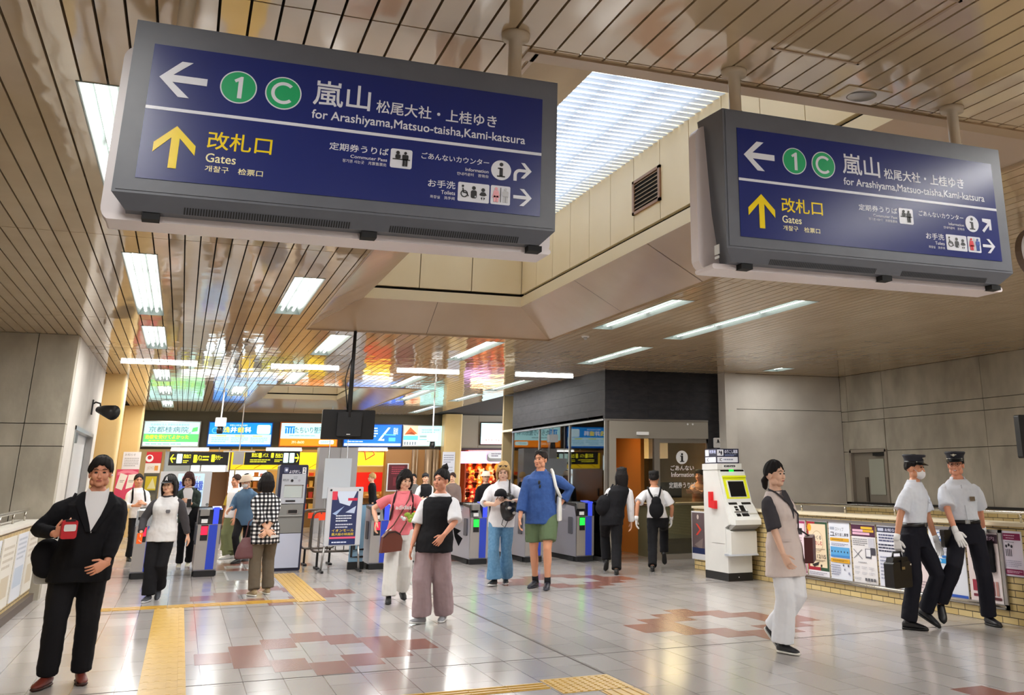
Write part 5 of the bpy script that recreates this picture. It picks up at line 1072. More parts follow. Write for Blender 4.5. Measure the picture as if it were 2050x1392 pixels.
f.box(-.02, .0, -L-.05, L+.02, -.05, -.0).box(-.02, 0, -L-.05, L+.02, .715, .745).box(-.02, 0, -L-.05, -L, -.05, .745).box(-.02, 0, L, L+.03, -.05, .745); sub('rails', f, m_steel, t); sub('bottom_tube', MB().tube([(-.02, -L-.02, -.025), (-.02, L, -.025)], .016, 10), m_chrome, t, True)
ya, yb = onx(1386, 1075, PXX).y, onx(1416, 1075, PXX).y
def q9(s): s.r(0, 1, 0, 1, '#e0e0e4').r(.04, .96, .12, .97, '#6a5a5c').d(.45, .88, .05, '#d8c8c0').poly([(.3, .74), (.42, .74), (.7, .62), (.42, .5), (.3, .5), (.56, .62)], '#e84a3a').poly([(.2, .3), (.8, .45), (.7, .2)], '#8a7a78').r(.04, .96, .12, .24, '#1c2c5c')
wallposter('dark poster with a red chevron left of the fare adjustment machine', 1387, 1417, q9, .16, .93, group='single posters')
# left parapet: pale posters behind the man in the suit
def l1(s): s.r(0, 1, 0, 1, '#d8dce4').lines(.1, .9, .6, .95, 5, '#b0b8c4').r(.1, .9, .2, .5, '#b8c4d4')
def l2(s): s.r(0, 1, 0, 1, '#dfdbd0').lines(.1, .9, .55, .9, 4, '#c0b8a8').r(.2, .8, .15, .45, '#c8bca4')
for k, (ya, yb) in enumerate(((11.9, 12.9), (13.0, 14.0), (14.1, 15.0), (15.1, 16.0))):
    t = thing('wall_poster', ['pale poster on the left parapet nearest the viewer', 'pale beige poster on the left parapet, second from the viewer', 'pale grey poster on the left parapet, third from the viewer', 'pale beige poster on the left parapet, fourth from the viewer'][k], 'poster', (-1.66+.016, (ya+yb)/2, .17), PI/2, 'posters on the left parapet')
    w = yb-ya-.04; sub('board', MB().box(-w/2, w/2, 0, .012, 0, .74), m_white, t); s = Sheet(w, .74); (l1 if k % 2 == 0 else l2)(s); s.build(t)
# ============================================================ PEOPLE
_ts = bpy.data.scenes.new('bench'); _vl = _ts.view_layers[0]
_tex = {}
def cloud(s):
    if s not in _tex:
        t = bpy.data.textures.new('cloth_%g' % s, 'CLOUDS'); t.noise_scale = s; t.noise_depth = 2; _tex[s] = t
    return _tex[s]
def remesh(mb, voxel, smooth=3, folds=()):
    o = bpy.data.objects.new('tmp', mb.mesh('tmp', [])); _ts.collection.objects.link(o)
    r = o.modifiers.new('r', 'REMESH'); r.mode = 'VOXEL'; r.voxel_size = voxel; r.adaptivity = 0
    if smooth: s = o.modifiers.new('s', 'SMOOTH'); s.factor = .5; s.iterations = smooth
    for sz, am in folds:
        d = o.modifiers.new('d', 'DISPLACE'); d.texture = cloud(sz); d.strength = am; d.mid_level = .5; d.texture_coords = 'LOCAL'
    _vl.update(); me = bpy.data.meshes.new_from_object(o.evaluated_get(_vl.depsgraph))
    q = o.data; bpy.data.objects.remove(o); bpy.data.meshes.remove(q); return me
def meshobj(me, name, m, parent=None):
    me.materials.clear(); me.materials.append(m); me.polygons.foreach_set('use_smooth', [True]*len(me.polygons))
    o = bpy.data.objects.new(name, me); col.objects.link(o); o.parent = parent; me.name = name; return o
def join(meshes):
    mb = MB()
    for me in meshes:
        mb.add([v.co for v in me.vertices], [list(p.vertices) for p in me.polygons]); bpy.data.meshes.remove(me)
    return mb.mesh('body', [])
SKIN = {'jp': (232, 182, 152), 'tan': (214, 152, 118), 'pale': (236, 192, 166), 'red': (226, 158, 128)}
def skinmat(k):
    nm = 'skin_'+k
    if nm in _m: return _m[nm]
    m = mat(nm, SKIN[k], .5); b = m.node_tree.nodes['Principled BSDF']; b.inputs['Subsurface Weight'].default_value = 0.0; return m
def cloth(name, rgb=None, rough=.85): return _m['cloth_'+name] if rgb is None else mat('cloth_'+name, rgb, rough, spec=.25)
m_hair = {k: mat('hair_'+k, c, .7, spec=.25) for k, c in dict(black=(26, 22, 22), brown=(58, 38, 32), reddish=(74, 44, 44), blond=(196, 160, 104), darkbrown=(40, 30, 27)).items()}
m_eye = mat('eye_dark', (30, 22, 20), .2); m_lip = mat('lips', (176, 96, 88), .5)
XA, YA, ZA = V3((1, 0, 0)), V3((0, 1, 0)), V3((0, 0, 1))
def ik(a, b, l1, l2, hint):
    d = b-a; L = d.length; mx_ = (l1+l2)*.998
    if L > mx_: b = a+d*(mx_/L); d = b-a; L = mx_
    L = max(L, abs(l1-l2)+.02); u = d.normalized(); c = (l1*l1+L*L-l2*l2)/(2*L); h = math.sqrt(max(l1*l1-c*c, 0))
    hv = hint-u*hint.dot(u); hv = hv.normalized() if hv.length > 1e-4 else u.orthogonal().normalized()
    return a+u*c+hv*h, b
def frame(d):                                          # side/other for a limb ring running along d
    d = d.normalized(); s = XA-d*XA.dot(d)
    s = s.normalized() if s.length > .2 else (YA-d*YA.dot(d)).normalized()
    return s, d.cross(s)
def limb(mb, pts, rad, seg=12):
    rings = []
    for i, p in enumerate(pts):
        d = (pts[min(i+1, len(pts)-1)]-pts[max(i-1, 0)]); s, o = frame(d); r = rad[i]; a, e = r if isinstance(r, tuple) else (r, r); rings.append((p, s, o, a, e))
    mb.loft(rings, 0, seg)
def hand(mb, w, d, n, s, curl=.35, side=1, spread=1.0):
    d = d.normalized(); n = (n-d*n.dot(d)).normalized(); x = d.cross(n)*side           # x points to the thumb side
    mb.loft([(w-d*.02*s, x, n, .026*s, .020*s), (w+d*.015*s, x, n, .030*s, .017*s), (w+d*.055*s, x, n, .040*s, .015*s), (w+d*.085*s, x, n, .041*s, .013*s), (w+d*.096*s, x, n, .036*s, .010*s)], 0, 14)
    for k, (o, L) in enumerate(((.030, .072), (.010, .080), (-.010, .074), (-.029, .058))):
        p = w+d*(.088*s)+x*(o*s); a = curl*(.8+.12*k); dd = (d+x*(.10*spread*(1.2-k*.8))).normalized(); pts = [p-d*.02*s, p]
        for j, f in enumerate((.45, .32, .25)):
            a2 = a*(j+.6); v = dd*math.cos(a2)+n*math.sin(a2); p = p+v*(L*s*f); pts.append(p)
        mb.tube(pts, [.0088*s, .0086*s, .0080*s, .0074*s, .0058*s], 8)
    p = w+d*.022*s+x*.022*s; v1 = (d*.55+x*.75+n*.25).normalized(); v2 = (d*.9+x*.35+n*.35).normalized()
    mb.tube([p-v1*.015*s, p, p+v1*.034*s, p+v1*.034*s+v2*.030*s, p+v1*.034*s+v2*.052*s], [.012*s, .0125*s, .0105*s, .0092*s, .0066*s], 8)
    return w+d*.06*s+n*.02*s
class P: pass
def person(label, feet, h=1.7, rel=0.0, pel=None, head=None, girth=1.0, shw=1.0, hands=None, hyaw=0, hpitch=0, fwd=0.0, skin='jp', hair=('short', 'black'),
           tops=(), bottom=None, shoes=((30, 30, 32), (24, 24, 24)), face=True, hat=None, mask=False, voxel=.0075, bust=0.0, extras=(), Y0=None, socks=None, gloves=False, eyes=True, name='person', hgroup=None, brow=True, belly=0.0, shd=0.0):
    s = h/1.7; q = P(); G = girth
    pts = {k: onz(f[0], f[1], 0) if not (len(f) > 5 and f[5] is not None) else ony(f[0], f[1], f[5]) for k, f in feet.items()}
    yy = sum(p.y for p in pts.values())/len(pts) if Y0 is None else Y0
    xx = sum(p.x for p in pts.values())/len(pts)
    if pel: xx = ony(pel[0], pel[1], yy).x
    base = V3((xx, yy, 0)); th = -math.atan2(xx, yy)+math.radians(rel)
    Rm = Matrix.Rotation(th, 3, 'Z'); Ri = Rm.inverted()
    L2 = lambda w: Ri @ (V3(w)-base)
    q.base, q.R, q.s = base, Rm, s; q.world = lambda p: Rm @ V3(p)+base
    # ---- legs
    ank = {}; fdir = {}
    for k, f in feet.items():
        p = L2(pts[k]); lift = f[3] if len(f) > 3 else 0.0; pitch = math.radians(f[4] if len(f) > 4 else 0); yaw = math.radians(f[2] if len(f) > 2 else 0)
        fd = V3((math.sin(yaw), -math.cos(yaw), 0)); fdir[k] = (p, fd, lift, pitch)
        c = V3((p.x, p.y, lift)); back = fd*(-.055*s); up = V3((0, 0, .078*s))
        f2 = fd*math.cos(pitch)-ZA*math.sin(pitch); u2 = ZA*math.cos(pitch)+fd*math.sin(pitch)   # pitch > 0 : toe down
        ank[k] = c+f2*(-.055*s)+u2*.078*s+ZA*(.06*s*math.sin(max(pitch, 0)))
    hz = .90*s; LT, LS = .425*s, .405*s
    for k in ank:
        sgn = -1 if k == 'R' else 1; hj = V3((sgn*.088*s*(.6+.4*G), 0, hz)); dxy = math.hypot(ank[k].x-hj.x, ank[k].y-hj.y); mxl = (LT+LS)*.992
        hz = min(hz, ank[k].z+math.sqrt(max(mxl*mxl-dxy*dxy, .1)))
    hz = max(hz, .78*s); dz = hz-.90*s
    hd = V3((0, 0, 0))
    if head:
        hw = ony(head[0], head[1], yy); off = Ri @ V3((hw.x-xx, 0, 0)); hd = V3((off.x, off.y, 0))
    hd += V3((0, -fwd, 0))
    def T(p):
        p = V3(p); p = V3((p.x, p.y, p.z*s if False else p.z)); t = max(0.0, (p.z-.88)/.70); return V3((p.x*s, p.y*s, p.z*s+dz))+hd*t
    RING = [(.80, .095, .088, .0), (.86, .150, .112, .005), (.93, .160, .114, .005), (1.00, .144, .102, 0), (1.08, .132, .096, -.002), (1.18, .140, .104, -.004), (1.28, .152, .108, -.002), (1.345, .156, .096, .006), (1.39, .132, .078, .014), (1.425, .094, .066, .018), (1.455, .066, .058, .016), (1.475, .056, .054, .014)]
    def ring(z):
        for a, b2 in zip(RING, RING[1:]):
            if a[0] <= z <= b2[0]:
                t = (z-a[0])/(b2[0]-a[0]); r = [a[i]+(b2[i]-a[i])*t for i in range(4)]; break
        else: r = list(RING[0] if z < .8 else RING[-1]); r[0] = z
        g = 1+(G-1)*(1.0 if r[0] < 1.3 else max(0, (1.46-r[0])/.16)); hw_, hd_ = r[1]*g, r[2]*g
        if r[0] > 1.2: hw_ *= 1+(shw-1)*min(1, (r[0]-1.2)/.15)
        yo = r[3]
        if bust and 1.14 < r[0] < 1.34: b_ = bust*math.sin((r[0]-1.14)/.2*PI); hd_ += b_*.5; yo -= b_*.5
        if belly and .85 < r[0] < 1.28: b_ = belly*math.sin((r[0]-.85)/.43*PI); hd_ += b_*.5; yo -= b_*.5
        return hw_, hd_, yo
    q.ring, q.T = ring, T
    def torso(mb, z0, z1, pad, flare=0.0, n=12, padtop=None):
        rings = []
        for i in range(n+1):
            z = z0+(z1-z0)*i/n; zc = max(z, .86) if z0 < .86 else z
            hw_, hd_, yo = ring(zc); t = 1-i/n; pd = pad+flare*t*t
            if z > 1.36 and padtop is not None: pd = padtop
            c = T((0, yo, z)); rings.append((c, XA, YA, (hw_+pd)*s, (hd_+pd)*s))
        mb.loft(rings, 0, 20)
    # ---- arms
    arms = {}; hands = hands or {}
    for k in ('R', 'L'):
        sg = -1 if k == 'R' else 1
        S = T((sg*.162*shw*(.7+.3*G), .012, 1.350)); H_ = hands.get(k, {})
        if 't' in H_:
            px_, py_, dY = H_['t']; w = L2(ony(px_, py_, yy+dY))
        else:
            sw = H_.get('swing', .0); w = S+V3((sg*H_.get('out', .07), -sw, -.515*s))
        hint = V3(H_.get('hint', (sg*.45, .8, -.35)))
        d = H_.get('d')
        LU, LF = .275*s, .245*s
        if 't' in H_:                                   # the target is the palm: step back to the wrist
            dd = V3(d).normalized() if d else (w-S).normalized(); w = w-dd*.065*s
        E_, W_r = ik(S, w, LU, LF, hint)
        dd = V3(d).normalized() if d else ((W_r-E_).normalized()+V3((0, 0, -.15))).normalized()
        nn = V3(H_.get('n', (-sg*1.0, .1, 0))); arms[k] = (S, E_, W_r, dd, nn, H_.get('curl', .38))
    q.arms = arms
    ru, re, rf, rw = .047*(.5+.5*G), .037*(.6+.4*G), .034, .0255
    # ---- body
    mb = MB(); torso(mb, .85, 1.475, -.012, 0, 12, -.004)
    pv = T((0, .012, 1.47)); mb.loft([(T((0, .016, 1.42)), XA, YA, .058*s, .058*s), (T((0, .010, 1.47)), XA, YA, .052*s, .052*s), (T((0, 0, 1.525)), XA, YA, .050*s, .052*s)], 0, 14)
    legs = {}
    for k in ank:
        sg = -1 if k == 'R' else 1; hj = V3((sg*.088*s*(.6+.4*G), .005, hz)); fd = fdir[k][1]
        K, A = ik(hj, ank[k], LT, LS, V3((fd.x*.5, -1, .0))); legs[k] = (hj, K, A)
        mid = (hj+K)/2; cal = K+(A-K)*.32+V3((0, .012, 0))
        limb(mb, [hj+V3((0, 0, .03)), mid, K, cal, K+(A-K)*.7, A], [v*s*(.86 if bottom and bottom.get('len', 1) > .6 else 1) for v in (.088*G, .070*G, .053, .054, .040, .036)])
        p0 = fdir[k]; limb(mb, [A, A+V3((0, 0, -.04*s))], [.035*s, .036*s])
    for k, (S, E_, W_r, dd, nn, cu_) in arms.items():
        limb(mb, [S+V3((0, 0, -.02)), S+(E_-S)*.35, E_, E_+(W_r-E_)*.3, W_r], [ru*s*.7, ru*s*.92, re*s, rf*s*1.05, rw*s])
    body = remesh(mb, max(voxel, .0085), 3)
    parts = [body]
    hb = {k: MB() for k in arms}
    for k, (S, E_, W_r, dd, nn, cu_) in arms.items():
        hand(hb[k], W_r, dd, nn, s*1.0, cu_, 1 if k == 'R' else -1)
        parts.append(remesh(hb[k], .0030 if voxel < .009 else .0045, 2))
    # ---- head
    Rh = Matrix.Rotation(math.radians(hyaw), 3, 'Z') @ Matrix.Rotation(math.radians(hpitch), 3, 'X')
    pv = T((0, .004, 1.50)); hs = s**.6
    Hd = lambda p: pv+Rh @ (V3(p)*hs)
    hm = MB(); E = lambda c, r, m=None: (m or hm).ell(Hd(c), tuple(v*hs for v in r), 16, 11, 0, Rh)
    E((0, .012, .108), (.076, .094, .092)); E((0, -.026, .062), (.063, .066, .080)); E((0, -.046, .008), (.040, .042, .034)); E((0, -.068, -.004), (.022, .020, .018))
    E((0, -.090, .066), (.0115, .016, .026)); E((0, -.099, .054), (.016, .016, .012)); E((0, -.064, .114), (.050, .026, .020))
    for sg in (-1, 1): E((sg*.034, -.060, .060), (.030, .031, .032)); E((sg*.077, .006, .075), (.010, .022, .033)); E((sg*.048, -.02, .02), (.024, .04, .035))
    E((0, -.082, .026), (.024, .014, .013))
    hm.loft([(Hd((0, .012, .03)), XA, YA, .05*hs, .052*hs), (pv+V3((0, .006, -.06*s)), XA, YA, .052*s, .054*s)], 0, 14)
    parts.append(remesh(hm, .0042 if voxel < .009 else .006, 4))
    b = meshobj(join(parts), name, skinmat(skin)); b.location = base; b.rotation_euler = (0, 0, th); tag(b, label, 'person', hgroup, 'thing'); q.o = b
    q.Hd, q.Rh, q.hs, q.pv = Hd, Rh, hs, pv
    if face:
        for sg in (-1, 1):
            if eyes: e = MB(); e.ell(Hd((sg*.030, -.0845, .090)), (.0135*hs, .006*hs, .0062*hs), 10, 7, 0, Rh); sub('eye', e, m_eye, b, True)
            if brow: e = MB(); e.tube([Hd((sg*.014, -.097, .112)), Hd((sg*.032, -.092, .118)), Hd((sg*.050, -.077, .111))], [.0022, .0034, .002], 6); sub('eyebrow', e, m_hair[hair[1]] if hair[1] != 'blond' else m_hair['brown'], b, True)
        if not mask: e = MB(); e.ell(Hd((0, -.0945, .0265)), (.022*hs, .006*hs, .0058*hs), 12, 7, 0, Rh); sub('mouth', e, m_lip, b, True)
    if mask:
        e = MB(); e.ell(Hd((0, -.052, .022)), (.064*hs, .060*hs, .056*hs), 16, 11, 0, Rh); sub('face_mask', e, mat('mask_white', (232, 232, 236), .8), b, True)
        for sg in (-1, 1): e = MB(); e.tube([Hd((sg*.058, -.055, .04)), Hd((sg*.078, 0, .09))], .002, 5); sub('mask_loop', e, m_white, b)
    # ---- hair
    st, hc = hair; mh = m_hair[hc]
    def cap(front, side_, back, th_=.013, lo=None):
        c = MB(); N, K = 60, 12; vs = []
        for inner in (0, 1):
            for i in range(N):
                a = 2*PI*i/N; ca = -math.cos(a)               # a = 0 at the face
                f = max(0, -ca)**2.6; bk = max(0, ca)**.8; sd = 1-f-bk if 1-f-bk > 0 else 0; tot = f+bk+sd
                pm = math.radians((front*f+back*bk+side_*sd)/tot+3.2*math.sin(13*a+side_)+2.4*math.sin(29*a+front))
                for j in range(K+1):
                    ph = pm*j/K; g = (.004 if inner else th_*(1.15 if j < 7 else 1)+.0035*math.sin(a*11+j*.5)+.0022*math.sin(a*27+front)) if j < K or inner else th_*.6
                    rx, ry, rz = .076+g, .094+g, .094+g*1.3
                    vs.append(Hd((rx*math.sin(ph)*math.sin(a), .012-ry*math.sin(ph)*math.cos(a), .108+rz*math.cos(ph))))
        fs = []; M = N*(K+1)
        for i in range(N):
            i2 = (i+1) % N
            for j in range(K): fs.append((i*(K+1)+j, i*(K+1)+j+1, i2*(K+1)+j+1, i2*(K+1)+j)); fs.append((M+i*(K+1)+j, M+i2*(K+1)+j, M+i2*(K+1)+j+1, M+i*(K+1)+j+1))
            fs.append((i*(K+1)+K, M+i*(K+1)+K, M+i2*(K+1)+K, i2*(K+1)+K))
        c.add(vs, fs); return c
    hx = MB(); extra = None
    if st == 'short': sub('hair', cap(66, 101, 124, .018), mh, b, True)
    elif st == 'crop': sub('hair', cap(60, 98, 122, .012), mh, b, True)
    elif st in ('bob', 'long', 'staffbob'):
        sub('hair_crown', cap(66 if st != 'bob' else 72, 108, 128, .018), mh, b, True)
        bz = {'bob': -.045, 'staffbob': -.02, 'long': -.09}[st]; fw = 1.25 if st == 'bob' else 1.0
        for sg in (-1, 1):
            hx.loft([(Hd((sg*.066, -.01, .14)), XA, YA, .026, .05), (Hd((sg*.088, .002, .08)), XA, YA, .024*fw, .058), (Hd((sg*.092, .006, .02)), XA, YA, .022*fw, .058), (Hd((sg*.082, .008, bz)), XA, YA, .016*fw, .046)], 0, 14)
        hx.loft([(Hd((0, .07, .16)), XA, YA, .07, .04), (Hd((0, .092, .10)), XA, YA, .084, .038), (Hd((0, .092, .03)), XA, YA, .088, .034), (Hd((0, .078, bz-.01)), XA, YA, .07, .022)], 0, 18)
        extra = hx
    elif st in ('bun', 'pony', 'tied'):
        sub('hair', cap(62, 100, 122, .012), mh, b, True)
        if st == 'bun': hx.ell(Hd((.0, .06, .225)), (.042, .042, .042), 12, 8).ell(Hd((.0, .05, .20)), (.03, .03, .03)); hx.tube([Hd((0, .05, .25)), Hd((.02, .07, .275)), Hd((.03, .06, .262))], [.012, .009, .004], 7)
        elif st == 'pony': hx.tube([Hd((0, .10, .10)), Hd((0, .145, .07)), Hd((0, .15, 0)), Hd((0, .135, -.09)), Hd((0, .12, -.14))], [.022, .03, .034, .028, .01], 12)
        else: hx.tube([Hd((0, .095, .06)), Hd((0, .125, .03)), Hd((0, .12, -.03)), Hd((0, .11, -.055))], [.03, .036, .026, .01], 12)
        extra = hx
    if extra and extra.v: meshobj(remesh(extra, .006, 3, ((.05, .008),)), 'hair_length' if st != 'bun' else 'hair_bun', mh, b)
    # ---- hats
    def hatring(prof, c=(0, .010, 0), seg=28):
        m_ = MB(); m_.loft([(Hd((c[0], c[1]+dy, z)), (Rh @ XA), (Rh @ YA), rx*hs, ry*hs) for z, rx, ry, dy in prof], 0, seg); return m_
    if hat == 'officer':
        nv = mat('hat_navy', (24, 26, 40), .6)
        sub('hat', hatring([(.128, .088, .104, 0), (.165, .090, .106, 0), (.178, .092, .110, -.004), (.205, .108, .126, -.006), (.212, .110, .128, -.006), (.222, .100, .118, -.006)]), nv, b, True)
        vz = MB(); n = 14; a_, b_ = [], []
        for i in range(n+1): g = math.radians(-65+130*i/n); a_.append(Hd((.090*math.sin(g), .010-.106*math.cos(g), .134))); b_.append(Hd((.096*math.sin(g), .010-.106*math.cos(g)-.055*math.cos(g), .122-.012*math.cos(g))))
        vz.add(a_+b_+[p+ZA*.005 for p in a_]+[p+ZA*.005 for p in b_], [(i, i+1, n+2+i, n+1+i) for i in range(n)]+[(2*n+2+i, 3*n+3+i, 3*n+4+i, 2*n+3+i) for i in range(n)]+[(n+1+i, n+2+i, 3*n+4+i, 3*n+3+i) for i in range(n)]); sub('hat_visor', vz, mat('visor_black', (14, 14, 16), .2), b)
        bd = MB(); bd.ell(Hd((0, -.108, .185)), (.016, .008, .018), 12, 8, 0, Rh).ell(Hd((-.02, -.104, .187)), (.012, .006, .007), 8, 6, 0, Rh).ell(Hd((.02, -.104, .187)), (.012, .006, .007), 8, 6, 0, Rh); sub('hat_badge', bd, mat('badge_silver', (200, 196, 180), .3, .8), b, True)
        sub('hat_band', hatring([(.134, .0915, .1075, 0), (.152, .0925, .1085, 0)]), mat('band_black', (16, 16, 20), .35), b, True)
        for sg in (-1, 1): sub('hat_button', MB().ell(Hd((sg*.076, -.058, .146)), .007, 8, 6), mat('badge_silver'), b, True)
    elif hat == 'staff':
        sub('hat', hatring([(.13, .086, .102, 0), (.20, .088, .104, 0), (.215, .082, .096, 0)]), mat('hat_black', (18, 18, 20), .7), b, True)
    elif hat == 'ball':
        hk = mat('cap_black', (22, 22, 26), .7); sub('hat', hatring([(.125, .087, .104, 0), (.16, .086, .102, 0), (.195, .072, .086, 0), (.216, .04, .05, 0), (.222, .008, .01, 0)]), hk, b, True)
        vz = MB(); n = 12; a_, b_ = [], []
        for i in range(n+1): g = math.radians(-70+140*i/n); a_.append(Hd((.088*math.sin(g), .010-.104*math.cos(g), .128))); b_.append(Hd((.084*math.sin(g), .0-.110*math.cos(g)-.075*math.cos(g), .118)))
        vz.add(a_+b_+[p+ZA*.005 for p in a_]+[p+ZA*.005 for p in b_], [(i, i+1, n+2+i, n+1+i) for i in range(n)]+[(2*n+2+i, 3*n+3+i, 3*n+4+i, 2*n+3+i) for i in range(n)]+[(n+1+i, n+2+i, 3*n+4+i, 3*n+3+i) for i in range(n)]); sub('hat_visor', vz, hk, b)
        lt = MB(); a0 = Hd((0, -.096, .15)); rr_ = Rh
        for pts_ in (((-.018, 0), (-.004, .05), (.004, .05), (-.008, 0)), ((.018, 0), (.004, .05), (-.004, .05), (.008, 0)), ((-.01, .012), (.01, .012), (.008, .02), (-.008, .02))): lt.add([a0+rr_ @ V3((u, .012*v/.03-.003-.006*(1-abs(u)*30), v)) for u, v in pts_], [(0, 1, 2, 3)])
        sub('hat_emblem', lt, m_white, b)
    elif hat == 'bucket':
        hk = mat('hat_cream', (226, 206, 186), .9); sub('hat', hatring([(.10, .135, .155, 0), (.108, .135, .155, 0), (.15, .093, .112, 0), (.205, .080, .095, 0), (.215, .06, .07, 0)]), hk, b, True)
    elif hat == 'visor': sub('hat', hatring([(.125, .087, .104, 0), (.175, .087, .103, 0), (.185, .078, .09, 0)]), mat('visor_dark', (30, 30, 36), .7), b, True)
    # ---- clothes
    FOLD = ((.16, .020), (.055, .007))
    for g in tops:
        c = MB(); pad = g.get('pad', .014); z0 = g.get('hem', .88); z1 = g.get('top', 1.436)
        torso(c, z0, z1, pad, g.get('flare', .01), 14, g.get('padtop', pad*.6))
        sl = g.get('sleeve', 0); sr = g.get('sr', .022)
        if sl > 0:
            for k, (S, E_, W_r, dd, nn, cu_) in arms.items():
                if k not in g.get('arms', 'RL'): continue
                pts_ = [S+V3(((-1 if k == 'R' else 1)*-.035*s, 0, .008*s)), S+(E_-S)*.1, S+(E_-S)*.3]; rad = [(ru*.95+sr*.1)*s, (ru+sr*.35)*s, (ru+sr*.8)*s]
                if sl <= 1: pts_.append(S+(E_-S)*sl); rad.append((ru+sr*g.get('cuff', 1.25))*s)
                else:
                    pts_ += [E_, E_+(W_r-E_)*(sl-1)]; rad += [(re+sr*.95)*s, (rf+(rw-rf)*(sl-1)+sr*g.get('cuff', .7))*s]
                limb(c, pts_, rad)
        nm = g.get('name', 'shirt'); o = meshobj(remesh(c, max(voxel*1.15, .009), 3, g.get('folds', FOLD)), nm, g['m'], b)
        if g.get('collar'):
            t_ = MB(); kx = MB(); n = 20; lo, hi = [], []
            for i in range(n+1): a = math.radians(48+264*i/n-90); lo.append(T((.072*math.cos(a), .012+.070*math.sin(a), 1.434))); hi.append(T((.096*math.cos(a), .014+.094*math.sin(a), 1.418)))
            for i in range(n+1): pass
            up_ = [p+V3((0, .004, .028*s)) for p in lo]
            t_.add(lo+up_+hi, [(i, i+1, n+2+i, n+1+i) for i in range(n)]+[(n+1+i, n+2+i, 2*n+3+i, 2*n+2+i) for i in range(n)]); sub('collar', t_, g['collar'], o)
        elif g.get('neck'):
            t_ = MB(); t_.tube([T((.078*math.cos(2*PI*i/20), .010+.078*math.sin(2*PI*i/20), 1.432-.022*(-math.sin(2*PI*i/20)))) for i in range(20)], .009*s, 8, 0, True); sub('neckband', t_, g['neck'], o, True)
    if bottom:
        c = MB(); pad = bottom.get('pad', .014); torso(c, .79, bottom.get('waist', 1.0), pad, 0, 8)
        kn, he = bottom.get('knee', .066), bottom.get('hemr', .062); ln = bottom.get('len', 1.0)
        for k, (hj, K, A) in legs.items():
            tp = V3((hj.x, hj.y, hj.z+.02)); mid = (hj+K)/2
            if ln >= .6: limb(c, [tp, mid, K, K+(A-K)*.5, K+(A-K)*(ln if ln < 1 else .97)+V3((0, 0, 0))], [(.094*G+pad*.6)*s, (kn*.45+.094*G*.55+pad*.3)*s, kn*s, (kn+he)/2*s, he*s], 14)
            else: limb(c, [tp, mid, hj+(K-hj)*(ln/.5)*.92], [(.094*G+pad)*s, (.09*G+pad)*s, he*s], 14)
        if bottom.get('skirt'):
            A = (legs['R'][2]+legs['L'][2])/2; c.loft([(V3((0, 0, hz+.06)), XA, YA, .17*s, .13*s), (V3((A.x*.5, A.y*.5, hz*.55)), XA, YA, .20*s, .17*s), (V3((A.x, A.y, .16)), XA, YA, .23*s, .2*s)], 0, 22)
        meshobj(remesh(c, max(voxel*1.15, .009), 3, bottom.get('folds', FOLD)), bottom.get('name', 'trousers'), bottom['m'], b)
        if bottom.get('belt'):
            t_ = MB(); z = bottom.get('waist', 1.0)-.02; hw_, hd_, yo = ring(z); t_.loft([(T((0, yo, z-.018)), XA, YA, (hw_+pad+.008)*s, (hd_+pad+.008)*s), (T((0, yo, z+.018)), XA, YA, (hw_+pad+.008)*s, (hd_+pad+.008)*s)], 0, 28); bo = sub('belt', t_, bottom['belt'], b, True)
            sub('buckle', MB().box(-.025, .025, -.006, .006, -.018, .018), m_steel, bo).location = T((0, yo-hd_-pad-.012, z))
    # ---- shoes
    for k, (p, fd, lift, pitch) in fdir.items():
        sd = V3((-fd.y, fd.x, 0)); f2 = fd*math.cos(pitch)-ZA*math.sin(pitch); u2 = ZA*math.cos(pitch)+fd*math.sin(pitch)
        o_ = V3((p.x, p.y, lift))+ZA*(.06*s*math.sin(max(pitch, 0)))
        at = lambda a, z: o_+f2*(a*s)+u2*(z*s)
        so = MB(); so.loft([(at(a, .013), sd, u2, w_*s, .0125*s) for a, w_ in ((-.128, .012), (-.118, .026), (-.09, .034), (-.03, .036), (.04, .043), (.09, .044), (.125, .034), (.145, .014))], 0, 14)
        upm = MB(); upm.loft([(at(a, z), sd, u2, w_*s, r_*s) for a, z, w_, r_ in ((-.122, .045, .020, .026), (-.105, .052, .030, .036), (-.06, .058, .036, .044), (-.01, .050, .038, .036), (.04, .040, .041, .027), (.09, .033, .041, .020), (.122, .028, .030, .014), (.138, .024, .012, .008))], 0, 16)
        upm.loft([(at(-.058, .06), sd, f2, .036*s, .045*s), (at(-.060, .092), sd, f2, .037*s, .043*s)], 0, 14)
        sh = sub('shoe', upm, mat('shoe_%d_%d_%d' % shoes[0], shoes[0], .45), b, True); sub('sole', so, mat('sole_%d_%d_%d' % shoes[1], shoes[1], .6), sh, True)
        if socks and k in legs:
            A = legs[k][2]; K = legs[k][1]; c = MB(); limb(c, [A+V3((0, 0, -.02)), A+(K-A).normalized()*.075], [.041*s, .041*s]); sub('sock', c, socks, b, True)
    if gloves:
        for k in arms:
            me = remesh(hb[k], .0034, 1); o = meshobj(me, 'glove', mat('glove_white', (238, 238, 240), .8), b)
            d = o.modifiers.new('puff', 'DISPLACE'); d.strength = .004; d.mid_level = 0.0
            S, E_, W_r, dd, nn, cu_ = arms[k]; c = MB(); limb(c, [W_r+(E_-W_r).normalized()*.05, W_r+(W_r-E_).normalized()*.02], [.033*s, .034*s]); sub('glove_cuff', c, mat('glove_white'), o, True)
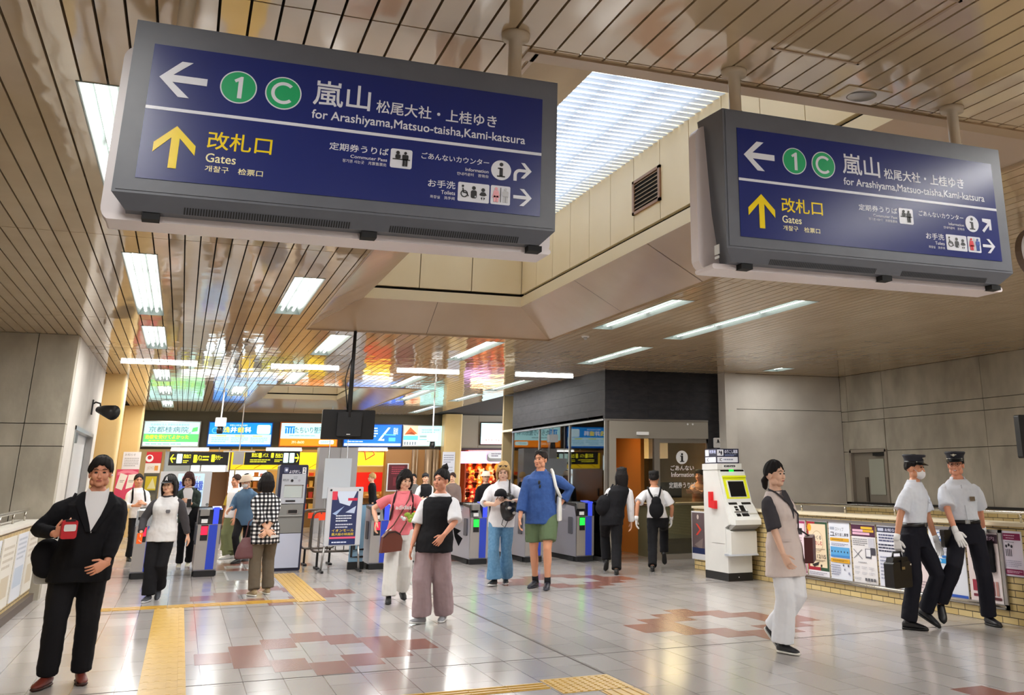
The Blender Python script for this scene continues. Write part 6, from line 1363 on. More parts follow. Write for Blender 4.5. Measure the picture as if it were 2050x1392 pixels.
    # a patch of cloth or print lying on the chest or back: outline given as (x, z) rows
    def patch(rows, m, nm, off, back=False, parent=None):
        vs, fs = [], []; N = 8
        for (z, xl, xr) in rows:
            hw_, hd_, yo = ring(z); hw_ += off; hd_ += off
            for j in range(N+1):
                x = xl+(xr-xl)*j/N; yq = hd_*math.sqrt(max(0.02, 1-(x/hw_)**2)); vs.append(T((x, yo+(yq if back else -yq), z)))
        for i in range(len(rows)-1):
            for j in range(N): fs.append((i*(N+1)+j, i*(N+1)+j+1, (i+1)*(N+1)+j+1, (i+1)*(N+1)+j))
        return sub(nm, MB().add(vs, fs), m, parent or b, True)
    q.patch = patch; q.legs = legs; q.hz = hz; q.yy = yy
    def strap(pts_, r, m, nm='strap', parent=None, flat=2.2):
        mb = MB(); P_ = [T(p) for p in pts_]; rings = []
        for i, p in enumerate(P_):
            d = (P_[min(i+1, len(P_)-1)]-P_[max(i-1, 0)]).normalized(); out = V3((p.x-T((0, 0, pts_[i][2])).x, (p.y-T((0, 0, pts_[i][2])).y)*1.4, .02)); out = (out-d*out.dot(d)).normalized(); rings.append((p, d.cross(out), out, r*flat, r))
        mb.loft(rings, 0, 8); return sub(nm, mb, m, parent or b, True)
    q.strap = strap
    return q
# ============================================================ who is in the hall
def surf(q, x, z, off, back=False):
    hw_, hd_, yo = q.ring(min(max(z, .80), 1.46)); hw_ += off; hd_ += off
    return (x, yo+(1 if back else -1)*hd_*math.sqrt(max(0.0, 1-min(1, abs(x)/hw_)**2)), z)
def bag(name, label, cat, w, rz, fn):
    t = thing(name, label, cat, w, rz); fn(t); return t
def strapw(t, pts, r, m, flat=2.0, nm='strap'):          # strap in world points, parented to the bag
    Mi = (Matrix.Translation(t.location) @ Matrix.Rotation(t.rotation_euler[2], 4, 'Z')).inverted()
    return sub(nm, MB().tube([Mi @ V3(p) for p in pts], r, 8), m, t, True)
def sunglasses(q, m, on_head=True, parent=None):
    z, y = (.186, -.060) if on_head else (.090, -.098); mb = MB()
    for sg in (-1, 1): mb.ell(q.Hd((sg*.032, y, z)), (.027*q.hs, .008*q.hs, .018*q.hs), 12, 8, 0, q.Rh)
    mb.tube([q.Hd((-.075, y+.07, z-.01)), q.Hd((-.06, y+.01, z+.004)), q.Hd((0, y-.008, z+.006)), q.Hd((.06, y+.01, z+.004)), q.Hd((.075, y+.07, z-.01))], .004, 6); sub('sunglasses', mb, m, q.o, True)
def glasses(q):
    mb = MB()
    for sg in (-1, 1): c = [q.Hd((sg*.031+.023*math.cos(a), -.101+.014*abs(math.cos(a)) * (1 if math.cos(a)*sg > 0 else 0), .089+.018*math.sin(a))) for a in [2*PI*i/14 for i in range(14)]]; mb.tube(c, .0022, 5, 0, True); mb.tube([q.Hd((sg*.054, -.088, .093)), q.Hd((sg*.079, -.0, .092))], .002, 5)
    sub('glasses', mb, m_eye, q.o, True)
c_black = cloth('black', (22, 22, 26)); c_suit = cloth('suit_black', (20, 20, 25), .9); c_white = cloth('white', (232, 232, 236)); c_navy = cloth('trouser_navy', (24, 24, 34)); c_grey = cloth('raglan_grey', (70, 68, 72)); c_offw = cloth('offwhite', (222, 222, 224))
c_leather = mat('leather_black', (20, 20, 24), .3, spec=.6)
# 1 man in the dark suit
q = person('man in a black suit and open white shirt holding a red pouch', {'R': (84, 1379, -28), 'L': (160, 1369, 4)}, 1.68, 4, (158, 1150), (200, 968), 1.22, 1.05,
    {'R': dict(t=(128, 1060, -.30), d=(.65, -.35, .45), n=(.2, .5, .3), curl=.75, hint=(-.8, .3, -.6)), 'L': dict(t=(196, 1142, -.26), d=(-.75, -.25, -.35), n=(0, .9, .1), curl=.5, hint=(.9, .4, -.3))},
    hyaw=-6, hair=('short', 'black'), skin='red', belly=.05,
    tops=[dict(name='jacket', m=c_suit, pad=.034, hem=.76, flare=.02, sleeve=1.86, sr=.030, top=1.44, folds=((.2, .03), (.06, .008)))], bottom=dict(m=cloth('suit_trousers', (23, 23, 28)), knee=.085, hemr=.078, pad=.012), shoes=((112, 46, 36), (60, 30, 24)), voxel=.007)
q.patch([(1.445, -.05, .06), (1.42, -.085, .10), (1.37, -.085, .105), (1.28, -.05, .065), (1.19, -.015, .03), (1.13, .004, .008)], c_white, 'dress_shirt', .047)
cl = MB()
for sg in (-1, 1): cl.add([q.T((sg*.012, -.088, 1.405)), q.T((sg*.075, -.055, 1.475)), q.T((sg*.09, -.075, 1.43)), q.T((sg*.055, -.108, 1.375))], [(0, 1, 2, 3)])
sub('shirt_collar', cl, c_white, q.o)
for sg in (-1, 1): q.patch([(1.44, *sorted((sg*.085, sg*.115))), (1.36, *sorted((sg*.08, sg*.15))), (1.26, *sorted((sg*.05, sg*.10))), (1.14, *sorted((sg*.0, sg*.035)))], c_suit, 'lapel', .053)
sub('earbud', MB().ell(q.Hd((.088, -.005, .07)), .009, 8, 6), m_white, q.o, True)
S, E_, Wr, dd, nn, _ = q.arms['R']; w = q.world(Wr+dd*.085)
bag('red_pouch', 'small red pouch with a white label held by the man in the suit', 'pouch', w+V3((.02, -.03, -.02)), .3, lambda t: (sub('body', MB().rrect(-.055, .055, -.06, .075, -.02, .025, .02), mat('pouch_red', (196, 32, 44), .45), t), sub('label', MB().rrect(-.04, .045, -.005, .045, -.023, -.021, .012), m_white, t), sub('clasp', MB().box(-.035, .035, -.024, .026, .066, .08), m_black, t)))
w = ony(92, 1112, q.yy-.02)
bag('shoulder_bag', 'black soft bag hanging at the hip of the man in the suit', 'bag', w, .2, lambda t: (meshobj(remesh(MB().ell((0, 0, 0), (.11, .08, .13)).ell((.03, 0, -.08), (.12, .07, .09)), .01, 3, ((.15, .02),)), 'body', c_suit, t), strapw(t, [w+V3((.05, 0, .12)), q.world(q.T((-.20, -.02, 1.28))), q.world(q.T((-.15, .0, 1.43)))], .012, c_black)))
w = ony(88, 1150, q.yy+.06); bag('paper_packet', 'white packet sticking out below the black bag of the man in the suit', 'packet', w, .1, lambda t: sub('body', MB().rrect(-.07, .09, -.07, .07, -.03, .03, .03), m_white, t))
# 2 woman with cap
q = person('woman in a black cap and pale raglan shirt with dark sleeves striding past the gates', {'R': (293, 1206, -6), 'L': (318, 1185, 5, .03, 40, 15.6)}, 1.55, -14, (322, 1085), (338, 986), 1.0, 1.0,
    {'R': dict(t=(279, 1076, -.12), d=(-.1, -.35, -.9), curl=.7, hint=(-.6, .7, -.2)), 'L': dict(swing=-.16, out=.14)}, hyaw=-12, hpitch=6, hair=('long', 'black'), hat='ball', skin='jp', bust=.03,
    tops=[dict(name='raglan_sleeves', m=c_grey, pad=.008, hem=1.0, sleeve=1.92, sr=.026), dict(name='shirt', m=c_offw, pad=.026, hem=.80, flare=.03, sleeve=0, top=1.42, neck=c_grey)], bottom=dict(m=c_black, knee=.095, hemr=.095, pad=.02), shoes=((60, 62, 70), (224, 224, 228)))
q.patch([(1.24, .05, .10), (1.215, .045, .105), (1.19, .055, .095)], mat('print_mark', (110, 110, 116), .7), 'chest_print', .046)
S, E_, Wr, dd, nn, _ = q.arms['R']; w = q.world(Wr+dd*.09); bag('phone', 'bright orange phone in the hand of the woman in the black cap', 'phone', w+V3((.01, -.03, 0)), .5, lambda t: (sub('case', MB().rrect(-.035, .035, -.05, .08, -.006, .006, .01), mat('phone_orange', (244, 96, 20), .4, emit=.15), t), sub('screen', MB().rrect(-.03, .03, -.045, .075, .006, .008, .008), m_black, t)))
# 3 woman in white blouse
q = person('woman in a white blouse with a black backpack beyond the gates at far left', {'R': (257, 1124), 'L': (272, 1122)}, 1.60, 10, None, (274, 979), .95, 1.0,
    {'R': dict(t=(276, 1012, -.28), d=(.7, -.4, .1), curl=.6), 'L': dict(t=(284, 1007, -.28), d=(-.6, -.4, .2), curl=.6)}, hair=('tied', 'black'), skin='tan', voxel=.010, tops=[dict(name='blouse', m=c_white, pad=.024, hem=.84, sleeve=1.7, sr=.03, flare=.02)], bottom=dict(m=c_black, knee=.07, hemr=.065))
for sg in (-1, 1): q.strap([surf(q, sg*.10, 1.44, .03), surf(q, sg*.115, 1.36, .036), surf(q, sg*.125, 1.22, .036), surf(q, sg*.15, 1.08, .036)], .006, c_black, 'backpack_strap', None, 3.5)
# 4 woman with glasses
q = person('woman with glasses in a dark plaid jacket looking at her phone', {'R': (357, 1138), 'L': (375, 1136)}, 1.62, -4, None, (376, 971), 1.0, 1.0,
    {'R': dict(t=(362, 1006, -.30), d=(.5, -.5, .3), curl=.6), 'L': dict(t=(374, 1004, -.30), d=(-.5, -.5, .3), curl=.6)}, hyaw=-8, hpitch=16, hair=('bob', 'reddish'), voxel=.010,
    tops=[dict(name='tee', m=c_white, pad=.012, hem=.86), dict(name='plaid_jacket', m=noise_mat('cloth_plaid', (30, 40, 36), (60, 74, 66), 14, .9), pad=.026, hem=.80, sleeve=1.7, sr=.03, flare=.02)], bottom=dict(m=c_black, knee=.07, hemr=.065), shoes=((214, 210, 190), (230, 230, 230)))
q.patch([(1.43, -.06, .06), (1.38, -.09, .09), (1.25, -.07, .07), (1.1, -.06, .06), (.95, -.06, .07)], c_white, 'tee_front', .042); glasses(q)
w = q.world(q.T((.03, -.36, 1.14))); bag('phone', 'dark phone held by the woman with glasses', 'phone', w, 0, lambda t: sub('case', MB().rrect(-.035, .035, -.05, .09, -.006, .006, .01), m_black, t))
w = ony(392, 1035, q.yy-.1); bag('shoulder_bag', 'dark slouchy bag at the side of the woman with glasses', 'bag', w, .2, lambda t: (meshobj(remesh(MB().ell((0, 0, 0), (.14, .09, .18)).ell((0, 0, -.1), (.17, .09, .12)), .012, 3, ((.15, .03),)), 'body', c_black, t), strapw(t, [w+V3((0, 0, .15)), q.world(q.T((.17, -.05, 1.25))), q.world(q.T((.14, 0, 1.43)))], .012, c_black)))
# 5 woman in yellow and olive
q = person('woman in a yellow top, white vest and long olive skirt looking aside beyond the gates', {'R': (449, 1120), 'L': (462, 1118)}, 1.60, -55, None, (472, 966), .95, 1.0, {'R': dict(swing=.05), 'L': dict(swing=.1)}, hair=('tied', 'brown'), skin='tan', voxel=.010,
    tops=[dict(name='blouse', m=cloth('olive_yellow', (184, 158, 60)), pad=.012, hem=.95, sleeve=1.0, sr=.034), dict(name='vest', m=c_white, pad=.026, hem=.84, flare=.02)], bottom=dict(m=cloth('olive', (112, 118, 84)), skirt=True, knee=.09, hemr=.09, name='long_skirt'), shoes=((226, 224, 218), (230, 230, 230)))
# 6 person in bucket hat
q = person('person in a cream bucket hat, face mask and blue denim shirt beyond the gates', {'R': (472, 1129, -10), 'L': (490, 1124)}, 1.66, -28, None, (494, 966), 1.0, 1.02, {'R': dict(t=(458, 1022, -.2), d=(-.4, -.4, -.6), curl=.5), 'L': dict(swing=-.05)}, hpitch=14, hyaw=-10, hair=('short', 'darkbrown'), hat='bucket', mask=True, voxel=.010,
    tops=[dict(name='denim_shirt', m=cloth('denim_shirt', (92, 122, 152)), pad=.024, hem=.76, sleeve=1.85, sr=.03, flare=.02, collar=cloth('denim_dark', (56, 70, 96)))], bottom=dict(m=c_black, knee=.07, hemr=.065))
# 7 checked shirt, back view
m_chk = mat('cloth_check', (240, 240, 240), .85, spec=.2); n, l, b_ = nodes(m_chk); tc = n.new('ShaderNodeTexCoord'); sp = n.new('ShaderNodeSeparateXYZ'); l.new(tc.outputs['Object'], sp.inputs[0])
def stripe(o):
    a = n.new('ShaderNodeMath'); a.operation = 'MULTIPLY'; a.inputs[1].default_value = 19; l.new(o, a.inputs[0]); f = n.new('ShaderNodeMath'); f.operation = 'FRACT'; l.new(a.outputs[0], f.inputs[0]); g = n.new('ShaderNodeMath'); g.operation = 'GREATER_THAN'; g.inputs[1].default_value = .5; l.new(f.outputs[0], g.inputs[0]); return g.outputs[0]
ad = n.new('ShaderNodeMath'); ad.operation = 'ADD'; l.new(stripe(sp.outputs[0]), ad.inputs[0]); l.new(stripe(sp.outputs[2]), ad.inputs[1])
cr = n.new('ShaderNodeValToRGB'); cr.color_ramp.interpolation = 'CONSTANT'; e = cr.color_ramp.elements; e[0].position = 0; e[0].color = (*lin((242, 242, 242)), 1); e[1].position = .3; e[1].color = (*lin((88, 88, 92)), 1); x_ = e.new(.8); x_.color = (*lin((16, 16, 20)), 1)
dv = n.new('ShaderNodeMath'); dv.operation = 'DIVIDE'; dv.inputs[1].default_value = 2; l.new(ad.outputs[0], dv.inputs[0]); l.new(dv.outputs[0], cr.inputs[0]); l.new(cr.outputs[0], b_.inputs['Base Color'])
q = person('woman in a black and white checked shirt seen from behind, hands clasped', {'L': (504, 1194, 8), 'R': (533, 1190, -4)}, 1.57, -163, None, (531, 978), 1.05, 1.0,
    {'L': dict(t=(530, 1068, -.20), d=(.6, .3, -.5), n=(0, -.9, 0), curl=.6, hint=(1, .6, -.1)), 'R': dict(t=(541, 1068, -.21), d=(-.6, .3, -.5), n=(0, -.9, 0), curl=.6, hint=(-1, .6, -.1))}, hair=('bob', 'black'),
    tops=[dict(name='checked_shirt', m=m_chk, pad=.030, hem=.72, sleeve=1.5, sr=.036, flare=.035, cuff=1.1)], bottom=dict(m=cloth('taupe', (104, 94, 80)), knee=.088, hemr=.085, pad=.014), shoes=((166, 146, 110), (228, 226, 220)))
w = q.world(V3(q.arms['R'][2])+V3(q.arms['R'][3])*.1); bag('paper_slip', 'white folded slip in the clasped hands of the woman in the checked shirt', 'paper', w+V3((.02, -.03, -.02)), .1, lambda t: sub('sheet', MB().prism([(-.05, -.02), (.06, -.005), (.055, .022), (-.04, .02)], -.004, .004), m_white, t))
w = ony(494, 1092, q.yy-.05); mv = cloth('mauve_leather', (112, 78, 82), .5)
bag('handbag', 'mauve handbag hanging beside the woman in the checked shirt', 'handbag', w, .1, lambda t: (meshobj(remesh(MB().loft([(V3((0, 0, z)), XA, YA, a, c) for z, a, c in ((-.17, .13, .06), (-.14, .15, .07), (-.02, .12, .06), (.08, .07, .035), (.1, .05, .02))], 0, 20), .01, 2, ((.12, .015),)), 'body', mv, t), strapw(t, [w+V3((-.03, 0, .08)), w+V3((.0, .02, .3)), q.world(q.arms['L'][1]+V3((0, 0, .03))), w+V3((.04, .03, .08))], .009, mv)))
# 8 pink shirt
m_pink = cloth('pink', (240, 130, 140)); c_brown = mat('leather_brown', (104, 52, 38), .4)
q = person('woman in a pink tee and white trousers with a brown bag looking down', {'R': (777, 1209, -6), 'L': (805, 1201, 6, .02, 14)}, 1.60, 6, None, (810, 973), .98, 1.0,
    {'R': dict(t=(752, 1056, -.06), d=(-.2, -.3, -.9), curl=.6, hint=(-.7, .5, 0)), 'L': dict(t=(826, 1036, -.26), d=(-.8, -.4, .1), n=(0, .3, -.9), curl=.7, hint=(.8, .4, -.4))}, hyaw=16, hpitch=16, hair=('bob', 'black'), bust=.04,
    tops=[dict(name='tee', m=m_pink, pad=.016, hem=.86, sleeve=.72, sr=.026, neck=m_pink)], bottom=dict(m=cloth('white_trousers', (226, 224, 220)), knee=.098, hemr=.096, pad=.018), shoes=((22, 22, 24), (20, 20, 22)))
for sg in (-1, 1): q.strap([surf(q, sg*.10, 1.44, .024), surf(q, sg*.125, 1.36, .03), surf(q, sg*.14, 1.2, .03), surf(q, sg*.155, 1.06, .03)], .006, cloth('strap_maroon', (56, 30, 34)), 'backpack_strap', None, 3)
lt = MB(); text(lt, 'adidas', -.10, .10, 0, .05, 0, 0, .03); o = sub('chest_lettering', lt, m_white, q.o); o.location = q.T((0, surf(q, 0, 1.22, .044)[1], 1.20))
w = ony(783, 1085, q.yy-.22)
bag('handbag', 'brown crossbody bag with a domed top worn by the woman in pink', 'handbag', w, .12, lambda t: (sub('body', MB().prism([(-.135, -.13), (.125, -.11), (.135, .02), (.1, .10), (.03, .135), (-.06, .125), (-.12, .06)], -.05, .05), c_brown, t), sub('zip', MB().tube([(-.12, -.052, .05), (-.05, -.052, .11), (.03, -.052, .12), (.1, -.052, .085)], .006, 6), m_rubber, t), strapw(t, [w+V3((-.09, .02, .09)), q.world(q.T(surf(q, -.10, 1.0, .04))), q.world(q.T(surf(q, -.02, 1.16, .052))), q.world(q.T(surf(q, .07, 1.33, .04))), q.world(q.T((.10, .0, 1.44)))], .009, c_brown), strapw(t, [w+V3((.1, .02, .08)), q.world(q.T(surf(q, .06, 1.02, .04))), q.world(q.T(surf(q, .09, 1.2, .045))), q.world(q.T((.11, .0, 1.44)))], .009, c_brown)))
w = q.world(V3(q.arms['L'][2])+V3(q.arms['L'][3])*.1); lf = MB()
for k, (a, b2) in enumerate(((0, 0), (.05, .03), (-.04, .03), (.01, -.04))): lf.ell((a, -.02, b2), (.042, .012, .028), 10, 6)
bag('leaf_sprig', 'yellow green leafy sprig in the hand of the woman in pink', 'plant', w, 0, lambda t: (sub('leaves', lf, mat('leaf_green', (150, 176, 60), .6), t, True), sub('blossom', MB().ell((-.08, -.02, -.02), .025, 8, 6).ell((-.11, -.02, 0), .018, 8, 6), m_white, t, True)))
# 9 black vest
q = person('woman with a topknot in a black vest over a white tee and wide mauve trousers', {'R': (836, 1250, -24, 0, -8), 'L': (886, 1245, 2)}, 1.60, -14, None, (884, 970), 1.06, 1.02,
    {'R': dict(swing=.12, out=.10), 'L': dict(t=(880, 1082, -.32), d=(-.55, -.35, -.7), n=(-.3, .9, 0), curl=.7, hint=(.8, .5, -.2))}, hyaw=-22, hair=('bun', 'black'), skin='red',
    tops=[dict(name='tee', m=c_white, pad=.016, hem=.95, sleeve=.98, sr=.034, neck=c_white), dict(name='vest', m=cloth('vest_black', (26, 26, 30)), pad=.036, padtop=.022, hem=.78, top=1.40, flare=.03)], bottom=dict(m=cloth('mauve_trousers', (168, 146, 150)), knee=.112, hemr=.118, pad=.024, folds=((.2, .035), (.06, .01))), shoes=((150, 152, 158), (232, 232, 232)))
sub('vest_tie', MB().prism([(.20, .98), (.29, .94), (.25, .91), (.31, .86), (.27, .78), (.22, .88)], .02, .03), cloth('vest_black', (26, 26, 30)), q.o)
# 10 blonde woman
m_den = noise_mat('cloth_denim', (92, 142, 182), (112, 160, 198), 30, .85)
q = person('blonde woman in a white shirt and wide blue jeans looking down', {'R': (986, 1174, -18, 0, -6), 'L': (1012, 1170, 4)}, 1.74, -4, None, (1008, 952), .98, 1.0,
    {'R': dict(t=(998, 1005, -.30), d=(.7, -.3, .5), n=(.2, .6, 0), curl=.6, hint=(-.8, .3, -.5)), 'L': dict(t=(1016, 1000, -.32), d=(-.8, -.3, .2), n=(0, .5, -.6), curl=.6, hint=(.8, .3, -.5))}, hyaw=0, hpitch=24, hair=('long', 'blond'), skin='pale', bust=.03,
    tops=[dict(name='shirt', m=c_white, pad=.024, hem=.80, sleeve=1.05, sr=.034, flare=.02, collar=c_white)], bottom=dict(m=m_den, knee=.078, hemr=.112, pad=.014, len=.93), shoes=((24, 24, 26), (226, 226, 226)), socks=cloth('sock_dark', (52, 50, 58)))
sunglasses(q, mat('tortoise', (66, 54, 42), .3))
w = q.world(q.T((.11, -.24, 1.10)))
bag('backpack', 'black patterned backpack carried in front by the blonde woman', 'backpack', w, .1, lambda t: (meshobj(remesh(MB().ell((0, 0, -.02), (.13, .085, .2)).ell((.01, -.05, -.08), (.1, .06, .1)), .01, 3, ((.12, .02),)), 'body', c_leather, t), sub('pattern', MB().ell((-.03, -.115, -.03), (.035, .012, .02), 8, 6).ell((.05, -.10, -.1), (.03, .012, .02), 8, 6).ell((.03, -.09, .06), (.03, .012, .018), 8, 6), mat('bag_pattern', (206, 200, 190), .6), t, True), strapw(t, [w+V3((.03, .03, .16)), q.world(q.T(surf(q, .11, 1.32, .05))), q.world(q.T((.10, 0, 1.45)))], .016, c_leather), strapw(t, [w+V3((-.06, 0, -.14)), w+V3((-.10, -.02, -.26)), w+V3((-.05, -.02, -.30)), w+V3((0, -.02, -.2))], .006, c_leather)))
w = q.world(q.T((-.0, -.36, 1.23))); bag('baseball_cap', 'black cap held in the hands of the blonde woman', 'cap', w, -.3, lambda t: (sub('crown', MB().lathe((0, 0, 0), [(.09, 0), (.095, .02), (.08, .07), (.045, .10), (.01, .108)], 18), c_black, t, True), sub('brim', MB().prism([(-.08, 0), (.08, 0), (.07, -.1), (.0, -.14), (-.07, -.1)], .0, .008, axis='z'), c_black, t)))
# 11 man in blue
m_bsh = noise_mat('cloth_blue_shirt', (40, 74, 134), (48, 84, 148), 20, .8)
q = person('tall man in a blue shirt, green shorts and dark sneakers looking aside', {'R': (1068, 1177, -16), 'L': (1095, 1181, 2)}, 1.90, -8, None, (1082, 926), 1.12, 1.0,
    {'R': dict(t=(1039, 1054, -.05), d=(.0, -.15, -1), curl=.5, hint=(-.6, .8, 0)), 'L': dict(t=(1117, 1022, -.02), d=(-.3, -.1, -.9), curl=.4, hint=(.9, .5, 0))}, hyaw=-24, hair=('crop', 'darkbrown'), skin='tan', belly=.03,
    tops=[dict(name='shirt', m=m_bsh, pad=.022, hem=.79, sleeve=1.66, sr=.030, flare=.025, collar=m_bsh, cuff=1.3)], bottom=dict(m=cloth('green_shorts', (96, 114, 84)), len=.42, hemr=.108, pad=.02, name='shorts'), shoes=((28, 32, 44), (52, 54, 66)), socks=cloth('sock_black', (28, 28, 32)))
sunglasses(q, m_black)
e = MB(); hx_ = surf(q, 0, 1.3, .05); e.ell(q.T((.0, hx_[1], 1.30)), (.018, .012, .03), 8, 6).ell(q.T((.01, hx_[1], 1.25)), (.014, .012, .028), 8, 6); bag('hung_sunglasses', 'dark sunglasses hooked in the shirt front of the man in blue', 'sunglasses', q.base, q.o.rotation_euler[2], lambda t: sub('lenses', e, m_black, t, True))
w = q.world(q.T((.225, .02, 1.0))); m_tot = cloth('tote_white', (224, 224, 220))
bag('tote_bag', 'white tote bag over the shoulder of the man in blue', 'tote bag', w, -.3, lambda t: (meshobj(remesh(MB().loft([(V3((0, 0, z)), XA, YA, a, c) for z, a, c in ((-.2, .04, .12), (-.05, .045, .13), (.12, .03, .12), (.14, .02, .11))], 0, 16), .012, 2, ((.1, .015),)), 'body', m_tot, t), strapw(t, [w+V3((-.01, -.10, .12)), q.world(q.T((.205, -.10, 1.25))), q.world(q.T((.165, -.06, 1.42))), q.world(q.T((.14, .0, 1.455)))], .022, m_tot)))
# 12 staff woman from behind
q = person('station staff woman in a black vest and hat seen from behind with a black bag', {'L': (1214, 1146, 4, .05, 34), 'R': (1234, 1151, -4)}, 1.68, -176, None, (1247, 952), 1.04, 1.0, {'R': dict(t=(1264, 1060, .02), d=(.05, -.1, -1), curl=.4), 'L': dict(swing=.24)}, hair=('long', 'black'), hat='staff',
    tops=[dict(name='shirt', m=c_white, pad=.014, hem=.95, sleeve=1.95, sr=.03), dict(name='vest', m=c_black, pad=.03, padtop=.02, hem=.80, flare=.015)], bottom=dict(m=c_black, knee=.085, hemr=.082, pad=.016), shoes=((18, 18, 20), (16, 16, 18)))
w = q.world(q.T((.20, .06, 1.13))); bag('shoulder_bag', 'black shoulder bag at the side of the staff woman seen from behind', 'bag', w, .1, lambda t: (meshobj(remesh(MB().ell((0, 0, 0), (.13, .1, .15)).ell((0, 0, -.06), (.15, .1, .12)), .011, 3, ((.12, .02),)), 'body', c_black, t), strapw(t, [w+V3((0, 0, .13)), q.world(q.T((.18, .02, 1.3))), q.world(q.T((.13, 0, 1.45)))], .014, c_black)))
# 13 staff man from behind
q = person('staff man in white shirt, black backpack and white gloves seen from behind', {'L': (1306, 1144, 2), 'R': (1330, 1136, -4, .09, 44)}, 1.70, -180, None, (1308, 948), 1.0, 1.02, {'L': dict(t=(1274, 1048, -.05), d=(.0, 0, -1), curl=.45, hint=(.6, .7, 0)), 'R': dict(t=(1344, 1046, .05), d=(0, 0, -1), curl=.45, hint=(-.6, .7, 0))}, hair=('crop', 'black'), hat='staff', skin='tan', gloves=True,
    tops=[dict(name='shirt', m=c_white, pad=.016, hem=.94, sleeve=.82, sr=.03)], bottom=dict(m=c_black, knee=.08, hemr=.076, pad=.016, waist=1.02), shoes=((18, 18, 20), (16, 16, 18)))
w = q.world(q.T((0, .22, 1.12))); th = q.o.rotation_euler[2]
bag('backpack', 'small black backpack on the white shirt of the staff man', 'backpack', w, th, lambda t: (meshobj(remesh(MB().ell((0, -.01, -.04), (.13, .07, .15)).ell((0, 0, .08), (.09, .05, .1)), .01, 3), 'body', c_black, t), strapw(t, [w+V3((-.05, .02, .14)), q.world(q.T((.09, .13, 1.36))), q.world(q.T((.115, .04, 1.445)))], .016, c_black), strapw(t, [w+V3((.05, .02, .14)), q.world(q.T((-.09, .13, 1.36))), q.world(q.T((-.115, .04, 1.445)))], .016, c_black), sub('loop', MB().tube([(-.03, .03, .17), (-.02, .05, .20), (.02, .05, .20), (.03, .03, .17)], .006, 6), mat('loop_grey', (150, 150, 150), .5), t)))
# 14 woman in the long pale vest
c_dk = cloth('tee_charcoal', (66, 64, 70)); c_bei = cloth('beige_vest', (222, 208, 203))
q = person('woman in a long pale beige vest and white wide trousers walking right', {'R': (1577, 1310, -4), 'L': (1546, 1276, 4, .05, 46, 8.62)}, 1.63, 52, (1570, 1070), (1551, 965), .96, .96,
    {'R': dict(t=(1577, 1128, -.24), d=(.1, -.5, -.8), curl=.5, hint=(-.5, .9, -.1)), 'L': dict(swing=.0, out=.06)}, hyaw=4, hair=('tied', 'black'), skin='pale', bust=.03, voxel=.007,
    tops=[dict(name='tee', m=c_dk, pad=.012, hem=.95, sleeve=1.02, sr=.040, cuff=1.05), dict(name='long_vest', m=c_bei, pad=.030, padtop=.018, hem=.66, flare=.05, top=1.43)], bottom=dict(m=cloth('white_wide_trousers', (232, 234, 240)), knee=.098, hemr=.104, pad=.014, folds=((.2, .025), (.06, .006))), shoes=((26, 28, 34), (228, 226, 220)))
q.patch([(1.44, -.03, .03), (1.40, -.05, .05), (1.3, -.03, .03), (1.18, -.004, .004)], c_dk, 'tee_front', .044); q.patch([(1.0, -.17, -.06), (.975, -.17, -.06)], cloth('beige_flap', (216, 202, 198)), 'pocket_flap', .052)
w = q.world(q.T((.20, -.15, .90))); m_mar = mat('leather_maroon', (84, 34, 36), .45)
bag('shoulder_bag', 'maroon crossbody bag of the woman in the long pale vest', 'bag', w, math.radians(50), lambda t: (sub('body', MB().prism([(-.11, -.12), (.10, -.10), (.12, .06), (.06, .12), (-.09, .10)], -.04, .04), m_mar, t), strapw(t, [w+V3((0, 0, .11)), q.world(q.T(surf(q, .135, 1.08, .05))), q.world(q.T(surf(q, .05, 1.22, .052))), q.world(q.T(surf(q, -.04, 1.34, .05))), q.world(q.T(surf(q, -.085, 1.42, .03))), q.world(q.T((-.09, .03, 1.45)))], .008, c_dk)))
# 15 + 16 officers
def badge(q, x, z):
    q.patch([(z+.022, x-.03, x+.03), (z-.022, x-.03, x+.03)], mat('name_badge', (120, 104, 84), .5), 'name_badge', .036)
    q.patch([(z-.01, x-.055, x+.055), (z-.014, x-.055, x+.055)], mat('pocket_seam', (180, 186, 200), .8), 'pocket_edge', .034)
q = person('officer in a peaked cap and face mask with a black briefcase, walking right', {'R': (1831, 1262, 4), 'L': (1858, 1249, -4, .03, 26, 9.2)}, 1.70, 66, (1830, 1080), (1834, 944), 1.04, 1.02,
    {'R': dict(t=(1797, 1094, -.10), d=(0, -.1, -1), n=(1, 0, 0), curl=1.0, hint=(-.4, .9, 0)), 'L': dict(swing=.1)}, hpitch=2, hair=('crop', 'black'), hat='officer', mask=True, skin='tan', gloves=True, voxel=.007,
    tops=[dict(name='shirt', m=cloth('uniform_white', (222, 228, 240)), pad=.020, flare=0, hem=1.025, sleeve=.80, sr=.032, collar=cloth('uniform_white'))], bottom=dict(m=c_navy, knee=.084, hemr=.082, pad=.016, waist=1.03, belt=c_leather), shoes=((20, 20, 26), (16, 16, 18)))
badge(q, .08, 1.24)
w = ony(1798, 1146, q.yy-.14)
bag('briefcase', 'shiny black leather briefcase carried by the masked officer', 'briefcase', w, math.radians(14), lambda t: (sub('body', MB().prism(rrpoly(-.145, .145, -.145, .10, .025), -.06, .06), c_leather, t), sub('flap', MB().prism([(-.13, .10), (.13, .10), (.11, .145), (-.11, .145)], -.045, .045), c_leather, t), sub('handle', MB().tube([(-.07, 0, .14), (-.06, 0, .19), (.06, 0, .19), (.07, 0, .14)], .012, 8), c_leather, t, True), sub('strap', MB().box(-.02, .02, -.068, -.06, .02, .12), c_leather, t), sub('buckle', MB().box(-.025, .025, -.074, -.066, .03, .055), m_chrome, t), sub('corner_stud', MB().ell((.13, -.062, .07), .012, 8, 6), m_chrome, t, True)))
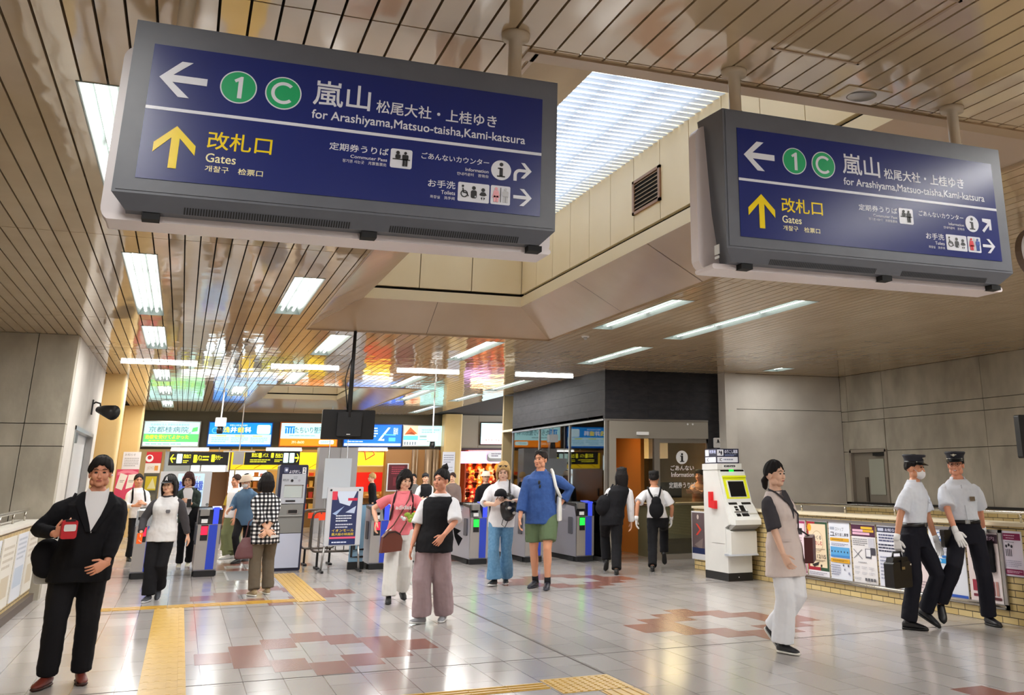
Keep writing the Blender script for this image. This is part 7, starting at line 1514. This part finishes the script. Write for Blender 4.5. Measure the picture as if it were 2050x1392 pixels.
q = person('smiling officer in a peaked cap and white gloves looking at his colleague', {'R': (1884, 1222, -4, .10, 44, 9.15), 'L': (1988, 1254, 18)}, 1.73, 14, (1938, 1100), (1913, 936), .98, 1.04,
    {'R': dict(t=(1922, 1084, -.24), d=(.35, -.25, -.85), n=(.2, .9, 0), curl=.25, hint=(-.9, .4, 0)), 'L': dict(t=(1972, 1082, .12), d=(.1, .2, -.9), curl=.5)}, hyaw=-22, hair=('crop', 'black'), hat='officer', skin='red', gloves=True, voxel=.007,
    tops=[dict(name='shirt', m=cloth('uniform_white'), pad=.020, flare=0, hem=1.025, sleeve=.86, sr=.034, collar=cloth('uniform_white'))], bottom=dict(m=c_navy, knee=.084, hemr=.080, pad=.016, waist=1.03, belt=c_leather), shoes=((20, 20, 26), (16, 16, 18)))
badge(q, .09, 1.24); q.patch([(1.38, -.004, .004), (1.0, -.004, .004)], mat('pocket_seam'), 'button_placket', .036)
sub('teeth', MB().ell(q.Hd((0, -.098, .027)), (.016*q.hs, .004, .004), 10, 6, 0, q.Rh), m_white, q.o, True); glasses(q)
w = ony(1893, 1078, q.yy+.02); bag('radio_case', 'black radio case on the belt of the smiling officer', 'case', w, 0, lambda t: (sub('body', MB().rrect(-.04, .05, -.09, .08, -.03, .03, .015), c_leather, t), sub('flap', MB().rrect(-.043, .053, .02, .085, -.035, .035, .01), c_leather, t)))
w = ony(1998, 1122, q.yy+.10); bag('folded_coat', 'black folded coat carried behind the smiling officer', 'coat', w, .2, lambda t: (meshobj(remesh(MB().prism([(-.14, .2), (-.04, .22), (.09, -.02), (-.03, -.10), (-.14, -.12)], -.05, .05), .01, 4, ((.12, .02),)), 'cloth', c_black, t)))
# people far back
def far(label, px, feet_y, hy, top, trousers, rel, h=1.62, hair=('short', 'black'), hat=None, sleeve=1.0, vest=None, skin='jp', hands=None, mask=False, fx=5):
    tops = [dict(name='shirt', m=top, pad=.016, hem=.84, sleeve=sleeve, sr=.03)]
    if vest: tops.append(dict(name='vest', m=vest, pad=.03, padtop=.02, hem=.88))
    return person(label, {'R': (px-fx, feet_y), 'L': (px+fx, feet_y)}, h, rel, None, (px, hy), 1, 1, hands, hair=hair, hat=hat, tops=tops, bottom=dict(m=trousers, knee=.07, hemr=.066), voxel=.012, skin=skin, mask=mask)
far('person in black with fair hair walking left inside the far shop hall', 743, 1068, 962, c_black, c_black, -80, 1.62, ('short', 'blond'), sleeve=1.8)
far('person in a grey top standing by the brown wall behind the woman in pink', 827, 1072, 963, cloth('grey_top', (110, 108, 108)), c_black, 0, 1.58, ('tied', 'black'))
far('worker in a dark visor and black vest over a white shirt by the pipes', 851, 1080, 964, c_white, c_black, 20, 1.6, ('tied', 'black'), 'visor', 1.2, c_black, hands={'R': dict(t=(846, 1000, -.3), d=(.6, -.4, 0)), 'L': dict(t=(856, 1000, -.3), d=(-.6, -.4, 0))})
far('person in a grey coat half hidden by the cream column', 905, 1072, 960, cloth('coat_grey', (128, 112, 108)), c_black, -20, 1.6, ('short', 'brown'), sleeve=1.9)
far('person in a pale cap and dark jacket behind the blonde woman', 972, 1098, 968, c_black, c_navy, 10, 1.62, ('short', 'black'), 'bucket', 1.9)
q = far('clerk in a dark cap and brown jacket behind the booth glass', 1400, 1104, 948, cloth('clerk_brown', (150, 112, 88)), c_black, -30, 1.62, ('crop', 'black'), 'staff', 1.8, hands={'R': dict(t=(1380, 985, -.3), d=(-.5, -.6, 0)), 'L': dict(t=(1395, 985, -.35), d=(-.6, -.5, 0))})
bpy.data.scenes.remove(_ts)
